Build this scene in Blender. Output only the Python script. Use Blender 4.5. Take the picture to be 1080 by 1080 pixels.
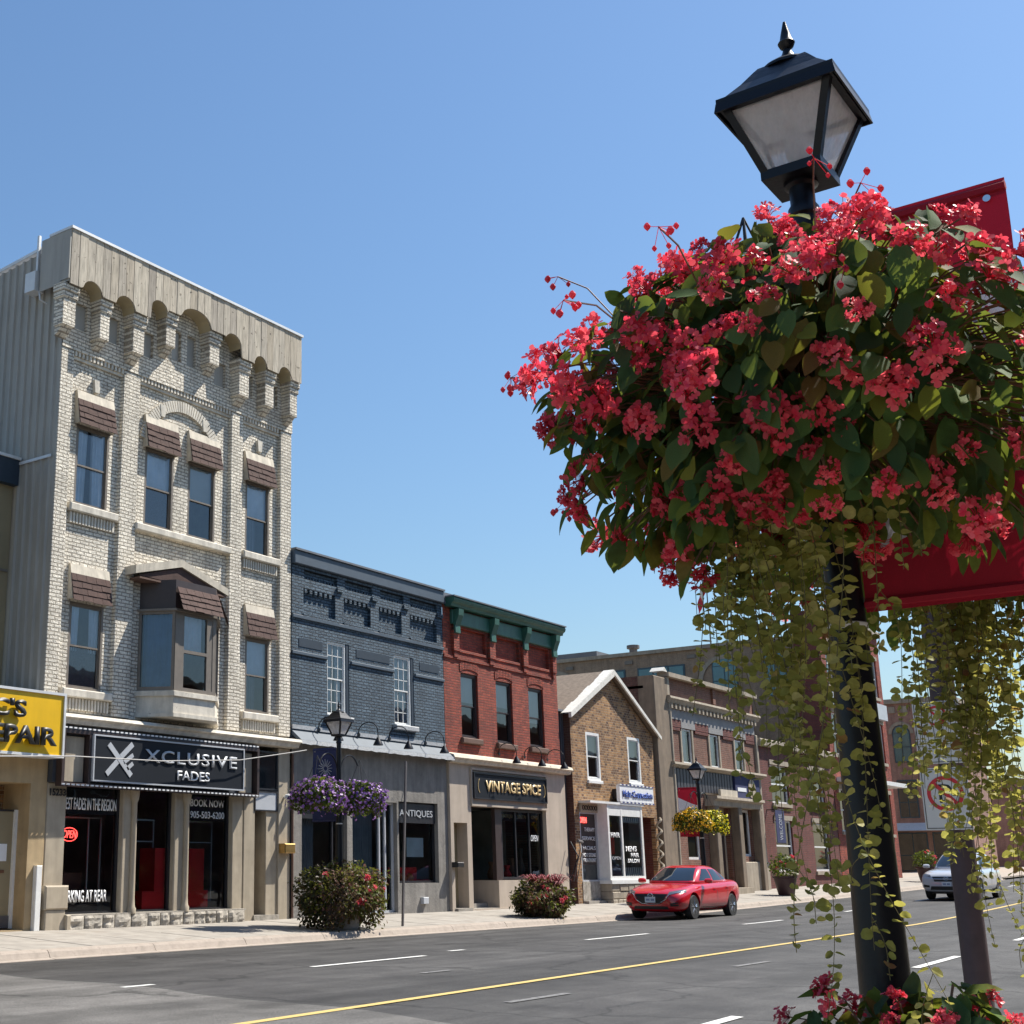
import bpy, bmesh, math, random
from mathutils import Vector, Matrix
from mathutils.bvhtree import BVHTree
R = random.Random(7)
scene = bpy.context.scene
for o in list(bpy.data.objects):
    bpy.data.objects.remove(o)
C = scene.collection

# ------------------------------------------------------------------ camera
PITCH = math.radians(14.957); YAW = math.radians(38.557)
cam_d = bpy.data.cameras.new('camera'); cam = bpy.data.objects.new('camera', cam_d); C.objects.link(cam)
fh = Vector((math.cos(YAW), math.sin(YAW), 0))
rt = Vector((fh.y, -fh.x, 0))
fw = fh * math.cos(PITCH) + Vector((0, 0, math.sin(PITCH)))
up = rt.cross(fw)
cam.matrix_world = Matrix((rt, up, -fw)).transposed().to_4x4()
cam_d.sensor_width = 36.0
cam_d.lens = 1400.0 / 1080.0 * 36.0
cam_d.shift_x = 210.0 / 1080.0          # the photograph is a crop off the lens axis
cam_d.clip_start = 0.1; cam_d.clip_end = 6000
scene.camera = cam

# ------------------------------------------------------------------ sky and sun
SUN = Vector((2.0, -1.0, 3.0)).normalized()
world = bpy.data.worlds.new('World'); scene.world = world; world.use_nodes = True
wn = world.node_tree.nodes; wl = world.node_tree.links
bg = wn['Background']
sky = wn.new('ShaderNodeTexSky'); sky.sky_type = 'NISHITA'; sky.sun_disc = False
sky.sun_elevation = math.asin(SUN.z); sky.sun_rotation = math.atan2(SUN.x, SUN.y)
sky.altitude = 0; sky.air_density = 1.6; sky.dust_density = 0.6; sky.ozone_density = 9.0
wl.new(sky.outputs[0], bg.inputs['Color']); bg.inputs['Strength'].default_value = 0.077
sl = bpy.data.lights.new('sun', 'SUN'); sl.energy = 5.0; sl.angle = math.radians(0.53); sl.color = (1.0, 0.94, 0.84)
so = bpy.data.objects.new('sun', sl); C.objects.link(so); so.location = (0, -30, 60)
so.rotation_euler = (-SUN).to_track_quat('-Z', 'Y').to_euler()
vs = scene.view_settings; vs.view_transform = 'Standard'; vs.look = 'None'; vs.gamma = 1.0; vs.exposure = 0.80
vs.use_curve_mapping = False
scene.render.engine = 'CYCLES'

D = 20.5            # distance from the lens to the row of facades
KERB = 17.4

def rise(x):
    x = min(x, 120.0)
    return 0.0 if x < 34 else 0.018 * (x - 34) ** 2 / (x - 34 + 8)
def road_z(x, y):
    t = (y - 9.6) / 7.8
    return -1.45 + rise(x) + 0.10 * max(0.0, 1 - t * t)
def walk_z(x, y):
    return -1.30 + rise(x) + 0.13 * (y - 17.6) / 2.9 if y > 10 else -1.30 + rise(x)

# ------------------------------------------------------------------ helpers
class MB:
    """collects faces in world coordinates, build() makes one mesh object of them"""
    def __init__(s): s.v = []; s.f = []; s.c = None
    def face(s, *p):
        n = len(s.v); s.v += [tuple(q) for q in p]; s.f.append(tuple(range(n, n + len(p))))
    def box(s, x0, x1, y0, y1, z0, z1):
        n = len(s.v)
        s.v += [(x0,y0,z0),(x1,y0,z0),(x1,y1,z0),(x0,y1,z0),(x0,y0,z1),(x1,y0,z1),(x1,y1,z1),(x0,y1,z1)]
        for q in ((0,3,2,1),(4,5,6,7),(0,1,5,4),(1,2,6,5),(2,3,7,6),(3,0,4,7)): s.f.append(tuple(n+i for i in q))
        return s
    def cbox(s, x0, x1, y0, y1, z0, z1, b=0.01):
        """box with chamfered front (-Y) edges"""
        n = len(s.v)
        s.v += [(x0,y1,z0),(x1,y1,z0),(x1,y1,z1),(x0,y1,z1),(x0,y0+b,z0),(x1,y0+b,z0),(x1,y0+b,z1),(x0,y0+b,z1),
                (x0+b,y0,z0+b),(x1-b,y0,z0+b),(x1-b,y0,z1-b),(x0+b,y0,z1-b)]
        for q in ((8,9,10,11),(4,5,9,8),(5,6,10,9),(6,7,11,10),(7,4,8,11),(0,1,5,4),(1,2,6,5),(2,3,7,6),(3,0,4,7),(3,2,1,0)):
            s.f.append(tuple(n+i for i in q))
        return s
    def prism(s, pts, ext):
        """polygon (3D points, counter-clockwise seen against ext) extruded by vector ext"""
        n = len(s.v); k = len(pts); e = Vector(ext)
        s.v += [tuple(p) for p in pts] + [tuple(Vector(p) + e) for p in pts]
        s.f.append(tuple(n + i for i in range(k))); s.f.append(tuple(n + k + i for i in reversed(range(k))))
        for i in range(k):
            j = (i + 1) % k; s.f.append((n + j, n + i, n + k + i, n + k + j))
        return s
    def tube(s, pts, rad, n=8, cap=True):
        pts = [Vector(p) for p in pts]; m = len(pts)
        if not isinstance(rad, (list, tuple)): rad = [rad] * m
        base = len(s.v); prev = None
        for i, p in enumerate(pts):
            d = (pts[min(i+1, m-1)] - pts[max(i-1, 0)])
            d = d.normalized() if d.length > 1e-9 else Vector((0,0,1))
            if prev is None:
                a = d.orthogonal().normalized()
            else:
                a = prev - d * prev.dot(d)
                a = a.normalized() if a.length > 1e-6 else d.orthogonal().normalized()
            prev = a; b = d.cross(a)
            for k in range(n):
                t = 2 * math.pi * k / n
                s.v.append(tuple(p + (a * math.cos(t) + b * math.sin(t)) * rad[i]))
        for i in range(m - 1):
            for k in range(n):
                k2 = (k + 1) % n
                s.f.append((base+i*n+k, base+i*n+k2, base+(i+1)*n+k2, base+(i+1)*n+k))
        if cap:
            s.f.append(tuple(base + k for k in reversed(range(n))))
            s.f.append(tuple(base + (m-1)*n + k for k in range(n)))
        return s
    def lathe(s, c, prof, n=16, axis='z'):
        base = len(s.v); m = len(prof)
        for r, h in prof:
            for k in range(n):
                t = 2 * math.pi * k / n; a, b = r * math.cos(t), r * math.sin(t)
                if axis == 'z': s.v.append((c[0]+a, c[1]+b, c[2]+h))
                elif axis == 'y': s.v.append((c[0]+b, c[1]+h, c[2]+a))
                else: s.v.append((c[0]+h, c[1]+a, c[2]+b))
        for i in range(m - 1):
            for k in range(n):
                k2 = (k + 1) % n
                s.f.append((base+i*n+k, base+i*n+k2, base+(i+1)*n+k2, base+(i+1)*n+k))
        s.f.append(tuple(base + k for k in reversed(range(n)))); s.f.append(tuple(base + (m-1)*n + k for k in range(n)))
        return s
    def wall(s, x0, x1, z0, z1, y, holes, depth):
        """facade sheet facing -Y with rectangular openings and their reveals"""
        xs = sorted({x0, x1, *[h[0] for h in holes], *[h[1] for h in holes]}); xs = [x for x in xs if x0 <= x <= x1]
        zs = sorted({z0, z1, *[h[2] for h in holes], *[h[3] for h in holes]}); zs = [z for z in zs if z0 <= z <= z1]
        for i in range(len(xs) - 1):
            for j in range(len(zs) - 1):
                cx, cz = (xs[i] + xs[i+1]) / 2, (zs[j] + zs[j+1]) / 2
                if any(h[0] < cx < h[1] and h[2] < cz < h[3] for h in holes): continue
                s.face((xs[i],y,zs[j]), (xs[i+1],y,zs[j]), (xs[i+1],y,zs[j+1]), (xs[i],y,zs[j+1]))
        for a, b, c, d in holes:
            e = y + depth
            s.face((a,y,c), (a,y,d), (a,e,d), (a,e,c)); s.face((b,y,d), (b,y,c), (b,e,c), (b,e,d))
            s.face((b,y,c), (a,y,c), (a,e,c), (b,e,c)); s.face((a,y,d), (b,y,d), (b,e,d), (a,e,d))
        return s
    def build(s, name, mat, parent=None, smooth=False, cols=None):
        me = bpy.data.meshes.new(name)
        off = wloc(parent) if parent else Vector((0, 0, 0))
        me.from_pydata([(v[0]-off.x, v[1]-off.y, v[2]-off.z) for v in s.v], [], s.f)
        if mat: me.materials.append(mat)
        if cols is not None:
            at = me.attributes.new('tint', 'FLOAT_COLOR', 'POINT')
            at.data.foreach_set('color', [x for c in cols for x in c])
        if smooth:
            me.polygons.foreach_set('use_smooth', [True] * len(me.polygons))
            me.set_sharp_from_angle(angle=math.radians(40))
        me.update()
        o = bpy.data.objects.new(name, me); C.objects.link(o)
        if parent: o.parent = parent
        return o

LOC = {}
def wloc(o):
    v = Vector((0, 0, 0))
    while o is not None:
        v = v + o.location; o = o.parent
    return v
def thing(name, label, cat, loc, group=None):
    o = bpy.data.objects.new(name, None); C.objects.link(o); o.location = loc; o.empty_display_size = 0.2
    o['label'] = label; o['category'] = cat
    if group: o['group'] = group
    return o
def tag(o, label, cat, group=None):
    o['label'] = label; o['category'] = cat
    if group: o['group'] = group
    return o
def struct(o):
    o['kind'] = 'structure'; return o
def part(name, mat, parent, fn, smooth=False):
    m = MB(); fn(m); return m.build(name, mat, parent, smooth)
def boxp(name, mat, parent, *b):
    return MB().box(*b).build(name, mat, parent)
def copy_obj(o, parent):
    c = o.copy(); C.objects.link(c); c.parent = parent; return c

def text(s, u0, v0, wd, ht, org, ud, vd, mat, parent, ex=0.012, bold=0.0, name='lettering', shear=0.0, space=1.0):
    """lettering fitted into a wd x ht box whose lower left corner is org + u0*ud + v0*vd"""
    cu = bpy.data.curves.new('t', 'FONT'); cu.body = s; cu.size = 1.0; cu.offset = bold; cu.shear = shear; cu.resolution_u = 3; cu.space_character = space
    ob = bpy.data.objects.new('t', cu); C.objects.link(ob)
    dg = bpy.context.evaluated_depsgraph_get()
    me = bpy.data.meshes.new_from_object(ob.evaluated_get(dg))
    bpy.data.objects.remove(ob)
    ud = Vector(ud); vd = Vector(vd); nd = ud.cross(vd); org = Vector(org)
    xs = [v.co.x for v in me.vertices]; ys = [v.co.y for v in me.vertices]
    ax, bx, ay, by = min(xs), max(xs), min(ys), max(ys)
    bm = bmesh.new(); bm.from_mesh(me)
    r = bmesh.ops.extrude_face_region(bm, geom=bm.faces[:])
    for g in r['geom']:
        if isinstance(g, bmesh.types.BMVert): g.co.z = 1.0
    off = wloc(parent)
    for v in bm.verts:
        a = (v.co.x - ax) / (bx - ax) * wd + u0; b = (v.co.y - ay) / (by - ay) * ht + v0
        h = ex if v.co.z > 0.5 else 0.0
        v.co = org + ud * a + vd * b + nd * h - off
    bmesh.ops.recalc_face_normals(bm, faces=bm.faces[:])
    m2 = bpy.data.meshes.new(name); bm.to_mesh(m2); bm.free(); m2.materials.append(mat)
    bpy.data.meshes.remove(me)
    o = bpy.data.objects.new(name, m2); C.objects.link(o); o.parent = parent
    return o
def ftext(s, x0, x1, z0, z1, y, mat, parent, **k):
    return text(s, 0, 0, x1 - x0, z1 - z0, (x0, y, z0), (1,0,0), (0,0,1), mat, parent, **k)

# ------------------------------------------------------------------ materials
def nodes(name):
    m = bpy.data.materials.new(name); m.use_nodes = True
    nt = m.node_tree; return m, nt, nt.nodes['Principled BSDF'], nt.nodes.new('ShaderNodeTexCoord')
def nz(nt, vec, scale, detail=4, rough=0.6, stretch=None):
    n = nt.nodes.new('ShaderNodeTexNoise'); n.inputs['Scale'].default_value = scale
    n.inputs['Detail'].default_value = detail; n.inputs['Roughness'].default_value = rough
    if stretch:
        mp = nt.nodes.new('ShaderNodeMapping'); mp.inputs['Scale'].default_value = stretch
        nt.links.new(vec, mp.inputs['Vector']); vec = mp.outputs[0]
    nt.links.new(vec, n.inputs['Vector']); return n.outputs['Fac']
def ramp(nt, fac, stops):
    r = nt.nodes.new('ShaderNodeValToRGB'); e = r.color_ramp.elements
    while len(e) < len(stops): e.new(0.5)
    for k, (p, c) in enumerate(stops):
        e[k].position = p; e[k].color = (c, c, c, 1) if isinstance(c, (int, float)) else (*c, 1)
    nt.links.new(fac, r.inputs[0]); return r.outputs[0]
def mixc(nt, fac, a, b, mode='MIX'):
    n = nt.nodes.new('ShaderNodeMix'); n.data_type = 'RGBA'; n.blend_type = mode
    for v, i in ((fac, 0), (a, 6), (b, 7)):
        if hasattr(v, 'is_output'): nt.links.new(v, n.inputs[i])
        elif i == 0: n.inputs[0].default_value = v
        else: n.inputs[i].default_value = (*v, 1) if len(v) == 3 else v
    return n.outputs[2]
def bump(nt, bs, h, strength, dist):
    b = nt.nodes.new('ShaderNodeBump'); b.inputs['Strength'].default_value = strength; b.inputs['Distance'].default_value = dist
    nt.links.new(h, b.inputs['Height']); nt.links.new(b.outputs[0], bs.inputs['Normal'])
def pm(name, col, rough=0.7, var=0.18, scale=3.0, bmp=0.0, bscale=60.0, metal=0.0, streak=0.0, spec=0.5, dirt=None, coat=0.0):
    m, nt, bs, tc = nodes(name); v = tc.outputs['Object']
    c = None
    n1 = nz(nt, v, scale, 5); f = ramp(nt, n1, [(0.25, 1 - var), (0.75, 1 + var)])
    c = mixc(nt, 1.0, col, f, 'MULTIPLY')
    if streak:
        s = ramp(nt, nz(nt, v, 6.0, 3, 0.6, (1.0, 1.0, 0.12)), [(0.35, 1 - streak), (0.65, 1.0)])
        c = mixc(nt, 1.0, c, s, 'MULTIPLY')
    if dirt:
        d = ramp(nt, nz(nt, v, dirt[0], 6, 0.7), [(dirt[1], 0.0), (dirt[1] + 0.12, 1.0)])
        c = mixc(nt, d, c, dirt[2])
    nt.links.new(c, bs.inputs['Base Color'])
    bs.inputs['Roughness'].default_value = rough; bs.inputs['Metallic'].default_value = metal
    bs.inputs['Specular IOR Level'].default_value = spec; bs.inputs['Coat Weight'].default_value = coat
    if bmp: bump(nt, bs, nz(nt, v, bscale, 3), bmp, 0.01)
    return m
def brick(name, c1, c2, mortar, side=False, bw=0.225, rh=0.078, ms=0.010, bmp=0.7, wear=None, bias=0.0, dist=0.02, rough=0.8, spread=0.22):
    m, nt, bs, tc = nodes(name)
    sp = nt.nodes.new('ShaderNodeSeparateXYZ'); cb = nt.nodes.new('ShaderNodeCombineXYZ')
    nt.links.new(tc.outputs['Object'], sp.inputs[0])
    nt.links.new(sp.outputs[1 if side else 0], cb.inputs[0]); nt.links.new(sp.outputs[2], cb.inputs[1])
    # uneven courses
    dn = nt.nodes.new('ShaderNodeTexNoise'); dn.inputs['Scale'].default_value = 13.0
    nt.links.new(tc.outputs['Object'], dn.inputs['Vector'])
    vm = nt.nodes.new('ShaderNodeVectorMath'); vm.operation = 'MULTIPLY_ADD'; vm.inputs[1].default_value = (0.035, 0.022, 0)
    nt.links.new(dn.outputs['Color'], vm.inputs[0]); nt.links.new(cb.outputs[0], vm.inputs[2])
    b = nt.nodes.new('ShaderNodeTexBrick'); nt.links.new(vm.outputs[0], b.inputs['Vector'])
    b.inputs['Scale'].default_value = 1.0; b.inputs['Brick Width'].default_value = bw; b.inputs['Row Height'].default_value = rh
    b.inputs['Mortar Size'].default_value = ms; b.inputs['Mortar Smooth'].default_value = 0.3; b.inputs['Bias'].default_value = bias
    b.inputs['Color1'].default_value = (*c1, 1); b.inputs['Color2'].default_value = (*c2, 1); b.inputs['Mortar'].default_value = (*mortar, 1)
    c = mixc(nt, 1.0, b.outputs['Color'], ramp(nt, nz(nt, tc.outputs['Object'], 2.2, 6, 0.65), [(0.25, 1 - spread), (0.75, 1 + spread)]), 'MULTIPLY')
    c = mixc(nt, 1.0, c, ramp(nt, nz(nt, tc.outputs['Object'], 26, 3, 0.6), [(0.25, 0.68), (0.75, 1.3)]), 'MULTIPLY')
    st = ramp(nt, nz(nt, tc.outputs['Object'], 3.0, 4, 0.65, (1.0, 1.0, 0.10)), [(0.30, 0.74), (0.58, 1.06)]); c = mixc(nt, 1.0, c, st, 'MULTIPLY')
    if wear:
        w = ramp(nt, nz(nt, tc.outputs['Object'], wear[0], 6, 0.72), [(wear[1], 0.0), (wear[1] + 0.1, 1.0)])
        c = mixc(nt, w, c, wear[2])
    nt.links.new(c, bs.inputs['Base Color']); bs.inputs['Roughness'].default_value = rough
    mt = nt.nodes.new('ShaderNodeMath'); mt.operation = 'MULTIPLY_ADD'; mt.inputs[1].default_value = -1.0
    nt.links.new(b.outputs['Fac'], mt.inputs[0]); 
    sc = nt.nodes.new('ShaderNodeMath'); sc.operation = 'MULTIPLY'; sc.inputs[1].default_value = 0.6
    nt.links.new(nz(nt, tc.outputs['Object'], 30, 3), sc.inputs[0]); nt.links.new(sc.outputs[0], mt.inputs[2])
    bump(nt, bs, mt.outputs[0], bmp, dist)
    return m
def glass(name, tint=(0.75, 0.82, 0.85), ior=1.5, rough=0.01):
    m = bpy.data.materials.new(name); m.use_nodes = True; nt = m.node_tree; nt.nodes.remove(nt.nodes['Principled BSDF'])
    out = nt.nodes['Material Output']; tr = nt.nodes.new('ShaderNodeBsdfTransparent'); tr.inputs[0].default_value = (*tint, 1)
    gl = nt.nodes.new('ShaderNodeBsdfGlossy'); gl.inputs['Roughness'].default_value = rough; gl.inputs[0].default_value = (0.9, 0.95, 1, 1)
    fr = nt.nodes.new('ShaderNodeFresnel'); fr.inputs[0].default_value = ior
    tc = nt.nodes.new('ShaderNodeTexCoord'); bp = nt.nodes.new('ShaderNodeBump'); bp.inputs['Strength'].default_value = 0.05; bp.inputs['Distance'].default_value = 0.05
    nt.links.new(nz(nt, tc.outputs['Object'], 1.3, 2), bp.inputs['Height']); nt.links.new(bp.outputs[0], gl.inputs['Normal'])
    mx = nt.nodes.new('ShaderNodeMixShader')
    nt.links.new(fr.outputs[0], mx.inputs[0]); nt.links.new(tr.outputs[0], mx.inputs[1]); nt.links.new(gl.outputs[0], mx.inputs[2])
    nt.links.new(mx.outputs[0], out.inputs[0]); return m
def leafmat(name, stops, mode='random', trans=0.35, tcol=(0.35, 0.42, 0.04), rough=0.4):
    m, nt, bs, tc = nodes(name)
    if mode == 'random':
        oi = nt.nodes.new('ShaderNodeObjectInfo'); fac = oi.outputs['Random']
    else:
        at = nt.nodes.new('ShaderNodeAttribute'); at.attribute_name = 'tint'; fac = at.outputs['Fac']
    c = ramp(nt, fac, stops)
    c = mixc(nt, 1.0, c, ramp(nt, nz(nt, tc.outputs['Object'], 45, 3), [(0.3, 0.75), (0.7, 1.25)]), 'MULTIPLY')
    nt.links.new(c, bs.inputs['Base Color']); bs.inputs['Roughness'].default_value = rough; bs.inputs['Specular IOR Level'].default_value = 0.10
    tl = nt.nodes.new('ShaderNodeBsdfTranslucent')
    tcc = mixc(nt, 0.5, c, tcol); nt.links.new(tcc, tl.inputs[0])
    mx = nt.nodes.new('ShaderNodeMixShader'); mx.inputs[0].default_value = trans
    nt.links.new(bs.outputs[0], mx.inputs[1]); nt.links.new(tl.outputs[0], mx.inputs[2])
    nt.links.new(mx.outputs[0], nt.nodes['Material Output'].inputs[0])
    bump(nt, bs, nz(nt, tc.outputs['Object'], 120, 2), 0.25, 0.003)
    return m
def emit(name, col, s):
    m = bpy.data.materials.new(name); m.use_nodes = True; b = m.node_tree.nodes['Principled BSDF']
    b.inputs['Base Color'].default_value = (*col, 1); b.inputs['Emission Color'].default_value = (*col, 1); b.inputs['Emission Strength'].default_value = s
    return m

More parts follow.
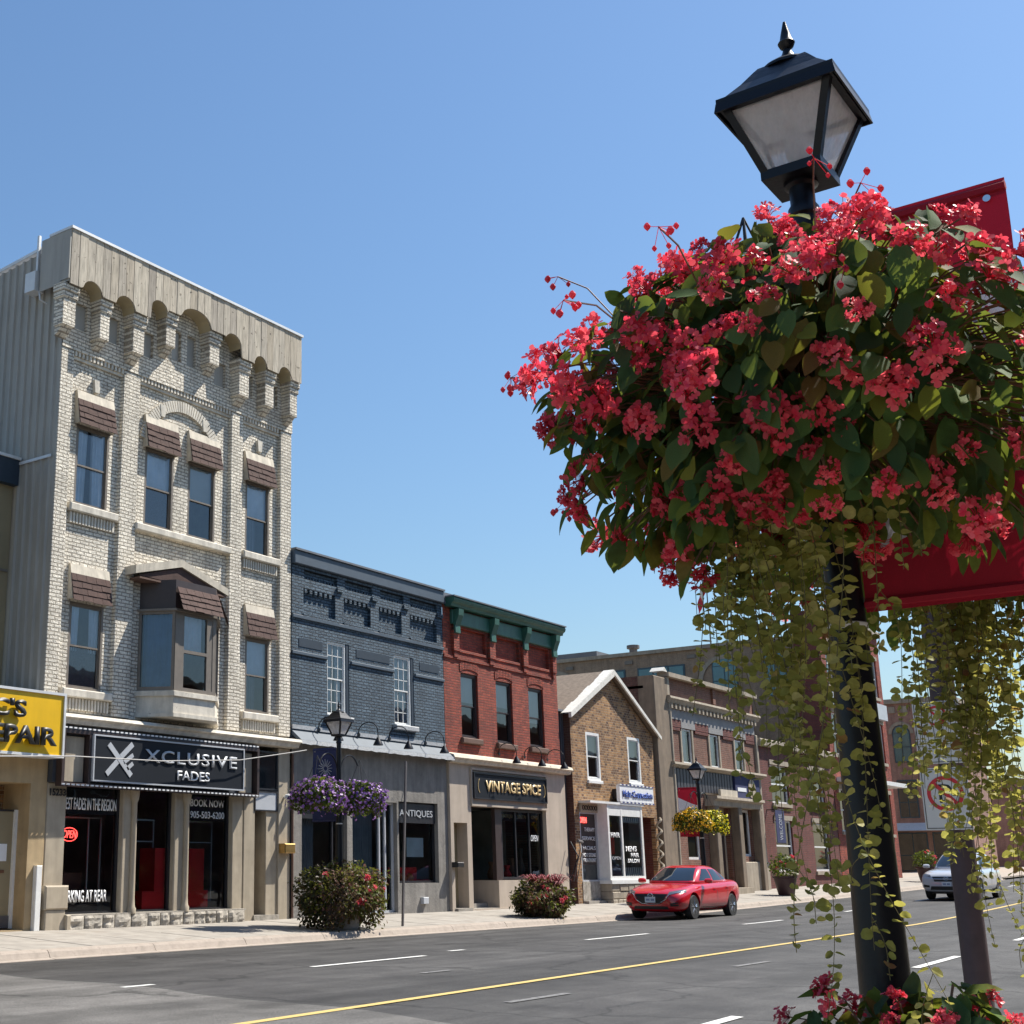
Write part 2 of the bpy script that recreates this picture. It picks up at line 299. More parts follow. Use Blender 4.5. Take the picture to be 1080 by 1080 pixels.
M = dict(
    white_brick = brick('painted cream brick', (0.80,0.74,0.63), (0.68,0.625,0.53), (0.36,0.315,0.25), ms=0.013, bmp=1.0, wear=(6.0, 0.62, (0.42,0.37,0.30)), dist=0.05, spread=0.24),  # dark mortar colour holds shadow lines between the bricks as well as joint dirt
    white_trim = pm('cream painted stone', (0.66,0.61,0.52), 0.75, 0.18, 5, 0.3, 30, streak=0.25, dirt=(5, 0.62, (0.30,0.27,0.22))),
    soffit = pm('tan soffit board', (0.42,0.35,0.22), 0.7, 0.1, 3),
    board = None,
    cladding = pm('beige metal cladding', (0.36,0.34,0.30), 0.5, 0.08, 1.0, 0.1, 8, streak=0.15),
    flashing = pm('pale metal flashing', (0.66,0.67,0.67), 0.45, 0.1, 4, metal=0.2),
    shingle = pm('brown asphalt shingle', (0.075,0.042,0.035), 0.9, 0.3, 6, 0.6, 120),
    awn_top = pm('weathered cream awning board', (0.58,0.52,0.42), 0.7, 0.15, 8, streak=0.3),
    frame_taupe = pm('taupe window paint', (0.17,0.145,0.12), 0.55, 0.15, 6),
    frame_white = pm('white window paint', (0.72,0.72,0.70), 0.5, 0.1, 6),
    frame_dark = pm('dark brown paint', (0.045,0.03,0.028), 0.45, 0.2, 5),
    frame_black = pm('black paint', (0.018,0.018,0.022), 0.4, 0.2, 5),
    glass = glass('window glass', (0.9,0.94,0.97), 1.85), shopglass = glass('shop glass', (0.72,0.8,0.8), 1.45),
    curtain = pm('sheer curtain', (0.80,0.84,0.90), 0.9, 0.12, 3), curtain_dark = pm('heavy curtain', (0.20,0.22,0.26), 0.9, 0.2, 3),
    lattice = pm('patterned lace', (0.22,0.21,0.23), 0.9, 0.2, 30),
    inside = pm('dim room plaster', (0.34,0.33,0.32), 0.9, 0.3, 1.2), inside_floor = pm('dim shop floor', (0.20,0.15,0.11), 0.7, 0.2, 2),
    blind = pm('pale roller blind', (0.62,0.62,0.60), 0.85, 0.06, 2),
    sign_navy = pm('dark slate sign panel', (0.012,0.015,0.021), 0.6, 0.15, 2, spec=0.2),
    grey_navy = pm('dark slate painted timber', (0.055,0.065,0.085), 0.6, 0.15, 4, streak=0.2),
    letter_white = pm('white vinyl lettering', (0.78,0.79,0.80), 0.4, 0.04, 5),
    letter_grey = pm('silver grey lettering', (0.45,0.47,0.50), 0.4, 0.1, 3),
    gold = pm('antique gold lettering', (0.55,0.40,0.19), 0.4, 0.15, 6),
    black_letter = pm('black raised lettering', (0.014,0.014,0.015), 0.45, 0.1, 5),
    yellow = pm('yellow sign face', (0.80,0.48,0.012), 0.35, 0.06, 2, streak=0.06),
    tan = pm('tan stucco', (0.42,0.31,0.175), 0.85, 0.15, 2.5, 0.3, 50, streak=0.15, dirt=(1.5, 0.60, (0.30,0.22,0.12))),
    tan_dark = pm('khaki stucco', (0.27,0.22,0.13), 0.85, 0.12, 1.2, 0.2, 40),
    beige = pm('beige painted pilaster', (0.40,0.34,0.255), 0.75, 0.14, 3, 0.15, 40, streak=0.18),
    stone = pm('rough plinth stone', (0.34,0.31,0.265), 0.95, 0.45, 6, 1.0, 30, dirt=(8, 0.55, (0.17,0.15,0.12))),
    red = pm('red upholstery', (0.80,0.025,0.03), 0.6, 0.1, 3), neon = emit('red neon tube', (1.0, 0.06, 0.05), 3.0),
    plant = pm('indoor plant', (0.07,0.09,0.03), 0.7, 0.4, 20),
    wood = pm('brown wood', (0.14,0.06,0.03), 0.6, 0.25, 8),
    blue_brick = brick('slate blue painted brick', (0.092,0.142,0.190), (0.052,0.088,0.125), (0.014,0.026,0.042), bmp=1.0, dist=0.05, ms=0.013, wear=(7.0, 0.62, (0.20,0.23,0.25))),
    blue_dark = pm('dark slate panel', (0.018,0.032,0.05), 0.6, 0.15, 4), blue_trim = pm('slate blue trim', (0.06,0.085,0.115), 0.6, 0.15, 4),
    stucco = pm('rough grey render', (0.24,0.225,0.205), 0.95, 0.3, 1.6, 1.0, 22, streak=0.25, dirt=(3.0, 0.58, (0.14,0.135,0.13))),
    tin = pm('peeling tin flashing', (0.40,0.41,0.42), 0.6, 0.35, 9, 0.5, 20, dirt=(9, 0.55, (0.16,0.18,0.20))),
    red_brick = brick('red brick', (0.36,0.062,0.030), (0.21,0.032,0.019), (0.15,0.055,0.036), bmp=1.0, dist=0.04, wear=(5.0, 0.68, (0.46,0.17,0.10)), spread=0.3),
    red_brick2 = brick('dark red brick', (0.155,0.036,0.026), (0.115,0.026,0.021), (0.10,0.05,0.042), bmp=0.7),
    green = pm('green cornice paint', (0.03,0.115,0.085), 0.5, 0.15, 5, streak=0.2), sill_brown = pm('brown stone sill', (0.13,0.075,0.055), 0.8, 0.2, 5),
    cap_grey = pm('grey roof edge', (0.12,0.13,0.15), 0.6, 0.15, 3),
    pink_stucco = pm('pinkish beige stucco', (0.46,0.385,0.31), 0.85, 0.1, 2, 0.2, 50, streak=0.12),
    cream = pm('cream cornice', (0.60,0.53,0.42), 0.7, 0.15, 4, streak=0.2),
    dark_siding = pm('charcoal metal siding', (0.05,0.05,0.06), 0.5, 0.15, 3),
    brown_brick = brick('mottled brown brick', (0.40,0.215,0.085), (0.085,0.032,0.017), (0.34,0.26,0.17), bw=0.17, rh=0.083, bmp=0.8, bias=-0.05, spread=0.3),
    roof_shingle = pm('tan roof shingles', (0.20,0.155,0.115), 0.95, 0.3, 8, 0.8, 40), gable_trim = pm('old white verge board', (0.68,0.66,0.60), 0.7, 0.15, 6, dirt=(7, 0.6, (0.35,0.33,0.28))),
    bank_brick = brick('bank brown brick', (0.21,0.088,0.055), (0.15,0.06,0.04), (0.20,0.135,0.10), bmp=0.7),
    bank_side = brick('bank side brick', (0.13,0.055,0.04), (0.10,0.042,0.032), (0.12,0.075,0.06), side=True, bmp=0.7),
    brownstone = pm('brown sandstone', (0.225,0.172,0.122), 0.85, 0.18, 3, 0.3, 30, streak=0.25),
    limestone = pm('worn limestone', (0.36,0.305,0.235), 0.85, 0.18, 3, 0.3, 30, streak=0.2), limestone_grey = pm('grey limestone', (0.25,0.245,0.245), 0.85, 0.14, 2.5, 0.3, 30),
    far_brick = brick('far buff brick', (0.30,0.215,0.145), (0.26,0.18,0.12), (0.26,0.20,0.15), side=True, bmp=0.4), far_pink = brick('far pink brick', (0.36,0.20,0.155), (0.31,0.17,0.13), (0.30,0.2,0.16), side=True, bmp=0.4),
    teal_glass = pm('teal tinted glass', (0.02,0.11,0.13), 0.06, 0.2, 1.5, spec=1.0), teal_frame = pm('teal window frame', (0.02,0.06,0.085), 0.4, 0.1, 4),
    dark_glass = pm('dark window glass', (0.012,0.018,0.022), 0.05, 0.2, 1, spec=0.9),
    black_metal = pm('black cast iron paint', (0.005,0.0055,0.009), 0.38, 0.25, 4, 0.15, 30, spec=0.35),
    lamp_glass = None,
    asphalt = None, concrete = None, kerb = None,
    paint_white = pm('road white', (0.62,0.62,0.60), 0.8, 0.12, 12, dirt=(14, 0.62, (0.12,0.12,0.12))), paint_yellow = pm('road yellow', (0.52,0.38,0.13), 0.8, 0.12, 12, dirt=(14, 0.66, (0.14,0.12,0.09))),
    paint_worn = pm('worn road paint', (0.17,0.17,0.17), 0.85, 0.2, 12, dirt=(14, 0.5, (0.06,0.06,0.062))),
    car_red = pm('red car paint', (0.52,0.005,0.014), 0.22, 0.03, 2, spec=0.5, coat=0.8), car_white = pm('silver white car paint', (0.50,0.51,0.54), 0.25, 0.03, 2, coat=1.0),
    car_glass = pm('tinted car glass', (0.012,0.018,0.026), 0.03, 0.1, 1, spec=0.8), tyre = pm('tyre rubber', (0.018,0.018,0.018), 0.85, 0.2, 10), rim = pm('alloy rim', (0.5,0.51,0.53), 0.3, 0.08, 5, metal=0.8),
    black_plastic = pm('black plastic', (0.014,0.014,0.015), 0.5, 0.1, 5), chrome = pm('chrome', (0.75,0.75,0.77), 0.12, 0.03, 5, metal=1.0), lamp_lens = pm('headlamp lens', (0.10,0.10,0.11), 0.08, 0.2, 12, spec=1.0), plate = pm('number plate', (0.62,0.66,0.70), 0.4, 0.05, 5), plate_ink = pm('plate ink', (0.07,0.12,0.30), 0.5, 0.05, 5),
    banner_red = None, banner_white = None, banner_blue = pm('navy banner cloth', (0.022,0.03,0.10), 0.8, 0.12, 3),
    coco = pm('coconut fibre liner', (0.13,0.085,0.05), 0.95, 0.4, 25, 1.0, 90), soil = pm('dark potting soil', (0.02,0.015,0.012), 1.0, 0.3, 20), wire = pm('dark wire', (0.02,0.02,0.02), 0.5, 0.1, 5), cable = pm('grey cable', (0.35,0.34,0.33), 0.6, 0.1, 3),
    petal = None, stamen = pm('yellow stamen', (0.75,0.45,0.03), 0.6, 0.1, 20), stemred = pm('reddish green stem', (0.16,0.07,0.04), 0.5, 0.25, 20), stemgreen = pm('vine stem', (0.12,0.10,0.035), 0.6, 0.25, 20),
    pot = pm('dark plum pot', (0.05,0.022,0.025), 0.5, 0.15, 4), planter = pm('aggregate concrete planter', (0.28,0.26,0.23), 0.9, 0.25, 20, 0.6, 60),
    post_grey = pm('weathered galvanised post', (0.11,0.10,0.10), 0.6, 0.2, 8, 0.2, 40), sign_white = pm('sign white sheeting', (0.66,0.65,0.63), 0.4, 0.06, 4), sign_red = pm('sign red', (0.60,0.02,0.03), 0.4, 0.06, 4), sign_green = pm('sign green', (0.02,0.16,0.08), 0.4, 0.06, 4), pole_wood = pm('dark metal sign pole', (0.055,0.035,0.042), 0.6, 0.25, 8, 0.3, 40),
    brass = pm('brass mailbox', (0.42,0.27,0.10), 0.35, 0.2, 8, metal=0.8), grass = pm('weed grass', (0.06,0.10,0.02), 0.8, 0.3, 20),
    stripe_blue = pm('awning blue', (0.05,0.06,0.20), 0.7, 0.1, 5), sticker_blue = pm('sign blue lettering', (0.03,0.07,0.30), 0.5, 0.1, 5), orange = pm('orange gourd', (0.65,0.20,0.02), 0.5, 0.2, 5),
)
def board_mat():
    m, nt, bs, tc = nodes('weathered grey boards')
    oi = nt.nodes.new('ShaderNodeObjectInfo')
    c = ramp(nt, oi.outputs['Random'], [(0.0, (0.36,0.31,0.24)), (0.5, (0.46,0.41,0.33)), (1.0, (0.30,0.265,0.22))])
    g = nz(nt, tc.outputs['Object'], 14, 5, 0.7, (2.0, 1.0, 0.14))
    c = mixc(nt, 1.0, c, ramp(nt, g, [(0.3, 0.55), (0.6, 1.25)]), 'MULTIPLY')
    k = ramp(nt, nz(nt, tc.outputs['Object'], 9, 2), [(0.66, 0.0), (0.72, 1.0)])
    c = mixc(nt, k, c, (0.10,0.085,0.065))
    nt.links.new(c, bs.inputs['Base Color']); bs.inputs['Roughness'].default_value = 0.85
    bump(nt, bs, g, 0.5, 0.01); return m
M['board'] = board_mat()
def asphalt(name, lo, hi, tracks):
    m, nt, bs, tc = nodes(name); v = tc.outputs['Object']
    c = mixc(nt, ramp(nt, nz(nt, v, 1.1, 6, 0.6), [(0.3, 0.0), (0.7, 1.0)]), lo, hi)
    st = ramp(nt, nz(nt, v, 1.0, 4, 0.6, (0.09, 1.6, 1.0)), [(0.30, 1 - tracks), (0.70, 1 + tracks)])
    c = mixc(nt, 1.0, c, st, 'MULTIPLY')
    sp = ramp(nt, nz(nt, v, 90, 3, 0.7), [(0.28, 0.35), (0.74, 1.9)]); c = mixc(nt, 1.0, c, sp, 'MULTIPLY')
    sp2 = ramp(nt, nz(nt, v, 40, 2, 0.5), [(0.30, 0.8), (0.72, 1.22)]); c = mixc(nt, 1.0, c, sp2, 'MULTIPLY')
    vo = nt.nodes.new('ShaderNodeTexVoronoi'); vo.feature = 'DISTANCE_TO_EDGE'; vo.inputs['Scale'].default_value = 0.23
    wv = nt.nodes.new('ShaderNodeTexNoise'); wv.inputs['Scale'].default_value = 1.2; wv.inputs['Detail'].default_value = 6; nt.links.new(v, wv.inputs['Vector'])
    va = nt.nodes.new('ShaderNodeVectorMath'); va.operation = 'MULTIPLY_ADD'; va.inputs[1].default_value = (1.6, 1.6, 0); nt.links.new(wv.outputs['Color'], va.inputs[0]); nt.links.new(v, va.inputs[2]); nt.links.new(va.outputs[0], vo.inputs['Vector'])
    ck = ramp(nt, vo.outputs['Distance'], [(0.0, 0.38), (0.016, 1.0)]); c = mixc(nt, 1.0, c, ck, 'MULTIPLY')
    vp = nt.nodes.new('ShaderNodeTexVoronoi'); vp.inputs['Scale'].default_value = 0.16; mpp = nt.nodes.new('ShaderNodeMapping'); mpp.inputs['Scale'].default_value = (0.45, 1.3, 1.0); nt.links.new(v, mpp.inputs['Vector']); nt.links.new(mpp.outputs[0], vp.inputs['Vector']); vp.distance = 'CHEBYCHEV'
    c = mixc(nt, 1.0, c, ramp(nt, vp.outputs['Color'], [(0.2, 0.80), (0.8, 1.14)]), 'MULTIPLY')
    ol = ramp(nt, nz(nt, v, 0.8, 3, 0.5), [(0.62, 1.0), (0.72, 0.72)]); c = mixc(nt, 1.0, c, ol, 'MULTIPLY')
    nt.links.new(c, bs.inputs['Base Color']); bs.inputs['Roughness'].default_value = 0.72; bs.inputs['Specular IOR Level'].default_value = 0.35
    bump(nt, bs, nz(nt, v, 190, 2), 0.6, 0.01); return m
M['asphalt'] = asphalt('newer dark asphalt', (0.029,0.028,0.028), (0.066,0.064,0.062), 0.38)
M['asphalt_old'] = asphalt('old grey asphalt', (0.075,0.072,0.068), (0.145,0.139,0.131), 0.3)
M['concrete'] = pm('sidewalk concrete', (0.295,0.27,0.237), 0.9, 0.24, 2.5, 0.4, 80, dirt=(1.8, 0.56, (0.26,0.225,0.19)))
M['kerb'] = pm('kerb concrete', (0.33,0.28,0.235), 0.9, 0.22, 5, 0.6, 40, dirt=(5, 0.57, (0.24,0.20,0.17)))
def lampglass():
    m, nt, bs, tc = nodes('frosted lamp glass'); v = tc.outputs['Object']
    f = ramp(nt, nz(nt, v, 5.0, 5, 0.65, (1.0,1.0,0.6)), [(0.35, (0.80,0.78,0.78)), (0.7, (0.96,0.95,0.95))])
    bs.inputs['Roughness'].default_value = 0.25
    nt.links.new(f, bs.inputs['Base Color'])
    tl = nt.nodes.new('ShaderNodeBsdfTranslucent'); nt.links.new(f, tl.inputs[0])
    mx = nt.nodes.new('ShaderNodeMixShader'); mx.inputs[0].default_value = 0.75
    nt.links.new(bs.outputs[0], mx.inputs[1]); nt.links.new(tl.outputs[0], mx.inputs[2])
    tr = nt.nodes.new('ShaderNodeBsdfTransparent'); m2 = nt.nodes.new('ShaderNodeMixShader'); nt.links.new(ramp(nt, nz(nt, v, 9.0, 4, 0.7, (1.0, 1.0, 0.5)), [(0.35, 0.12), (0.7, 0.5)]), m2.inputs[0]); nt.links.new(mx.outputs[0], m2.inputs[1]); nt.links.new(tr.outputs[0], m2.inputs[2]); nt.links.new(m2.outputs[0], nt.nodes['Material Output'].inputs[0])
    return m
M['lamp_glass'] = lampglass()
def cloth(name, col, t=0.3):
    m, nt, bs, tc = nodes(name)
    c = mixc(nt, 1.0, col, ramp(nt, nz(nt, tc.outputs['Object'], 500, 2), [(0.3, 0.75), (0.7, 1.25)]), 'MULTIPLY')
    nt.links.new(c, bs.inputs['Base Color']); bs.inputs['Roughness'].default_value = 0.85
    tl = nt.nodes.new('ShaderNodeBsdfTranslucent'); nt.links.new(c, tl.inputs[0])
    mx = nt.nodes.new('ShaderNodeMixShader'); mx.inputs[0].default_value = t
    nt.links.new(bs.outputs[0], mx.inputs[1]); nt.links.new(tl.outputs[0], mx.inputs[2]); nt.links.new(mx.outputs[0], nt.nodes['Material Output'].inputs[0])
    return m
M['banner_red'] = cloth('red banner cloth', (0.34,0.008,0.028), 0.12); M['banner_white'] = cloth('white banner cloth', (0.48,0.48,0.55), 0.12)
def petalmat(name, a, b, t=0.3):
    m, nt, bs, tc = nodes(name)
    at = nt.nodes.new('ShaderNodeAttribute'); at.attribute_name = 'tint'
    c = ramp(nt, at.outputs['Fac'], [(0.0, a), (1.0, b)])
    oi = nt.nodes.new('ShaderNodeObjectInfo'); c = mixc(nt, 1.0, c, ramp(nt, oi.outputs['Random'], [(0.0, (0.72, 0.6, 0.7)), (0.5, (1, 1, 1)), (1.0, (1.05, 1.5, 1.35))]), 'MULTIPLY')
    nt.links.new(c, bs.inputs['Base Color']); bs.inputs['Roughness'].default_value = 0.45
    tl = nt.nodes.new('ShaderNodeBsdfTranslucent'); nt.links.new(c, tl.inputs[0])
    mx = nt.nodes.new('ShaderNodeMixShader'); mx.inputs[0].default_value = t
    nt.links.new(bs.outputs[0], mx.inputs[1]); nt.links.new(tl.outputs[0], mx.inputs[2]); nt.links.new(mx.outputs[0], nt.nodes['Material Output'].inputs[0])
    return m
M['petal'] = petalmat('coral pink petal', (0.78,0.025,0.075), (0.95,0.16,0.19), 0.45)
M['purple'] = petalmat('purple petunia', (0.12,0.022,0.22), (0.46,0.20,0.48), 0.25)
M['yellow_flower'] = petalmat('yellow blossom', (0.70,0.36,0.01), (0.90,0.62,0.02), 0.25)
BEG = [(0.0, (0.028,0.065,0.034)), (0.35, (0.05,0.115,0.05)), (0.65, (0.075,0.15,0.045)), (0.85, (0.15,0.17,0.03)), (1.0, (0.17,0.075,0.04))]
M['leaf'] = leafmat('begonia leaf', BEG, 'random', 0.38, (0.36,0.40,0.03), 0.68)
M['leaf_mass'] = leafmat('begonia foliage', BEG, 'attr', 0.38, (0.36,0.40,0.03), 0.68)
M['vine'] = leafmat('trailing vine leaf', [(0.0, (0.08,0.10,0.03)), (0.4, (0.19,0.22,0.065)), (0.75, (0.40,0.38,0.12)), (0.93, (0.52,0.48,0.22)), (1.0, (0.24,0.09,0.06))], 'attr', 0.45, (0.70,0.62,0.12), 0.5)
M['bush'] = leafmat('dark planter foliage', [(0.0, (0.022,0.026,0.018)), (0.3, (0.06,0.035,0.028)), (0.55, (0.13,0.05,0.042)), (0.75,(0.16,0.11,0.07)), (1.0, (0.085,0.12,0.03))], 'attr', 0.25)
M['green_leaf'] = leafmat('basket foliage', [(0.0, (0.025,0.045,0.012)), (1.0, (0.09,0.12,0.03))], 'attr', 0.25)
# ================================================================== the setting
def sheet(name, mat, xs, ys, zf, dz=0.0):
    m = MB(); n = len(ys)
    for x in xs:
        for y in ys: m.v.append((x, y, zf(x, y) + dz))
    for i in range(len(xs) - 1):
        for j in range(n - 1):
            m.f.append((i*n+j, (i+1)*n+j, (i+1)*n+j+1, i*n+j+1))
    return m
M['ground'] = pm('dry ground', (0.17,0.155,0.12), 0.95, 0.2, 0.3)
gx = [-3000, -400, -100, -60] + list(range(-50, 131, 6)) + [160, 400, 3000]
struct(sheet('ground', None, gx, [-3000, -300, -60, -8, 0, 10, 20, 40, 100, 400, 3000], lambda x, y: -1.66 + rise(x)).build('ground', M['ground']))
rx = [-60 + 2 * i for i in range(111)]
ry = [2.3 + (KERB + 0.02 - 2.3) * i / 16 for i in range(17)]
struct(sheet('road', None, rx, ry, road_z).build('road', M['asphalt'], smooth=True))
# older grey surface left of a seam that crosses the street
seam = lambda y: 10.6 + 0.16 * (y - 6) + 0.12 * math.sin(y * 1.7)
m = MB(); ys = [2.35 + 0.48 * i for i in range(31)]
xsn = [-60, -40, -20, -10, 0, 4, 8]
for y in ys:
    for x in xsn: m.v.append((x, y, road_z(x, y) + 0.004))
    m.v.append((seam(y), y, road_z(10, y) + 0.004))
k = len(xsn) + 1
for j in range(len(ys) - 1):
    for i in range(k - 1): m.f.append((j*k+i, j*k+i+1, (j+1)*k+i+1, (j+1)*k+i))
struct(m.build('old_road_surface', M['asphalt_old'], smooth=True))
def stripe(name, mat, x0, x1, yf, w, dz=0.009):
    n = max(2, int((x1 - x0) / 1.0) + 1); m = MB()
    for i in range(n):
        x = x0 + (x1 - x0) * i / (n - 1); y = yf(x)
        m.v += [(x, y - w/2, road_z(x, y - w/2) + dz), (x, y + w/2, road_z(x, y + w/2) + dz)]
    for i in range(n - 1): m.f.append((2*i, 2*i+2, 2*i+3, 2*i+1))
    return struct(m.build(name, mat))
stripe('centre_line', M['paint_yellow'], -40, 118, lambda x: 8.33 + 0.045 * (x - 10), 0.12)
for x0 in (-2.6, 15.3, 24.2, 33.1, 42.0, 50.9, 59.8, 68.7, 77.6, 86.5, 95.4):
    stripe('lane_dash', M['paint_white'], x0, x0 + 3.0, lambda x: 12.2 + 0.04 * (x - 15), 0.12)
for x0, ln, y in ((11.35, 0.5, 11.87), (19.6, 0.45, 12.72)):
    stripe('lane_dash', M['paint_white'], x0, x0 + ln, lambda x: y, 0.11)
for x0 in (2.5, 11.9, 20.6, 29.2, 38.0, 47.0, 56.0):
    stripe('lane_dash', M['paint_white'], x0, x0 + (1.1 if x0 == 11.9 else 3.0), lambda x: 5.15 + 0.055 * (x - 12), 0.12)
for x0, ln, y in ((12.6, 1.3, 7.48), (15.2, 0.7, 10.3), (19.0, 1.3, 7.6)):
    stripe('worn_marking', M['paint_worn'], x0, x0 + ln, lambda x: y, 0.10, 0.008)
# far sidewalk: bed, slabs with joints, kerb stones
sw = struct(sheet('sidewalk', None, rx[25:], [KERB + 0.25, 19.1, 24.0], lambda x, y: walk_z(x, min(y, 20.6)) - 0.03).build('sidewalk', M['kerb']))
def slab(x0, x1, y0, y1, zf, h=0.06, parent=None):
    m = MB(); g = 0.013; x0 += g; x1 -= g; y0 += g; y1 -= g; b = 0.008
    P = [(x0, y0), (x1, y0), (x1, y1), (x0, y1)]; Q = [(x0+b, y0+b), (x1-b, y0+b), (x1-b, y1-b), (x0+b, y1-b)]
    dz = R.uniform(-0.003, 0.003)
    m.v = [(x, y, zf(x, y) - h) for x, y in P] + [(x, y, zf(x, y) - b + dz) for x, y in P] + [(x, y, zf(x, y) + dz) for x, y in Q]
    for i in range(4):
        j = (i + 1) % 4; m.f += [(i, j, 4+j, 4+i), (4+i, 4+j, 8+j, 8+i)]
    m.f.append((8, 9, 10, 11)); return m.build('slab', M['concrete'], parent)
x = 4.0
while x < 78:
    w = 1.52
    slab(x, x + w, KERB + 0.25, 19.1, walk_z, parent=sw); slab(x, x + w, 19.1, D + 0.05, walk_z, parent=sw); x += w
kb = struct(sheet('kerb', None, rx[25:], [KERB + 0.04, KERB + 0.24], lambda x, y: -1.36 + rise(x)).build('kerb', M['kerb']))
x = 3.0
while x < 80:
    w = 2.4; m = MB(); g = 0.006; sec = []
    for xx in (x + g, x + w - g):
        z0 = -1.45 + rise(xx); j = R.uniform(-0.006, 0.006)
        sec.append([(xx, KERB - 0.16, z0 + 0.012), (xx, KERB - 0.02, z0 + 0.028), (xx, KERB + 0.03 + j, z0 + 0.115), (xx, KERB + 0.07 + j, z0 + 0.147), (xx, KERB + 0.245, z0 + 0.152), (xx, KERB + 0.245, z0 - 0.1), (xx, KERB - 0.16, z0 - 0.1)])
    n = len(sec[0]); m.v = sec[0] + sec[1]
    for i in range(n):
        jn = (i + 1) % n; m.f.append((i, n + i, n + jn, jn))
    m.f += [tuple(range(n)), tuple(n + i for i in reversed(range(n)))]
    m.build('kerb_stone', M['kerb'], kb); x += w
# near sidewalk under the camera
nsw = struct(sheet('near_sidewalk', None, [-40, -20, 0, 10, 20, 34, 40, 50, 60, 80], [-6, 0, 2.1, 2.28], lambda x, y: walk_z(x, 0) - 0.005).build('near_sidewalk', M['concrete']))
m = MB()
for i in range(24):
    x = -10 + 3 * i; m.prism([(x+.01, 2.1, walk_z(x, 0)-.2), (x+.01, 2.32, walk_z(x, 0)-.2), (x+.01, 2.27, walk_z(x,0)), (x+.01, 2.1, walk_z(x,0)+.004)], (2.98, 0, walk_z(x+3, 0)-walk_z(x, 0)))
struct(m.build('near_kerb', M['kerb']))
# manhole cover on far sidewalk
mc = tag(MB().lathe((12.75, 18.45, walk_z(12.75, 18.45) + 0.002), [(0.33, 0.0), (0.33, 0.006), (0.28, 0.009), (0.05, 0.009)], 20).build('manhole_cover', M['post_grey']), 'round dark manhole cover in sidewalk near yellow sign', 'manhole cover')

# ================================================================== building helpers
def win(parent, x0, x1, z0, z1, y, fm, kind='sash', rec=0.12, cur='sheer', sill=None, grid=None, fw_=0.055, name='window', cd=0.13):
    """double hung window set into an opening of the facade at y; the frame object parents sash, pane and curtain"""
    g = rec + y; m = MB(); f = fw_
    m.box(x0, x0+f, g-.02, g+.07, z0, z1); m.box(x1-f, x1, g-.02, g+.07, z0, z1)
    m.box(x0+f, x1-f, g-.02, g+.07, z1-f, z1); m.box(x0+f, x1-f, g-.02, g+.07, z0, z0+f)
    w = m.build(name, fm, parent)
    zm = (z0 + z1) / 2; xa, xb = x0 + f, x1 - f; s = 0.035
    if kind == 'sash':
        for a, b, yy in ((zm - .02, z1 - f, g + .005), (z0 + f, zm + .02, g + .035)):
            q = MB(); q.box(xa, xa+s, yy, yy+.025, a, b); q.box(xb-s, xb, yy, yy+.025, a, b); q.box(xa+s, xb-s, yy, yy+.025, b-s, b); q.box(xa+s, xb-s, yy, yy+.025, a, a+s)
            if grid:
                for i in range(1, grid[0]): xx = xa + (xb-xa)*i/grid[0]; q.box(xx-.009, xx+.009, yy+.004, yy+.02, a+s, b-s)
                for i in range(1, grid[1]): zz = a + (b-a)*i/grid[1]; q.box(xa+s, xb-s, yy+.004, yy+.02, zz-.009, zz+.009)
            q.build('sash', fm, w)
            p = MB(); p.face((xa+s, yy+.012, a+s), (xb-s, yy+.012, a+s), (xb-s, yy+.012, b-s), (xa+s, yy+.012, b-s)); p.build('pane', M['glass'], w)
    else:
        p = MB(); p.face((xa, g+.02, z0+f), (xb, g+.02, z0+f), (xb, g+.02, z1-f), (xa, g+.02, z1-f)); p.build('pane', M['glass'], w)
    def drape(a, b, za, zb, mat, amp=0.02, nm='curtain', lean=0.0):
        q = MB(); n = 22
        for i in range(n + 1):
            xx = a + (b - a) * i / n; yy = g + cd + amp * math.sin(i * 1.35 + a * 7) 
            q.v += [(xx + lean, yy, za), (xx, yy, zb)]
        for i in range(n): q.f.append((2*i, 2*i+2, 2*i+3, 2*i+1))
        return q.build(nm, mat, w, smooth=True)
    if cur == 'sheer':
        gp = R.uniform(.40, .52); drape(x0, x0 + (x1-x0)*gp, z0, z1, M['curtain'], .03, lean=-.05); drape(x0 + (x1-x0)*(gp + R.uniform(.05, .14)), x1, z0, z1, M['curtain'], .03, lean=.04)
    elif cur == 'split':
        drape(x0, x0 + (x1-x0)*.36, zm - .1, z1, M['curtain'], lean=-.03); drape(x1 - (x1-x0)*.36, x1, zm - .1, z1, M['curtain'], lean=.03); drape(x0, x1, z0, zm, M['lattice'], .012)
    elif cur == 'top': drape(x0, x1, zm, z1, M['curtain'], .008); drape(x0, x0 + .5*(x1-x0), z0, zm, M['curtain_dark'])
    elif cur == 'blind': drape(x0, x1, z0 + (z1-z0)*R.uniform(.4, .6), z1, M['blind'], 0.0, 'blind')
    elif cur == 'white': drape(x0, x0 + (x1-x0)*.62, z0, z1, M['blind'], 0.01)
    elif cur == 'lattice': drape(x0, x1, zm, z1, M['curtain']); drape(x0, x1, z0, zm, M['lattice'], 0.008)
    if sill: MB().cbox(x0 - .08, x1 + .08, y - .09, y + .05, z0 - sill, z0).build('sill', sill_mat(fm), w)
    return w
SILL = {}
def sill_mat(fm): return SILL.get(fm.name, M['white_trim'])
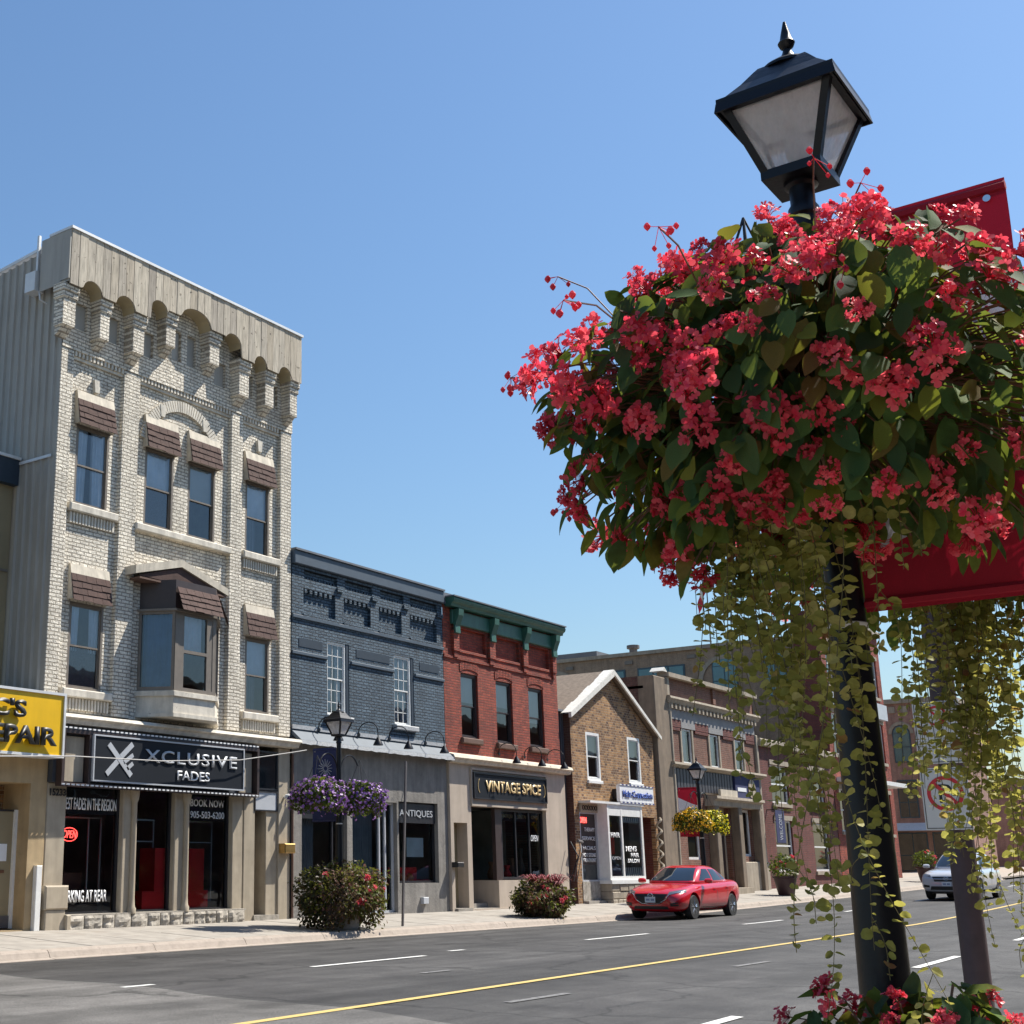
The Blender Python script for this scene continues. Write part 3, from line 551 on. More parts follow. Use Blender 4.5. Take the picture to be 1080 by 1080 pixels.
def shell(parent, x0, x1, y0, y1, z0, z1, mside, mroof, inner=True, name='side_wall'):
    for q in (((x0,y1,z0), (x0,y0,z0), (x0,y0,z1), (x0,y1,z1)), ((x1,y0,z0), (x1,y1,z0), (x1,y1,z1), (x1,y0,z1)), ((x1,y1,z0), (x0,y1,z0), (x0,y1,z1), (x1,y1,z1))):
        m = MB(); m.face(*q); m.build(name, mside, parent)
    MB().box(x0+.02, x1-.02, y0+.3, y1-.02, z1-.35, z1-.25).build('roof', M['cap_grey'], parent)
def interior(parent, x0, x1, y0, y1, z0, z1):
    m = MB(); m.face((x0,y1,z0), (x1,y1,z0), (x1,y1,z1), (x0,y1,z1)); m.face((x0,y0,z0), (x0,y1,z0), (x0,y1,z1), (x0,y0,z1)); m.face((x1,y1,z0), (x1,y0,z0), (x1,y0,z1), (x1,y1,z1)); m.face((x0,y0,z1), (x0,y1,z1), (x1,y1,z1), (x1,y0,z1))
    m.build('interior', M['inside'], parent)
    q = MB(); q.face((x0,y0,z0), (x1,y0,z0), (x1,y1,z0), (x0,y1,z0)); q.build('interior_floor', M['inside_floor'], parent)
def pane(parent, x0, x1, z0, z1, y, mat=None):
    p = MB(); p.face((x0,y,z0), (x1,y,z0), (x1,y,z1), (x0,y,z1)); return p.build('pane', mat or M['shopglass'], parent)
def bars(m, x0, x1, z0, z1, y0, y1, w, mids=(), rails=()):
    m.box(x0, x0+w, y0, y1, z0, z1); m.box(x1-w, x1, y0, y1, z0, z1); m.box(x0+w, x1-w, y0, y1, z1-w, z1); m.box(x0+w, x1-w, y0, y1, z0, z0+w)
    for x in mids: m.box(x-w*.4, x+w*.4, y0+.004, y1-.004, z0+w, z1-w)
    for z in rails: m.box(x0+w, x1-w, y0+.006, y1-.006, z-w*.4, z+w*.4)
    return m
def awning(parent, x0, x1, zb, zt, y, p=0.19):
    """small fixed awning: cream top board, brown shingles each its own piece, cream side cheeks"""
    a = MB()
    zk = zt - 0.20
    a.prism([(x0, y, zk), (x0, y - .10, zk), (x0, y - .06, zt), (x0, y, zt)], (x1 - x0, 0, 0))
    fr = a.build('awning_top', M['awn_top'], parent)
    c = MB()
    for xx in (x0 + .003, x1 - .023): c.prism([(xx, y, zb), (xx, y - p + .02, zb), (xx, y - .085, zk), (xx, y, zk)], (.02, 0, 0))
    c.box(x0 + .023, x1 - .023, y - p + .03, y - p + .06, zb - .01, zb + .03)
    c.face((x0+.02, y-p+.025, zb+.005), (x1-.02, y-p+.025, zb+.005), (x1-.02, y-.08, zk-.002), (x0+.02, y-.08, zk-.002))
    c.build('awning_frame', M['awn_top'], fr)
    rows = 4; A = Vector((0, y - .09, zk + .01)); Bv = Vector((0, y - p, zb - .01)); dv = (Bv - A) / rows
    nrm = Vector((0, -(zk - zb), -(0)))
    nrm = Vector((0, -abs(dv.z), abs(dv.y))).normalized()
    for r in range(rows):
        w = (x1 - x0) / 4; xx = x0 - (0 if r % 2 else w * .5)
        while xx < x1 - .02:
            a0, a1 = max(x0, xx), min(x1, xx + w)
            if a1 - a0 > .03:
                t0 = A + dv * r; t1 = A + dv * (r + 1.12); o0 = nrm * .006; o1 = nrm * (.022 + R.uniform(0, .006))
                jz = R.uniform(-.012, .008)
                s = MB(); g = .004
                P = [(a0+g, *(t1 + o1)[1:]), (a1-g, *(t1 + o1)[1:]), (a1-g, *(t0 + o0)[1:]), (a0+g, *(t0 + o0)[1:])]
                P[0] = (P[0][0], P[0][1], P[0][2] + jz); P[1] = (P[1][0], P[1][1], P[1][2] + jz)
                s.prism(P, tuple(-nrm * .012)); s.build('shingle', M['shingle'], fr)
            xx += w
    return fr
def gooseneck(label, x, y, z, drop=0.42, out=0.55, grp=None):
    t = thing('gooseneck_lamp', label, 'lamp', (x, y, z), grp)
    m = MB(); m.lathe((x, y - .01, z), [(0.05, 0), (0.05, -.02)], 10, 'y')
    pts = [(x, y, z)] + [(x, y - out * .5 + out * .5 * math.cos(a), z + .30 * math.sin(a) ** .8) for a in [math.pi * i / 8 for i in range(1, 8)]] + [(x, y - out, z), (x, y - out, z - .12)]
    m.tube(pts, .014, 6); m.build('arm', M['black_metal'], t)
    MB().lathe((x, y - out, z - .30), [(.13, 0), (.125, .02), (.09, .09), (.05, .16), (.03, .2)], 14).build('lamp_shade', M['black_metal'], t, smooth=True)
    return t

# ================================================================== cream brick three-storey building
SILL['taupe window paint'] = M['white_trim']
def cream_building():
    t = thing('brick_building', 'three-storey cream painted brick building with wooden board parapet and awnings', 'building', (21.0, D, -1.2), None)
    W = [(17.80,18.74,7.33,9.10,'sheer'), (19.83,20.74,7.28,9.10,'lattice'), (21.22,22.14,7.28,9.10,'blind'), (23.22,24.11,7.28,9.10,'top'), (17.84,18.78,3.48,5.27,'split'), (23.28,24.15,3.48,5.25,'top')]
    X0, X1 = 17.2, 24.85
    # main wall, recessed bays; pilasters stand 0.1 proud
    m = MB(); m.wall(X0, X1, 2.9, 12.9, D + .10, [w[:4] for w in W] + [(19.85, 22.35, 3.1, 6.1)], .12)
    m.build('wall', M['white_brick'], t)
    for a, b in ((X0, 17.56), (19.02, 19.52), (22.58, 23.0), (24.42, X1)):
        m = MB(); m.cbox(a, b, D, D + .11, 3.0, 10.66, .012); m.build('pilaster', M['white_brick'], t)
    m = MB(); m.wall(X0, X1, 10.66, 12.9, D - .02, [(17.45, 17.85, 11.15, 11.75), (18.4, 18.8, 11.15, 11.75), (19.45, 19.85, 11.15, 11.75), (20.45, 20.75, 11.35, 12.1), (20.95, 21.25, 11.35, 12.1), (21.9, 22.3, 11.15, 11.75), (22.95, 23.3, 11.15, 11.75), (23.9, 24.25, 11.15, 11.75)], .1)
    m.face((X0, D-.02, 10.66), (X0, D+.1, 10.66), (X1, D+.1, 10.66), (X1, D-.02, 10.66))
    fz = m.build('frieze', M['white_brick'], t)
    for (a, b, c, d) in [(17.45,17.85,11.15,11.75),(18.4,18.8,11.15,11.75),(19.45,19.85,11.15,11.75),(20.45,20.75,11.35,12.1),(20.95,21.25,11.35,12.1),(21.9,22.3,11.15,11.75),(22.95,23.3,11.15,11.75),(23.9,24.25,11.15,11.75)]:
        MB().box(a-.01, b+.01, D+.06, D+.09, c-.01, d+.01).build('vent_board', M['cladding'], t)
    # dentil courses under the frieze
    for a, b in ((17.56, 19.02), (19.52, 22.58), (23.0, 24.42)):
        m = MB(); x = a + .02
        while x < b - .05: m.box(x, x + .055, D + .0, D + .1, 10.55, 10.66); x += .105
        m.box(a, b, D + .045, D + .1, 10.49, 10.55)
        m.build('dentil_course', M['white_trim'], t)['kind'] = 'stuff'
    # big blind arch of soldier bricks over the paired windows
    m = MB(); cx, cz, r0 = 20.98, 9.05, 1.12
    for i in range(46):
        a = math.pi * (0.06 + 0.88 * i / 45); ca, sa = math.cos(a), math.sin(a); ex = 1.0
        ux, uz = ca, sa; tx, tz = -sa * .026, ca * .026
        p = [(cx + ux*r0 - tx, D + .03, cz + uz*r0 - tz), (cx + ux*r0 + tx, D + .03, cz + uz*r0 + tz), (cx + ux*(r0+.26) + tx*1.15, D + .03, cz + uz*(r0+.26) + tz*1.15), (cx + ux*(r0+.26) - tx*1.15, D + .03, cz + uz*(r0+.26) - tz*1.15)]
        m.prism(p[::-1], (0, .08, 0))
    m.build('brick_arch', M['white_trim'], t)['kind'] = 'stuff'
    for x in (18.27, 20.28, 21.68, 23.66): MB().prism([(x-.09, D+.02, 10.18), (x-.06, D+.02, 9.9), (x+.06, D+.02, 9.9), (x+.09, D+.02, 10.18)], (0, .09, 0)).build('keystone', M['white_trim'], t)
    # sill bands
    MB().cbox(19.5, 22.6, D - .06, D + .1, 7.10, 7.26, .02).build('sill_band', M['white_trim'], t)
    for a, b, z in ((17.62, 18.98, 7.15), (23.05, 24.4, 7.12), (17.66, 19.0, 3.30), (23.1, 24.38, 3.30)):
        MB().cbox(a, b, D - .05, D + .1, z, z + .17, .02).build('sill_band', M['white_trim'], t)
        m = MB(); x = a + .06
        while x < b - .06: m.box(x, x + .05, D + .03, D + .1, z - .24, z - .01); x += .085
        m.build('corbel_course', M['white_trim'], t)['kind'] = 'stuff'
    for a, b, c, d, cur in W: win(t, a, b, c, d, D + .10, M['frame_taupe'], 'sash', .02, cur, cd=.075)
    for a, b, zb, zt in ((17.72, 18.78, 9.08, 9.83), (19.74, 20.78, 9.06, 9.83), (21.15, 22.2, 9.06, 9.81), (23.13, 24.18, 9.06, 9.81), (17.76, 18.84, 5.30, 6.04), (23.2, 24.24, 5.28, 6.02)):
        awning(t, a, b, zb, zt, D + .1)
    # upper rooms behind the glass
    for za, zb in ((3.1, 6.5), (6.7, 10.2)): interior(t, X0 + .3, X1 - .3, D + .45, D + 3.0, za, zb)
    # ---- oriel bay window
    xl, xr, p = 19.80, 22.36, 0.62; fl, fr_ = 20.20, 21.50; yf = D - p; z0, z1 = 3.05, 5.35
    def strip(mm, za, zb, e=0.0):
        P = [(xl - e, D + .1), (fl - e*.6, yf - e), (fr_ + e*.6, yf - e), (xr + e, D + .1)]
        for (a, b) in zip(P[:-1], P[1:]): mm.face((*a, za), (*b, za), (*b, zb), (*a, zb))
        mm.face(*[(*q, zb) for q in P]); mm.face(*[(*q, za) for q in reversed(P)])
    m = MB(); strip(m, 3.05, 3.62, 0.0); strip(m, 3.50, 3.60, 0.05); strip(m, 3.06, 3.14, 0.04); bayb = m.build('bay_base', M['white_trim'], t)
    for (a, b) in (((xl, D+.1), (fl, yf)), ((fl, yf), (fr_, yf)), ((fr_, yf), (xr, D+.1))):
        A, Bv = Vector((*a, 0)), Vector((*b, 0)); d = (Bv - A).normalized(); n_ = Vector((d.y, -d.x, 0)); L = (Bv - A).length
        def bx(mm, u0, u1, w0, w1, za, zb):
            q = [A + d*u0 - n_*w0, A + d*u1 - n_*w0, A + d*u1 - n_*w1, A + d*u0 - n_*w1]
            mm.prism([(v.x, v.y, za) for v in q][::-1], (0, 0, zb - za))
        m = MB(); f = .11 if L > 1.2 else .07
        bx(m, .01, f, .0, .08, 3.62, z1); bx(m, L-f, L-.01, .0, .08, 3.62, z1); bx(m, f, L-f, .0, .08, 3.62, 3.70); bx(m, f, L-f, .0, .08, z1-.08, z1)
        u0, u1 = f, L - f
        if L > 1.2:
            u0, u1 = f + .18, L - f - .18; bx(m, f, u0, .01, .08, 3.70, z1-.08); bx(m, u1, L-f, .01, .08, 3.70, z1-.08); bx(m, u0, u1, .01, .07, 4.45, 4.52)
        bw = m.build('bay_window', M['frame_taupe'], t)
        q = MB(); q.face(*[(v.x, v.y, z) for v, z in ((A+d*u0-n_*.04, 3.7), (A+d*u1-n_*.04, 3.7), (A+d*u1-n_*.04, z1-.08), (A+d*u0-n_*.04, z1-.08))]); q.build('pane', M['glass'], bw)
        q = MB(); nn = 20
        for i in range(nn + 1):
            v = A + d*(u0 + (u1-u0)*(1.0 if L < 1.2 else 1.0)*i/nn) - n_*(.17 + .02*math.sin(i*1.6)); q.v += [(v.x, v.y, 3.7 if L < 1.2 else 4.5), (v.x, v.y, z1)]
        for i in range(nn): q.f.append((2*i, 2*i+2, 2*i+3, 2*i+1))
        q.build('curtain', M['curtain'] if L > 1.2 else pm('blue curtain', (0.12,0.22,0.40), .9, .15, 3), bw, smooth=True)
    # bay head: dark boards, shingle skirt, gabled top board
    m = MB(); strip(m, z1, 6.02, -0.02); m.build('bay_head', M['frame_dark'], t)
    bh = MB(); strip(bh, z1 - .02, z1 + .03, .05); bh = bh.build('bay_skirt', M['frame_taupe'], t)
    for (a, b, nn) in (((fl, yf), (fr_, yf), 5), ((fr_, yf), (xr, D+.1), 3)):
        A, Bv = Vector((*a, 0)), Vector((*b, 0)); d = (Bv - A).normalized(); n_ = Vector((d.y, -d.x, 0)); L = (Bv - A).length
        for r in range(4):
            for i in range(nn + 1):
                u0 = (i - .5 * (r % 2)) * L / nn; u1 = u0 + L / nn; u0, u1 = max(0, u0), min(L, u1)
                if u1 - u0 < .04: continue
                ot, ob = .03 + .045*r, .06 + .045*(r+1); zt = 5.86 - .125*r; zb = zt - .14 + R.uniform(-.01, .01)
                q = [A + d*(u0+.004) + n_*ob, A + d*(u1-.004) + n_*ob, A + d*(u1-.004) + n_*ot, A + d*(u0+.004) + n_*ot]
                s = MB(); s.prism([(v.x, v.y, z) for v, z in zip(q, (zb, zb, zt, zt))], tuple(-n_*.012)); s.build('shingle', M['shingle'], bh)
    m = MB(); y = D - .30
    for za, e in ((6.02, 0), (6.14, .0)): pass
    xm = 20.66; ya = D - .33
    m.prism([(19.26, ya, 6.04), (19.26, ya, 6.22), (xm, ya, 6.58), (22.2, ya, 6.16), (22.2, ya, 6.0), (xm, ya, 6.41)][::-1], (0, .43, 0))
    gb = m.build('bay_gable_board', M['awn_top'], t)
    m = MB(); m.face((19.4, ya+.05, 6.03), (22.1, ya+.05, 6.01), (xm, ya+.05, 6.40)); m.build('bay_gable_fill', M['shingle'], t)
    m = MB(); m.box(19.4, 22.15, ya+.02, D+.1, 5.96, 6.0); m.build('bay_soffit', M['sill_brown'], t)
    # ---- parapet box of vertical boards on brackets
    br = [(16.92,17.28,10.84,11.92), (17.97,18.25,10.84,11.92), (18.95,19.3,10.84,11.92), (19.97,20.28,11.32,12.3), (21.42,21.77,11.32,12.3), (22.49,22.85,10.84,11.92), (23.45,23.78,10.84,11.92), (24.41,24.70,10.84,11.92)]
    for a, b, c, d in br:
        m = MB(); m.cbox(a, b, D - .30, D - .02, c + .16, d - .30, .01); m.cbox(a-.03, b+.03, D-.33, D-.02, d-.30, d-.16, .015); m.cbox(a-.05, b+.05, D-.36, D-.02, d-.16, d, .015)
        m.prism([(a+.04, D-.02, c-.05), (a+.04, D-.16, c+.05), (a+.04, D-.26, c+.16), (a+.04, D-.02, c+.16)], (b-a-.08, 0, 0))
        m.build('bracket', M['white_brick'] if b - a > .2 else M['white_trim'], t)
    arcs = []
    for i in range(7):
        a, b = br[i][1] + .058, br[i+1][0] - .058; zs = (br[i][3] + br[i+1][3]) / 2 if abs(br[i][3]-br[i+1][3]) < .1 else 12.18
        zs -= .05; arcs.append((a, b, zs, .28 if b - a < .9 else .34))
    def bottom(x):
        for a, b, zs, h in arcs:
            if a < x < b: u = (x - (a+b)/2) / ((b-a)/2); return zs + h * math.sqrt(max(0, 1 - u*u))
        return min((abs(x - (q[0]+q[1])/2), q[3]) for q in br)[1] - .02
    yb = D - .42; nb = 34; xa, xb = 16.98, 24.74; bwid = (xb - xa) / nb
    for i in range(nb):
        a, b = xa + bwid*i + .006, xa + bwid*(i+1) - .006
        ks = 5; pts = [(a + (b-a)*k/ks, yb + R.uniform(-.004, .004)*0, max(bottom(a + (b-a)*k/ks), 11.85)) for k in range(ks+1)]
        j = R.uniform(-.006, .006)
        MB().prism([(x, y + j, z) for x, y, z in pts] + [(b, yb + j, 13.16), (a, yb + j, 13.16)], (0, .035, 0)).build('board', M['board'], t)
    m = MB()
    for a, b, zs, h in arcs:
        n = 14
        for k in range(n):
            u0, u1 = -1 + 2*k/n, -1 + 2*(k+1)/n; cxm, hw = (a+b)/2, (b-a)/2
            z_0, z_1 = zs + h*math.sqrt(max(0, 1-u0*u0)), zs + h*math.sqrt(max(0, 1-u1*u1))
            m.face((cxm+u0*hw, yb+.036, z_0), (cxm+u0*hw, D-.015, z_0), (cxm+u1*hw, D-.015, z_1), (cxm+u1*hw, yb+.036, z_1))
        m.build('soffit', M['soffit'], t); m = MB()
    m = MB(); m.box(xa - .03, xb + .03, yb - .03, D + .3, 13.16, 13.22); m.build('flashing', M['flashing'], t)
    m = MB(); m.box(xa + .0, xb - .0, yb + .04, D - .0, 12.75, 13.155); m.build('parapet_core', M['cladding'], t)
    m = MB(); m.box(xa - .02, xa + .0, yb + .02, D + .55, 11.95, 13.15); m.box(xa-.05, xa-.021, yb+.0, yb+.28, 12.0, 12.95); m.build('parapet_side_panel', M['cladding'], t)
    # ---- ribbed cladding on the left flank
    m = MB(); n = 0; y = D + .005; pr = []
    while y < D + 14:
        pr += [(X0 - .006, y), (X0 - .006, y + .14), (X0 - .05, y + .165), (X0 - .05, y + .215)]; y += .24
    top = lambda yy: 13.1 - .085 * (yy - D)
    for a, b in zip(pr[:-1], pr[1:]): m.face((a[0], a[1], -1.3), (a[0], a[1], top(a[1])), (b[0], b[1], top(b[1])), (b[0], b[1], -1.3))
    m.build('ribbed_cladding', M['cladding'], t)
    m = MB(); m.prism([(X0 - .07, D + .3, top(D) + .02), (X0 - .07, D + 14, top(D+14) + .02), (X0 - .07, D + 14, top(D+14) + .09), (X0 - .07, D + .3, top(D) + .09)], (.12, 0, 0)); m.build('flank_flashing', M['flashing'], t)
    MB().box(X0 - .075, X0 - .051, D + 0.1, D + 14, 8.2, 8.26).build('cladding_trim', M['flashing'], t)
    m = MB(); m.face((X1, D+.1, -1.3), (X1, D+14, -1.3), (X1, D+14, 12.2), (X1, D+.1, 12.9)); m.face((X1, D+14, -1.3), (X0, D+14, -1.3), (X0, D+14, 12.2), (X1, D+14, 12.2)); m.build('side_wall', M['white_brick'], t)
    m = MB(); m.face((X0, D+.1, 12.7), (X1, D+.1, 12.7), (X1, D+14, 11.8), (X0, D+14, 11.8)); m.build('roof', M['cap_grey'], t)
    m = MB(); m.box(X0-.32, X0-.06, D+.62, D+.95, 12.0, 12.45); m.box(X0-.2, X0-.14, D+.7, D+.76, 12.45, 13.35); m.tube([(X0-.2, D+.6, 12.0), (X0-.25, D+.5, 11.75), (X0-.1, D+.45, 11.7)], .02, 6); m.build('electric_box', M['flashing'], t)
    # ---- shopfront
    m = MB(); m.prism([(17.35, D+.1, 2.98), (17.35, D-.30, 2.93), (17.35, D-.34, 2.86), (17.35, D-.26, 2.82), (17.35, D-.22, 2.74), (17.35, D+.1, 2.72)][::-1], (7.55, 0, 0)); m.build('shop_cornice', M['white_trim'], t)
    m = MB(); m.box(17.42, 23.5, D - .12, D + .1, 1.60, 2.72); m.build('fascia', M['grey_navy'], t)
    m = MB(); bars(m, 17.50, 23.38, 1.52, 2.62, D - .30, D - .121, .07, (18.22,)); m.build('fascia_frame', M['frame_dark'], t)
    for a, b in ((17.58, 18.16), (22.84, 23.26)): MB().box(a, b, D - .17, D - .122, 1.62, 2.50).build('fascia_panel', M['beige'], t)
    m = MB()
    for zz in (1.54, 2.64):
        x = 17.5
        while x < 23.36: m.box(x, x + .07, D - .33, D - .302, zz, zz + .028); x += .125
    m.build('string_lights', M['letter_white'], t)['kind'] = 'stuff'
    # piers, glass and frames
    zb = -0.92
    for a, b in ((17.42, 17.92), (19.46, 19.86), (20.98, 21.43), (22.82, 23.18), (23.2, 23.6)):
        m = MB(); m.cbox(a, b, D - .0, D + .28, zb if b < 23.19 else -1.2, 1.60, .02); pr_ = m.build('pier', M['beige'], t)
    for x in (19.74, 21.30):
        m = MB(); m.lathe((x, D - .03, zb), [(.10, 0), (.10, .1), (.075, .14), (.065, .3), (.06, 2.2), (.085, 2.26), (.10, 2.36), (.11, 2.5)], 14); m.build('column', M['beige'], t, smooth=True)
    m = MB(); m.cbox(17.38, 17.97, D-.14, D+.2, -.80, -.35, .03); m.cbox(17.42, 17.93, D-.11, D+.2, -1.2, -.80, .02); m.cbox(17.9, 18.02, D-.18, D-.02, -1.2, -.9, .02); m.build('pier_base', M['beige'], t)
    ftext('15233', 17.47, 17.88, 1.34, 1.48, D - .012, M['black_letter'], t, bold=.03, name='street_number')
    for a, b, nm in ((17.92, 19.46, 0), (19.86, 20.98, 1), (21.43, 22.82, 2)):
        m = MB(); bars(m, a, b, zb, 1.60, D + .12, D + .2, .06); sf = m.build('shop_window', M['frame_black'], t)
        pane(sf, a + .05, b - .05, zb + .05, 1.55, D + .16)
        m = MB()
        bars(m, a + .16, b - .12, zb + .18, .98, D + .5, D + .53, .03, ((a + b)/2 + .3,) if nm == 0 else (), (.52,) if nm else ()); m.build('inner_frame', M['letter_grey'], sf)
    MB().box(17.98, 19.40, D + .185, D + .195, 1.02, 1.54).build('window_sign', M['frame_black'], t)
    ftext('BEST FADES IN THE REGION', 17.97, 19.40, 1.10, 1.34, D + .150, M['letter_white'], t, ex=.006, bold=.01, space=.92)
    MB().box(21.49, 22.76, D + .185, D + .195, .98, 1.54).build('window_sign', M['frame_black'], t)
    ftext('BOOK NOW', 21.60, 22.70, 1.28, 1.44, D + .150, M['letter_white'], t, ex=.006, bold=.012)
    ftext('905-503-6200', 21.60, 22.70, 1.03, 1.18, D + .150, M['letter_white'], t, ex=.006, bold=.008)
    ftext('PARKING AT REAR', 18.02, 19.22, -.68, -.45, D + .15, M['letter_white'], t, ex=.006, bold=.02)
    m = MB(); m.tube([(18.24 + .21*math.cos(a), D + .24, .62 + .13*math.sin(a)) for a in [2*math.pi*i/24 for i in range(25)]], .008, 5); m.build('neon_ring', M['neon'], t)
    ftext('OPEN', 18.06, 18.42, .55, .70, D + .23, M['neon'], t, ex=.01, shear=.25, name='neon_lettering')
    interior(t, 17.5, 23.15, D + .25, D + 4.5, -1.15, 2.6)
    # plinth of rough stones
    x = 17.98
    while x < 23.15:
        w = min(R.uniform(.26, .52), 23.17 - x); w = 23.17 - x if 23.17 - x - w < .15 else w
        m = MB(); n1 = 6; y0 = D - .13; g = []; ph = R.uniform(0, 9)
        for i in range(n1+1):
            for j in range(n1+1):
                e = (i in (0, n1)) or (j in (0, n1))
                g.append((x + .012 + (w-.024)*i/n1, y0 + (.03 if e else .012*math.sin(i*1.3 + ph) - .012*math.cos(j*1.7 + ph*2) + R.uniform(-.014, .012)), -1.22 + .29*j/n1))
        m.v = g
        for i in range(n1):
            for j in range(n1): q = i*(n1+1)+j; m.f.append((q, q+n1+1, q+n1+2, q+1))
        m.box(x + .012, x + w - .012, y0 + .031, D + .2, -1.22, -.93)
        m.build('plinth_stone', M['stone'], t); x += w
    MB().box(17.9, 23.2, D - .10, D + .3, -.93, -.90).build('plinth_ledge', M['stone'], t)
    # side door, transom panels, end pier
    m = MB(); m.face((23.6, D+.75, -1.05), (24.0, D+.75, -1.05), (24.0, D+.75, 1.35), (23.6, D+.75, 1.35)); m.build('side_door', M['frame_dark'], t)
    MB().box(23.66, 23.9, D + .735, D + .748, -.7, 1.2).build('side_door_glass', M['dark_glass'], t)
    m = MB(); m.cbox(24.0, 24.42, D + .02, D + .8, -1.2, 1.4, .01); m.build('door_return', M['beige'], t)
    m = MB(); m.cbox(24.40, 24.83, D - .02, D + .3, -1.2, 2.72, .015); m.build('pier', M['beige'], t)
    MB().box(23.55, 24.42, D - .04, D + .75, -1.25, -1.06).build('door_step', M['stone'], t)
    m = MB(); bars(m, 23.58, 24.40, 1.72, 2.62, D + .0, D + .06, .04); tr = m.build('transom', M['frame_black'], t)
    MB().box(23.61, 24.37, D+.025, D+.03, 1.75, 2.59).build('transom_pane', M['dark_glass'], tr)
    m = MB(); bars(m, 23.56, 24.38, 1.24, 1.70, D - .02, D + .06, .03); t2 = m.build('lower_transom', M['frame_black'], t)
    MB().box(23.58, 24.36, D + .0, D + .02, 1.26, 1.68).build('transom_board', M['letter_grey'], t2)
    m = MB(); m.box(17.9, 24.4, D + .02, D + .25, 1.60, 1.66); m.build('lintel', M['frame_dark'], t)
    # things inside the barber shop
    return t
cream = cream_building()
def fades_sign():
    t = thing('shop_sign', 'dark slate shop sign reading XCLUSIVE FADES on the cream building', 'sign', (20.6, D - .32, 1.66))
    a, b, c, d, y = 18.30, 22.78, 1.67, 2.54, D - .33
    MB().box(a, b, y, y + .10, c, d).build('panel', M['sign_navy'], t)
    m = MB(); bars(m, a - .03, b + .03, c - .03, d + .03, y - .02, y + .06, .03); m.build('frame', M['letter_grey'], t)
    ftext('XCLUSIVE', 19.68, 22.55, 2.10, 2.37, y - .014, M['letter_grey'], t, bold=.012, space=1.12)
    ftext('FADES', 20.66, 21.66, 1.78, 1.98, y - .014, M['letter_white'], t, bold=.012)
    m = MB()
    def barq(x0, z0, x1, z1, w):
        dx, dz = x1 - x0, z1 - z0; L = math.hypot(dx, dz); nx, nzv = -dz/L*w, dx/L*w
        m.prism([(x0-nx, y-.012, z0-nzv), (x1-nx, y-.012, z1-nzv), (x1+nx, y-.012, z1+nzv), (x0+nx, y-.012, z0+nzv)], (0, .012, 0))
    barq(18.68, 2.40, 19.32, 1.80, .055); barq(18.64, 1.80, 18.93, 2.07, .055); barq(19.02, 2.16, 19.34, 2.44, .055); barq(19.1, 2.05, 19.36, 2.22, .04); barq(19.2, 1.93, 19.36, 2.05, .04)
    m.build('emblem', M['letter_grey'], t)
    return t
fades_sign()
# furniture seen through the barber shop glass
def red_chair(x, y, rot, label):
    t = thing('salon_chair', label, 'chair', (x, y, -1.15), 'red salon furniture')
    MB().box(x-.42, x+.34, y-.18, y+.3, -1.15, -.50).build('seat', M['red'], t); MB().box(x-.05 if rot else x-.38, x+.34 if rot else x+.22, y-.16, y+.3, -.499, .38).build('backrest', M['red'], t)
    return t
red_chair(20.70, D + .40, True, 'red upholstered salon chair behind the middle shop window'); red_chair(21.95, D + .40, False, 'red upholstered salon chair behind the phone number window')
t = thing('reception_sofa', 'low dark red sofa under the neon open sign', 'sofa', (18.7, D + .7, -1.15)); MB().box(18.05, 19.3, D+.5, D+1.0, -1.15, -.5).build('seat', M['sill_brown'], t); MB().box(18.05, 19.3, D+1.0, D+1.15, -1.15, -.12).build('backrest', M['sill_brown'], t)
for x, z, h in ((17.95, 2.92, .1), (20.6, 2.74, .06), (22.2, 2.72, .06)): pass
# things on the cream building's right pier
MB_ = MB().cbox(24.42, 24.80, D - .22, D - .025, .30, .52, .02); tag(MB_.build('mailbox', M['brass']), 'brass mailbox on the right pier of the cream building', 'mailbox')
sc = thing('security_camera', 'white dome security camera above the brass mailbox', 'camera', (24.6, D - .1, 1.5)); MB().lathe((24.6, D - .02, 1.58), [(.03, 0), (.03, -.06), (.07, -.07), (.08, -.14), (.05, -.2)], 12, 'y').build('housing', M['frame_white'], sc, smooth=True); MB().lathe((24.6, D - .2, 1.57), [(.045, 0), (.04, -.03)], 10, 'y').build('lens', M['black_plastic'], sc)
tag(MB().tube([(15.5, D-.5, 1.95), (17.6, D-.52, 2.08), (20.0, D-.5, 2.13), (22.5, D-.48, 2.3), (24.6, D-.35, 2.62), (25.1, D-.3, 2.7)], .012, 5).build('overhead_cable', M['cable']), 'thin pale cable strung across the cream shopfront', 'cable')
tag(MB().tube([(24.87, D-.06, -1.15), (24.87, D-.06, 2.6)], .03, 8).build('drainpipe', M['sill_brown']), 'thin red-brown drainpipe between cream building and grey shop', 'drainpipe')

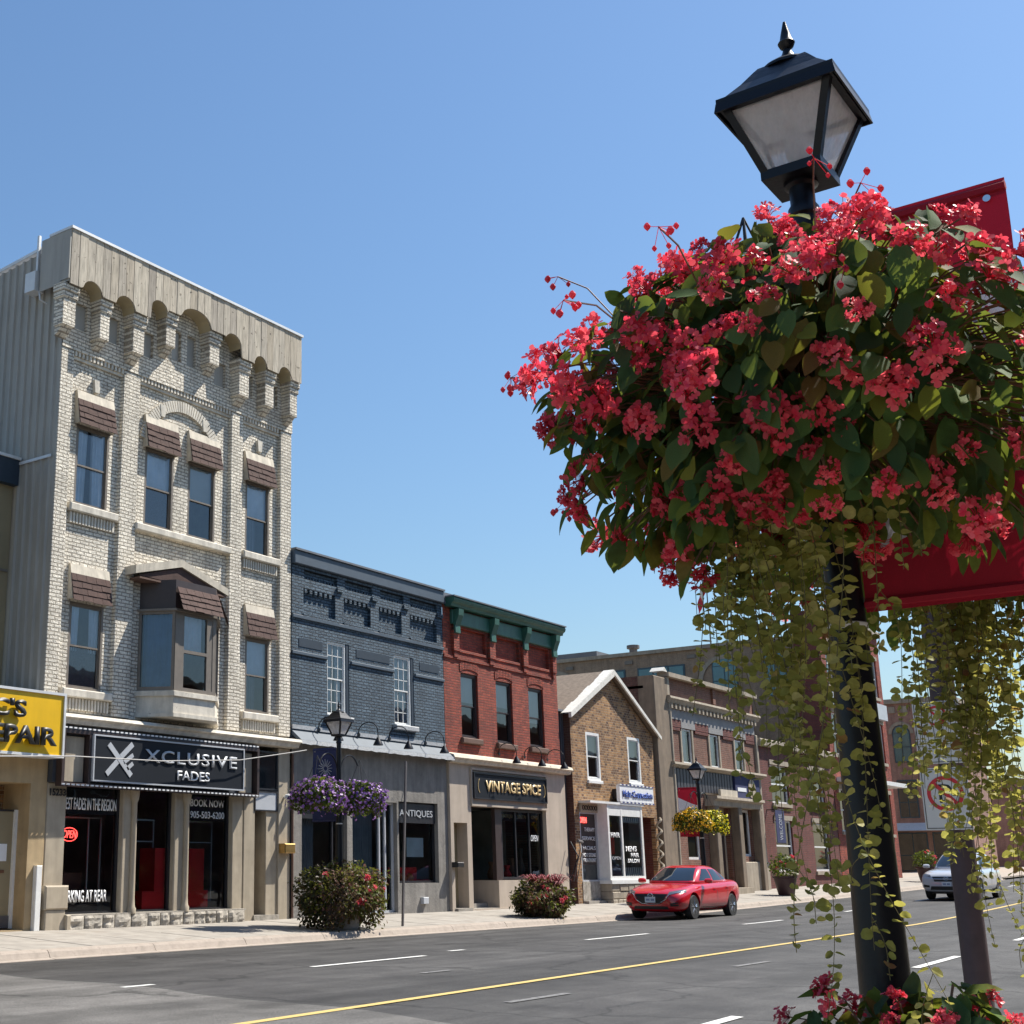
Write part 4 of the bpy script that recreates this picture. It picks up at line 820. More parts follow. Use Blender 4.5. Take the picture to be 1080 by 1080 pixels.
# ================================================================== tan shop with the yellow sign
def tan_building():
    t = thing('shop_building', 'tan stucco shop building under yellow repair sign', 'building', (14.0, D, -1.2))
    yu = D + 1.25
    m = MB(); m.wall(6.0, 17.12, 3.0, 8.05, yu, [], .1); m.build('upper_wall', M['tan_dark'], t)
    m = MB(); m.box(5.9, 17.14, yu - .16, yu + .2, 7.75, 8.3); m.build('parapet', M['blue_dark'], t)
    m = MB(); m.box(5.9, 17.15, yu - .2, yu + .25, 8.3, 8.36); m.build('flashing', M['flashing'], t)
    m = MB(); m.box(6.0, 17.1, yu - .03, yu, 5.9, 5.95); m.build('panel_joint', M['frame_taupe'], t)
    m = MB(); m.wall(6.0, 17.40, -1.3, 3.3, D, [(14.9, 17.0, -1.15, 1.55)], .8); m.build('wall', M['tan'], t)
    m = MB(); m.face((6, D, 3.3), (17.12, D, 3.3), (17.12, yu, 3.3), (6, yu, 3.3)); m.build('ledge', M['cap_grey'], t)
    m = MB(); m.face((17.4, D, -1.3), (17.4, D+1.2, -1.3), (17.4, D+1.2, 3.3), (17.4, D, 3.3)); m.build('side_wall', M['tan'], t)
    m = MB(); m.face((6, yu, 8.1), (17.1, yu, 8.1), (17.1, D+12, 8.1), (6, D+12, 8.1)); m.build('roof', M['cap_grey'], t)
    # recessed entrance with an open door
    m = MB(); m.face((14.9, D+.8, -1.15), (17.0, D+.8, -1.15), (17.0, D+.8, 1.55), (14.9, D+.8, 1.55)); m.build('recess_wall', M['brown_brick'], t)
    m = MB(); bars(m, 16.05, 16.55, 1.08, 1.54, D + .70, D + .78, .05); tr = m.build('transom', M['letter_grey'], t); MB().box(16.1, 16.5, D+.74, D+.745, 1.12, 1.5).build('transom_pane', M['dark_glass'], tr)
    m = MB(); bars(m, 16.28, 16.98, -1.13, 1.06, D + .38, D + .43, .035); dr = m.build('door', M['frame_black'], t)
    MB().box(16.31, 16.95, D + .395, D + .42, -1.1, 1.03).build('door_panel', M['tan_dark'], dr); MB().box(16.94, 17.0, D + .33, D + .437, -1.13, 1.06).build('door_edge', M['frame_white'], dr)
    MB().box(16.62, 16.82, D + .385, D + .394, .1, .42).build('notice', M['letter_white'], dr); MB().box(16.6, 16.78, D + .38, D + .394, -.12, -.06).build('mail_slot', M['wood'], dr); MB().box(16.28, 16.98, D+.37, D+.379, -1.12, -.9).build('kick_plate', M['post_grey'], dr)
    MB().cbox(17.17, 17.31, D - .10, D - .002, -1.18, .02, .01).build('corner_guard', M['frame_white'], t)
    return t
tan_building()
def yellow_sign():
    t = thing('shop_sign', 'yellow box sign with black raised letters reading REPAIR', 'sign', (16.0, D - .4, 2.1))
    y = D - .42; a, b, c, d = 10.5, 17.38, 2.07, 3.24
    MB().box(a, b, y, D - .01, c, d).build('panel', M['yellow'], t)
    m = MB(); bars(m, a - .02, b + .03, c - .04, d + .04, y - .03, D - .005, .05); m.build('frame', M['flashing'], t)
    ftext("C'S", 15.55, 16.38, 2.72, 3.06, y - .05, M['black_letter'], t, ex=.05, bold=.03); ftext('REPAIR', 15.22, 17.16, 2.24, 2.58, y - .05, M['black_letter'], t, ex=.05, bold=.03)
    return t
yellow_sign()
# ================================================================== slate blue brick shop
def blue_building():
    t = thing('brick_building', 'two-storey slate blue painted brick building with grey render antiques shop', 'building', (28.2, D, -1.2))
    X0, X1 = 24.88, 31.65; top = 7.66
    wins = [(26.30, 27.22, 3.66, 5.54), (29.22, 30.16, 3.66, 5.54)]
    lowp = [(25.34, 26.65, 6.12, 6.74), (27.0, 28.18, 6.12, 6.74), (28.56, 29.62, 6.12, 6.74), (30.02, 31.36, 6.12, 6.74)]
    upp = [(25.36, 26.73, 6.98, 7.22), (27.07, 28.26, 6.98, 7.22), (28.63, 29.73, 6.98, 7.22), (30.04, 31.4, 6.98, 7.22)]
    m = MB(); m.wall(X0, X1, 3.0, top - .36, D, wins + lowp + upp, .09); m.build('wall', M['blue_brick'], t)
    m = MB(); m.wall(X0, X1, 5.9, 7.4, D + .09, [], .01); m.build('panel_back', M['blue_brick'], t)
    for a, b, c, d in lowp:
        m = MB(); x = a + .06
        while x < b - .08: m.box(x, x + .10, D + .004, D + .088, d - .10, d); x += .2
        m.box(a - .04, b + .10, D - .05, D + .0, c - .10, c - .03); m.build('corbel_course', M['blue_brick'], t)['kind'] = 'stuff'
    for a, b, c, d in upp:
        m = MB(); m.box(b - .05, b + .22, D - .06, D - .001, c - .12, c - .02); x = a + .05
        while x < b - .05: m.box(x, x + .06, D + .04, D + .088, c, c + .08); x += .12
        m.build('corbel_course', M['blue_brick'], t)['kind'] = 'stuff'
    MB().cbox(X0, X1, D - .10, D + .2, top - .36, top - .02, .02).build('parapet', M['blue_trim'], t)
    MB().box(X0, X1, D - .14, D + .3, top - .02, top + .03).build('flashing', M['cap_grey'], t)
    MB().cbox(X0, X1, D - .05, D - .001, 5.94, 6.03, .01).build('string_course', M['blue_trim'], t)
    for a, b in ((X0, 26.28), (27.28, 29.2), (30.2, X1)): MB().cbox(a, b, D - .045, D - .001, 5.04, 5.12, .01).build('string_course', M['blue_trim'], t)
    for a, b in ((25.16, 26.1), (27.52, 29.01), (30.44, 31.41)): MB().box(a, b, D - .012, D + .05, 5.25, 5.46).build('name_panel', M['blue_dark'], t)
    for a, b, c, d in wins:
        MB().box(b - .12, b - .001, D + .012, D + .11, c, d - .002).build('shutter_reveal', M['blue_dark'], t)
        win(t, a, b - .13, c, d, D, M['frame_white'], 'sash', .05, 'sheer', None, (3, 3), .05)
        MB().cbox(a - .08, b + .06, D - .12, D + .02, c - .14, c - .002, .02).build('sill', M['tin'], t)
    interior(t, X0 + .2, X1 - .2, D + .5, D + 3, 3.3, 5.9)
    m = MB(); m.prism([(X0 + .02, D - .01, 3.18), (X0 + .02, D - .30, 2.94), (X0 + .02, D - .32, 2.86), (X0 + .02, D - .28, 2.86), (X0 + .02, D - .01, 3.08)][::-1], (X1 - X0 - .04, 0, 0)); m.build('pent_roof', M['blue_trim'], t)
    m = MB(); n = 60
    for i in range(n):
        a = X0 + .02 + (X1 - X0 - .04) * i / n; b = a + (X1 - X0 - .04) / n
        z_ = [2.84 + .014*math.sin(q*1.7) * math.sin(q*.43) for q in (i, i+1)]; m.face((a, D-.325, z_[0]), (b, D-.325, z_[1]), (b, D-.31, 2.935), (a, D-.31, 2.935))
    m.build('drip_flashing', M['tin'], t)
    MB().box(X0 + .02, X1 - .02, D - .03, D - .001, 3.22, 3.32).build('upper_flashing', M['tin'], t)
    # rendered shopfront
    op = [(25.27, 27.06, -.30, 1.44), (27.28, 29.22, -1.14, 1.62), (29.3, 31.16, -.42, 1.66)]
    m = MB(); m.wall(X0, X1, -1.3, 3.0, D - .02, op, .25); m.build('shop_wall', M['stucco'], t)
    for k, (a, b, c, d) in enumerate(op):
        m = MB(); bars(m, a, b, c, d, D + .1, D + .2, .06, (26.62,) if k == 0 else (27.42, 28.6, 28.86) if k == 1 else ()); f = m.build('shop_window', M['frame_black'] if k != 1 else M['letter_grey'], t); pane(f, a+.05, b-.05, c+.05, d-.05, D + .15)
    MB().box(29.34, 31.12, D + .05, D + .098, 1.12, 1.62).build('shop_sign_board', M['frame_black'], t)
    ftext('ANTIQUES', 29.42, 30.98, 1.26, 1.46, D + .04, M['letter_grey'], t, ex=.01)
    MB().box(25.3, 27.02, D + .05, D + .098, 1.12, 1.42).build('shop_sign_board', M['frame_black'], t)
    m = MB()
    for a, b in ((25.3, 26.2), (27.3, 28.6)):
        n = int((b - a) / .05)
        for i in range(n):
            x = a + (b-a)*i/n; m.face((x, D+.35+.03*(i % 2), -.8), (x+(b-a)/n, D+.35+.03*((i+1) % 2), -.8), (x+(b-a)/n, D+.35+.03*((i+1) % 2), 1.5), (x, D+.35+.03*(i % 2), 1.5))
    m.build('curtain', M['curtain_dark'], t)
    interior(t, X0 + .15, X1 - .15, D + .23, D + 4, -1.15, 2.7)
    shell(t, X0, X1, D + .1, D + 13, -1.3, top - .1, M['blue_brick'], None)
    MB().cbox(30.25, 30.5, D - .12, D - .021, -.95, -.78, .01).build('outlet_box', M['letter_grey'], t)
    return t
blue_building()
for i, x in enumerate((25.9, 27.55, 28.9, 30.6)):
    gooseneck(['black gooseneck lamp nearest the cream building over the antiques shop', 'black gooseneck lamp second from the cream building over the antiques shop', 'black gooseneck lamp third from the cream building over the antiques shop', 'black gooseneck lamp nearest the red brick building over the antiques shop'][i], x, D - .03, 3.26, out=.62, grp='gooseneck lamps over the antiques shop')
# antiques on display
t = thing('side_table', 'brown wooden table in the left antiques window', 'table', (25.8, D + .8, -1.15)); MB().box(25.35, 26.2, D+.6, D+1.0, .18, .26).build('tabletop', M['wood'], t)
for x, y in ((25.4, .64), (26.12, .64), (25.4, .94), (26.12, .94)): MB().box(x, x+.05, D+y, D+y+.05, -1.15, .18).build('leg', M['wood'], t)
t = thing('display_figure', 'dark mannequin bust wearing a top hat in the antiques window', 'mannequin', (28.3, D + .7, -1.15)); MB().lathe((28.3, D+.7, -1.15), [(.28, 0), (.3, .6), (.22, 1.0), (.09, 1.15), (.09, 1.25), (.13, 1.35), (.12, 1.5)], 12).build('torso', M['inside'], t, smooth=True); MB().lathe((28.3, D+.7, .33), [(.24, 0), (.24, .02), (.15, .03), (.15, .3), (.13, .31)], 12).build('hat', M['black_plastic'], t)
t = thing('cloth_table', 'small table with red cloth in the right antiques window', 'table', (30.0, D + .6, -1.15)); MB().box(29.4, 30.7, D+.4, D+.85, -.5, -.02).build('cloth', M['red'], t); MB().box(29.42, 30.68, D+.42, D+.83, -1.15, -.5).build('base', M['wood'], t)
for i, x in enumerate((29.62, 29.95, 30.3)): tag(MB().lathe((x, D+.36, -.40), [(.03, 0), (.1, .04), (.12, .12), (.08, .2), (.02, .23)], 10).build('gourd', M['orange'], smooth=True), ['orange gourd at the left on the antiques window ledge', 'orange gourd in the middle of the antiques window ledge', 'orange gourd at the right on the antiques window ledge'][i], 'gourd', 'gourds in the antiques window')
tag(MB().box(30.1, 30.9, D+.3, D+.31, .25, .75).build('notice_card', M['curtain']), 'pale blue notice card inside the right antiques window', 'notice')

# ================================================================== red brick shop with green cornice
def red_building():
    t = thing('brick_building', 'two-storey red brick building with green bracketed cornice', 'building', (35.0, D, -1.2))
    X0, X1 = 31.67, 38.32
    wins = [(32.55, 33.48, 3.56, 5.42), (34.50, 35.46, 3.54, 5.40), (36.45, 37.38, 3.56, 5.40)]
    pans = [(32.5, 34.0, 6.02, 6.72), (34.5, 36.0, 6.02, 6.72), (36.45, 37.85, 6.02, 6.72)]
    m = MB(); m.wall(X0, X1, 3.0, 7.3, D, wins + pans, .12); m.build('wall', M['red_brick'], t)
    m = MB(); m.wall(X0 + .1, X1 - .1, 5.9, 6.9, D + .1, [], .01); m.build('panel_back', M['red_brick'], t)
    for a, b in ((32.1, 32.4), (34.08, 34.42), (36.08, 36.38), (37.95, 38.2)):
        m = MB(); m.cbox(a, b, D - .10, D - .001, 6.0, 6.6, .01); m.cbox(a+.05, b-.05, D - .07, D - .001, 5.82, 6.0, .01); m.build('brick_bracket', M['red_brick'], t)
    for a, b, c, d in pans: MB().cbox(a, b, D - .03, D + .09, c - .02, c + .06, .01).build('panel_sill', M['red_brick'], t)
    MB().box(X0, 37.9, D - .04, D - .001, 5.78, 5.86).build('string_course', M['red_brick'], t)
    for a, b, c, d in wins:
        win(t, a, b, c, d, D, M['frame_dark'], 'sash', .08, 'blind', None, None, .07, cd=.08)
        MB().cbox(a - .08, b + .08, D - .10, D + .1, c - .16, c - .002, .02).build('sill', M['sill_brown'], t)
        m = MB()
        for i in range(12):
            u = -1 + 2*(i+.5)/12; xx = (a+b)/2 + u*(b-a)/2*1.12; zz = d + .03 + .10*(1-u*u); m.box(xx-.035, xx+.035, D-.02, D+.0, zz, zz+.22)
        m.build('brick_head', M['red_brick'], t)['kind'] = 'stuff'
    interior(t, X0 + .2, X1 - .2, D + .5, D + 3, 3.3, 5.8)
    # green cornice
    m = MB(); m.prism([(X0+.1, D-.02, 7.50), (X0+.1, D-.33, 7.50), (X0+.1, D-.36, 7.44), (X0+.1, D-.33, 7.36), (X0+.1, D-.26, 7.31), (X0+.1, D-.24, 7.24), (X0+.1, D-.02, 7.24)][::-1], (X1 - X0 + .02, 0, 0)); m.build('cornice', M['green'], t)
    MB().box(X0 + .08, X1 + .14, D - .38, D - .02, 7.502, 7.54).build('cornice_flashing', M['cap_grey'], t)
    MB().cbox(X0 + .4, X1 - .1, D - .09, D - .001, 6.78, 7.2, .02).build('cornice_frieze', M['green'], t)
    for x in (32.25, 34.25, 36.2, 38.05):
        m = MB(); m.prism([(x-.13, D-.09, 6.5), (x-.13, D-.16, 6.52), (x-.13, D-.15, 6.72), (x-.13, D-.20, 6.86), (x-.13, D-.27, 7.02), (x-.13, D-.29, 7.2), (x-.13, D-.09, 7.2)][::-1], (.26, 0, 0)); m.build('cornice_bracket', M['green'], t)
    m = MB(); m.box(X0, X1 + .05, D - .06, D + .3, 7.3, 7.64); m.build('parapet', M['cap_grey'], t)
    # stucco shopfront
    m = MB(); m.wall(X0, X1 + .02, -1.3, 2.84, D - .10, [(31.83, 32.52, -1.12, 1.18), (32.75, 37.06, -1.14, 1.66)], .35); m.build('shop_wall', M['pink_stucco'], t)
    m = MB(); m.face((X1+.02, D-.1, -1.3), (X1+.02, D+.1, -1.3), (X1+.02, D+.1, 2.84), (X1+.02, D-.1, 2.84)); m.build('shop_wall_end', M['pink_stucco'], t)
    m = MB(); m.face((X0, D+.05, -1.3), (X0, D-.1, -1.3), (X0, D-.1, 2.84), (X0, D+.05, 2.84)); m.build('shop_wall_end', M['pink_stucco'], t)
    m = MB(); m.prism([(X0-.06, D-.02, 3.10), (X0-.06, D-.30, 3.02), (X0-.06, D-.34, 2.94), (X0-.06, D-.27, 2.90), (X0-.06, D-.24, 2.82), (X0-.06, D-.1, 2.80)][::-1], (X1 - X0 + .26, 0, 0)); m.build('shop_cornice', M['cream'], t)
    m = MB(); bars(m, 32.72, 37.10, 1.66, 2.72, D - .16, D - .101, .06); m.build('sign_surround', M['pink_stucco'], t)
    # narrow upstairs door
    m = MB(); m.face((31.83, D+.25, -1.12), (32.52, D+.25, -1.12), (32.52, D+.25, 1.18), (31.83, D+.25, 1.18)); m.build('side_door', M['tan_dark'], t)
    MB().box(31.83, 32.0, D + .1, D + .249, -1.1, 1.16).build('door_jamb', M['frame_dark'], t); MB().box(31.8, 32.55, D-.2, D+.2, -1.3, -1.1).build('door_step', M['concrete'], t)
    # recessed entrance, window bay, bulkhead
    yw = D + .02
    m = MB(); bars(m, 34.55, 37.04, -.36, 1.64, yw, yw + .08, .07, (35.4, 36.2)); sf = m.build('shop_window', M['frame_black'], t); pane(sf, 34.6, 37.0, -.3, 1.6, yw + .04)
    m = MB(); m.box(34.2, 34.55, yw - .02, yw + .1, -.38, 1.64); m.build('corner_post', M['frame_dark'], t)
    MB().box(34.62, 36.98, yw + .1, yw + .11, 1.30, 1.56).build('window_strip', M['frame_black'], t)
    ftext('ANTIQUES   VINTAGE   GIFTS', 34.72, 36.9, 1.37, 1.50, yw + .085, M['gold'], t, ex=.008, bold=.02, name='window_lettering')
    ftext('OPEN', 36.3, 36.75, .74, .92, yw + .02, M['letter_white'], t, ex=.008, name='window_lettering', shear=.2)
    m = MB(); m.box(34.2, 37.05, D - .06, D + .2, -1.2, -.38); m.build('bulkhead', M['pink_stucco'], t)
    m = MB(); m.face((34.2, D+.2, -1.2), (34.2, D+1.3, -1.2), (34.2, D+1.3, -.38), (34.2, D+.2, -.38)); m.build('bulkhead_return', M['pink_stucco'], t)
    m = MB(); m.face((34.2, yw+.1, -.38), (34.2, D+1.3, -.38), (34.2, D+1.3, 1.64), (34.2, yw+.1, 1.64)); m.build('return_pane', M['shopglass'], t)
    m = MB(); bars(m, 32.8, 34.15, -1.0, 1.62, D + 1.22, D + 1.3, .1, (33.5,)); dr = m.build('shop_door', M['frame_dark'], t); pane(dr, 32.9, 34.05, -.9, 1.52, D + 1.26)
    for k in range(2): MB().box(32.76, 34.19, D - .08 + .4*k, D + 1.25, -1.3, -1.13 + .12*k).build('door_step', M['concrete'], t)
    MB().box(32.75, 37.06, D + .26, D + 1.3, 1.66, 1.72).build('entrance_ceiling', M['frame_dark'], t)
    interior(t, 32.8, 37.0, D + 1.32, D + 4, -1.0, 1.7)
    m = MB(); m.box(34.6, 37.0, D+.3, D+1.2, -.42, -.36); m.build('display_shelf', M['inside_floor'], t)
    for k, (x, h, mt) in enumerate(((34.9, .5, 'wood'), (35.3, .8, 'letter_grey'), (35.8, .4, 'red'), (36.1, .6, 'wood'), (36.6, .9, 'black_plastic'))):
        MB().lathe((x, D + .6, -.36), [(.1, 0), (.14, h*.3), (.06, h*.7), (.1, h)], 10).build('display_vase', M[mt], t, smooth=True)
    shell(t, X0, X1, D + .1, D + 13, -1.3, 7.3, M['red_brick2'], None)
    return t
red_building()
def spice_sign():
    t = thing('shop_sign', 'black shop sign with gold letters reading VINTAGE SPICE', 'sign', (35.0, D - .2, 1.9))
    a, b, c, d, y = 32.83, 36.96, 1.90, 2.56, D - .18
    MB().box(a, b, y, D - .11, c, d).build('panel', M['sign_navy'], t)
    m = MB(); bars(m, a - .04, b + .04, c - .04, d + .04, y - .03, D - .105, .04); m.build('frame', M['frame_black'], t)
    ftext('VINTAGE SPICE', 33.42, 36.62, 2.08, 2.40, y - .013, M['gold'], t, bold=.03)
    m = MB()
    for xs, sg in ((33.15, 1), (36.78, -1)): m.tube([(xs + sg*.12*math.cos(a_), y - .006, 2.23 + .2*math.sin(a_)) for a_ in [math.pi*.6 + math.pi*.8*i/8 for i in range(9)]], .012, 4)
    m.build('scroll', M['gold'], t); return t
spice_sign()
for i, x in enumerate((34.5, 36.0, 37.4)): gooseneck(['black gooseneck lamp at the left above the gold lettered sign', 'black gooseneck lamp in the middle above the gold lettered sign', 'black gooseneck lamp at the right above the gold lettered sign'][i], x, D - .02, 3.22, out=.60, grp='gooseneck lamps over the spice shop')
tag(MB().cbox(31.68, 32.0, D - .30, D - .105, -.02, .12, .02).build('mailbox', M['black_plastic']), 'black mailbox on the pier beside the spice shop side door', 'mailbox')
tag(MB().tube([(38.35, D-.06, -1.1), (38.35, D-.06, 2.7)], .035, 8).build('drainpipe', M['sill_brown']), 'red-brown drainpipe at the right end of the red brick building', 'drainpipe')
tag(MB().tube([(38.0, D-.35, -.35), (38.25, D-.5, .3), (38.35, D-.2, .75)], .02, 6).build('flag_pole_arm', M['black_metal']), 'thin dark slanting rod beside the spice shop', 'rod')
# narrow charcoal infill between the two shops
t = thing('metal_infill', 'charcoal ribbed metal infill between red and brown brick buildings', 'wall', (38.75, D, -1.2))
m = MB(); x = 38.42; pr = []
while x < 39.05: pr += [(x, D+.25), (x+.07, D+.25), (x+.09, D+.20), (x+.13, D+.20)]; x += .15
for a, b in zip(pr[:-1], pr[1:]): m.face((a[0], a[1], -1.3), (b[0], b[1], -1.3), (b[0], b[1], 4.86), (a[0], a[1], 4.86))
m.build('siding', M['dark_siding'], t); MB().box(38.4, 39.1, D+.15, D+.4, 4.86, 4.93).build('cap', M['cap_grey'], t)
m = MB()
for sx in (-.1, .1): m.tube([(38.75+sx, D-.1, -.45), (38.78+sx*.8, D-.35, .55), (38.8+sx*.6, D-.3, .75)], .015, 5)
m.tube([(38.65, D-.3, .78), (38.95, D-.3, .74)], .05, 7)
m.build('bracket_lamp', M['post_grey'], t)

# ================================================================== gabled brown brick house shop
def brown_building():
    t = thing('gabled_house', 'gabled mottled brown brick house with white framed shop window', 'house', (42.2, D, -1.2))
    X0, X1 = 39.08, 45.3; zl, za, zr, xa = 4.80, 6.40, 4.52, 42.05
    wins = [(40.12, 41.08, 2.74, 4.30), (43.2, 44.18, 2.78, 4.36)]
    rec = (43.36, 45.02, -1.1, 1.66); shop = (39.42, 43.30, -.46, 2.0)
    m = MB(); m.wall(X0, X1, -1.3, zr, D, wins + [rec, shop], .14)
    m.face((X0, D, zr), (X1, D, zr), (xa, D, za), (X0, D, zl)); m.build('wall', M['brown_brick'], t)
    for a, b, c, d in wins:
        win(t, a, b, c, d, D, M['frame_white'], 'sash', .02, 'blind', None, None, .09); MB().cbox(a - .03, b + .03, D - .07, D + .06, c - .10, c - .002, .01).build('sill', M['frame_white'], t)
    interior(t, X0+.2, X1-.2, D+.5, D+3, 2.4, 4.4)
    # roof with verge boards
    yo = D - .22; yb = D + 10
    m = MB(); m.face((X0-.3, yo, zl-.02), (xa, yo, za+.12), (xa, yb, za+.12), (X0-.3, yb, zl-.02)); m.face((xa, yo, za+.12), (X1+.25, yo, zr-.02), (X1+.25, yb, zr-.02), (xa, yb, za+.12)); m.build('roof', M['roof_shingle'], t)
    m = MB(); m.prism([(X0-.32, yo-.02, zl-.16), (xa, yo-.02, za-.08), (xa, yo-.02, za+.14), (X0-.32, yo-.02, zl+.02)], (0, .10, 0)); m.prism([(xa+.002, yo-.02, za-.02), (X1+.27, yo-.02, zr-.12), (X1+.27, yo-.02, zr+.0), (xa+.002, yo-.02, za+.14)], (0, .06, 0)); m.build('verge_board', M['gable_trim'], t)
    m = MB(); m.face((X0-.3, yo, zl-.03), (X0-.3, D+.02, zl-.03), (xa, D+.02, za), (xa, yo, za)); m.build('eave_soffit', M['gable_trim'], t)
    m = MB(); n = 8
    for i in range(n):
        u = i / n; u2 = (i + 1) / n; w = .36 + .03*math.sin(i*2.1)
        A = Vector((X0-.3, 0, zl)).lerp(Vector((xa, 0, za+.14)), u); B_ = Vector((X0-.3, 0, zl)).lerp(Vector((xa, 0, za+.14)), u2)
        m.face((A.x, yo, A.z+.012), (B_.x, yo, B_.z+.012), (B_.x, yo+w, B_.z+.012), (A.x, yo+w, A.z+.012))
    m.build('verge_flashing', M['gable_trim'], t)
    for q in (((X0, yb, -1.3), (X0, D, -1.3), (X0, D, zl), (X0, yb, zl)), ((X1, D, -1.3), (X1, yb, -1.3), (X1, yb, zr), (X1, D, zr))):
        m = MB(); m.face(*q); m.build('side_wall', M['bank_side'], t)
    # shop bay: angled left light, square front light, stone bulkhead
    y1 = D - .38
    m = MB(); m.box(39.4, 43.34, D - .42, D + .12, 1.98, 2.05); m.build('bay_roof', M['frame_white'], t)
    m = MB(); m.box(39.46, 40.6, D - .05, D + .05, 1.70, 1.98); m.build('transom_grille', M['beige'], t)
    m = MB()
    for i in range(6): m.tube([(39.62 + .17*i + .07*math.cos(a), D - .06, 1.84 + .07*math.sin(a)) for a in [2*math.pi*k/10 for k in range(11)]], .012, 4)
    m.build('scroll_grille', M['black_metal'], t)['kind'] = 'stuff'
    m = MB(); bars(m, 39.42, 40.62, -.46, 1.70, D + .0, D + .1, .05); lw = m.build('entry_light', M['letter_grey'], t)
    MB().box(39.48, 40.57, D + .06, D + .07, .05, 1.65).build('service_board', M['frame_dark'], t)
    MB().box(39.48, 40.57, D + .06, D + .07, -.41, .049).build('pane', M['dark_glass'], lw)
    for s, a, b, z in (('THERAPY', 39.78, 40.5, 1.10), ('SERVICE', 39.6, 40.5, .82), ('FACIALS', 39.62, 40.5, .52), ('HOT STONE', 39.6, 40.5, .30), ('TREATMENT', 39.6, 40.5, .14)): ftext(s, a, b, z, z + .12, D + .045, M['letter_white'], t, ex=.01, bold=.01)
    ftext('OPEN', 39.5, 39.95, 1.36, 1.54, D + .04, M['neon'], t, ex=.012, bold=.02, name='neon_lettering')
    m = MB(); bars(m, 40.62, 43.24, -.42, 1.98, y1, y1 + .09, .12, (41.66,)); m.box(40.74, 43.12, y1 + .01, y1 + .085, 1.62, 1.86); m.box(40.62, 40.72, y1 + .09, D + .1, -.42, 1.98); m.box(43.14, 43.24, y1 + .09, D + .1, -.42, 1.98); fw2 = m.build('shop_window', M['frame_white'], t)
    pane(fw2, 40.74, 41.62, -.30, 1.62, y1 + .05); pane(fw2, 41.7, 43.12, -.30, 1.62, y1 + .05)
    MB().box(40.55, 43.30, y1 - .08, D, -.54, -.42).build('window_sill', M['frame_white'], t)
    m = MB()
    for i in range(9):
        x = 41.74 + .15*i
        m.prism([(x+.05, y1+.07, -.30), (x+.13, y1+.07, -.30), (x+.08, y1+.07, -.02), (x, y1+.07, -.02)], (0, .01, 0)); m.prism([(x+.05, y1+.07, 1.42), (x+.13, y1+.07, 1.42), (x+.08, y1+.07, 1.60), (x, y1+.07, 1.60)], (0, .01, 0))
    m.build('stripe_decal', M['letter_white'], t)['kind'] = 'stuff'
    m = MB(); m.box(41.72, 43.1, y1 + .085, y1 + .09, -.30, -.02); m.box(41.72, 43.1, y1 + .085, y1 + .09, 1.42, 1.6); m.build('stripe_backing', M['stripe_blue'], t)['kind'] = 'stuff'
    ftext("MEN'S", 41.9, 42.7, .48, .66, y1 + .03, M['letter_white'], t, ex=.008, bold=.03); ftext('HAIR', 42.25, 42.85, .30, .44, y1 + .03, M['letter_white'], t, ex=.008, bold=.03); ftext('SALON', 42.0, 42.85, .12, .25, y1 + .03, M['letter_white'], t, ex=.008, bold=.03)
    ftext('HAIR', 40.85, 41.5, .92, 1.08, y1 + .03, M['letter_white'], t, ex=.008, bold=.02); ftext('OPEN', 40.85, 41.5, .22, .32, y1 + .03, M['letter_grey'], t, ex=.008)
    MB().box(42.0, 42.9, D + .3, D + .35, -.3, .05).build('display_cloth', M['stripe_blue'], t); MB().box(41.8, 42.2, D + .2, D + .25, .4, 1.1).build('display_poster', M['red'], t)
    # rough stone bulkhead
    for r in range(3):
        x = 40.62
        while x < 43.24:
            w = min(R.uniform(.3, .6), 43.26 - x); z = -1.25 + .235*r; j = R.uniform(0, .04)
            if w > .08: MB().cbox(x + .008, x + w - .008, y1 - .02 - j, D, z + .006, z + .229, .025).build('bulkhead_stone', M['limestone'], t)
            x += w
    MB().box(39.4, 40.6, D - .2, D + .1, -1.3, -1.05).build('door_step', M['concrete'], t); MB().box(39.4, 40.6, D - .02, D + .14, -1.05, -.46).build('kick_panel', M['stone'], t)
    interior(t, 39.45, 43.28, D + .15, D + 3, -1.0, 1.95)
    # dark porch on the right
    m = MB(); a, b, c, d = rec
    m.face((a, D+1.4, c), (b, D+1.4, c), (b, D+1.4, d), (a, D+1.4, d)); m.face((b, D+.14, c), (b, D+1.4, c), (b, D+1.4, d), (b, D+.14, d)); m.face((a, D+1.4, c), (a, D+.14, c), (a, D+.14, d), (a, D+1.4, d)); m.face((a, D+.14, d), (a, D+1.4, d), (b, D+1.4, d), (b, D+.14, d)); m.build('porch', M['red_brick2'], t)
    MB().box(43.55, 43.8, D+.9, D+1.0, -.2, .2).build('porch_lamp', M['black_plastic'], t)
    m = MB(); m.tube([(45.1 + .08*math.cos(i*.8), D - .12 + .08*math.sin(i*.8), -.3 + .05*i) for i in range(40)], .045, 6); m.build('twisted_column', M['beige'], t, smooth=True)
    return t
brown_building()
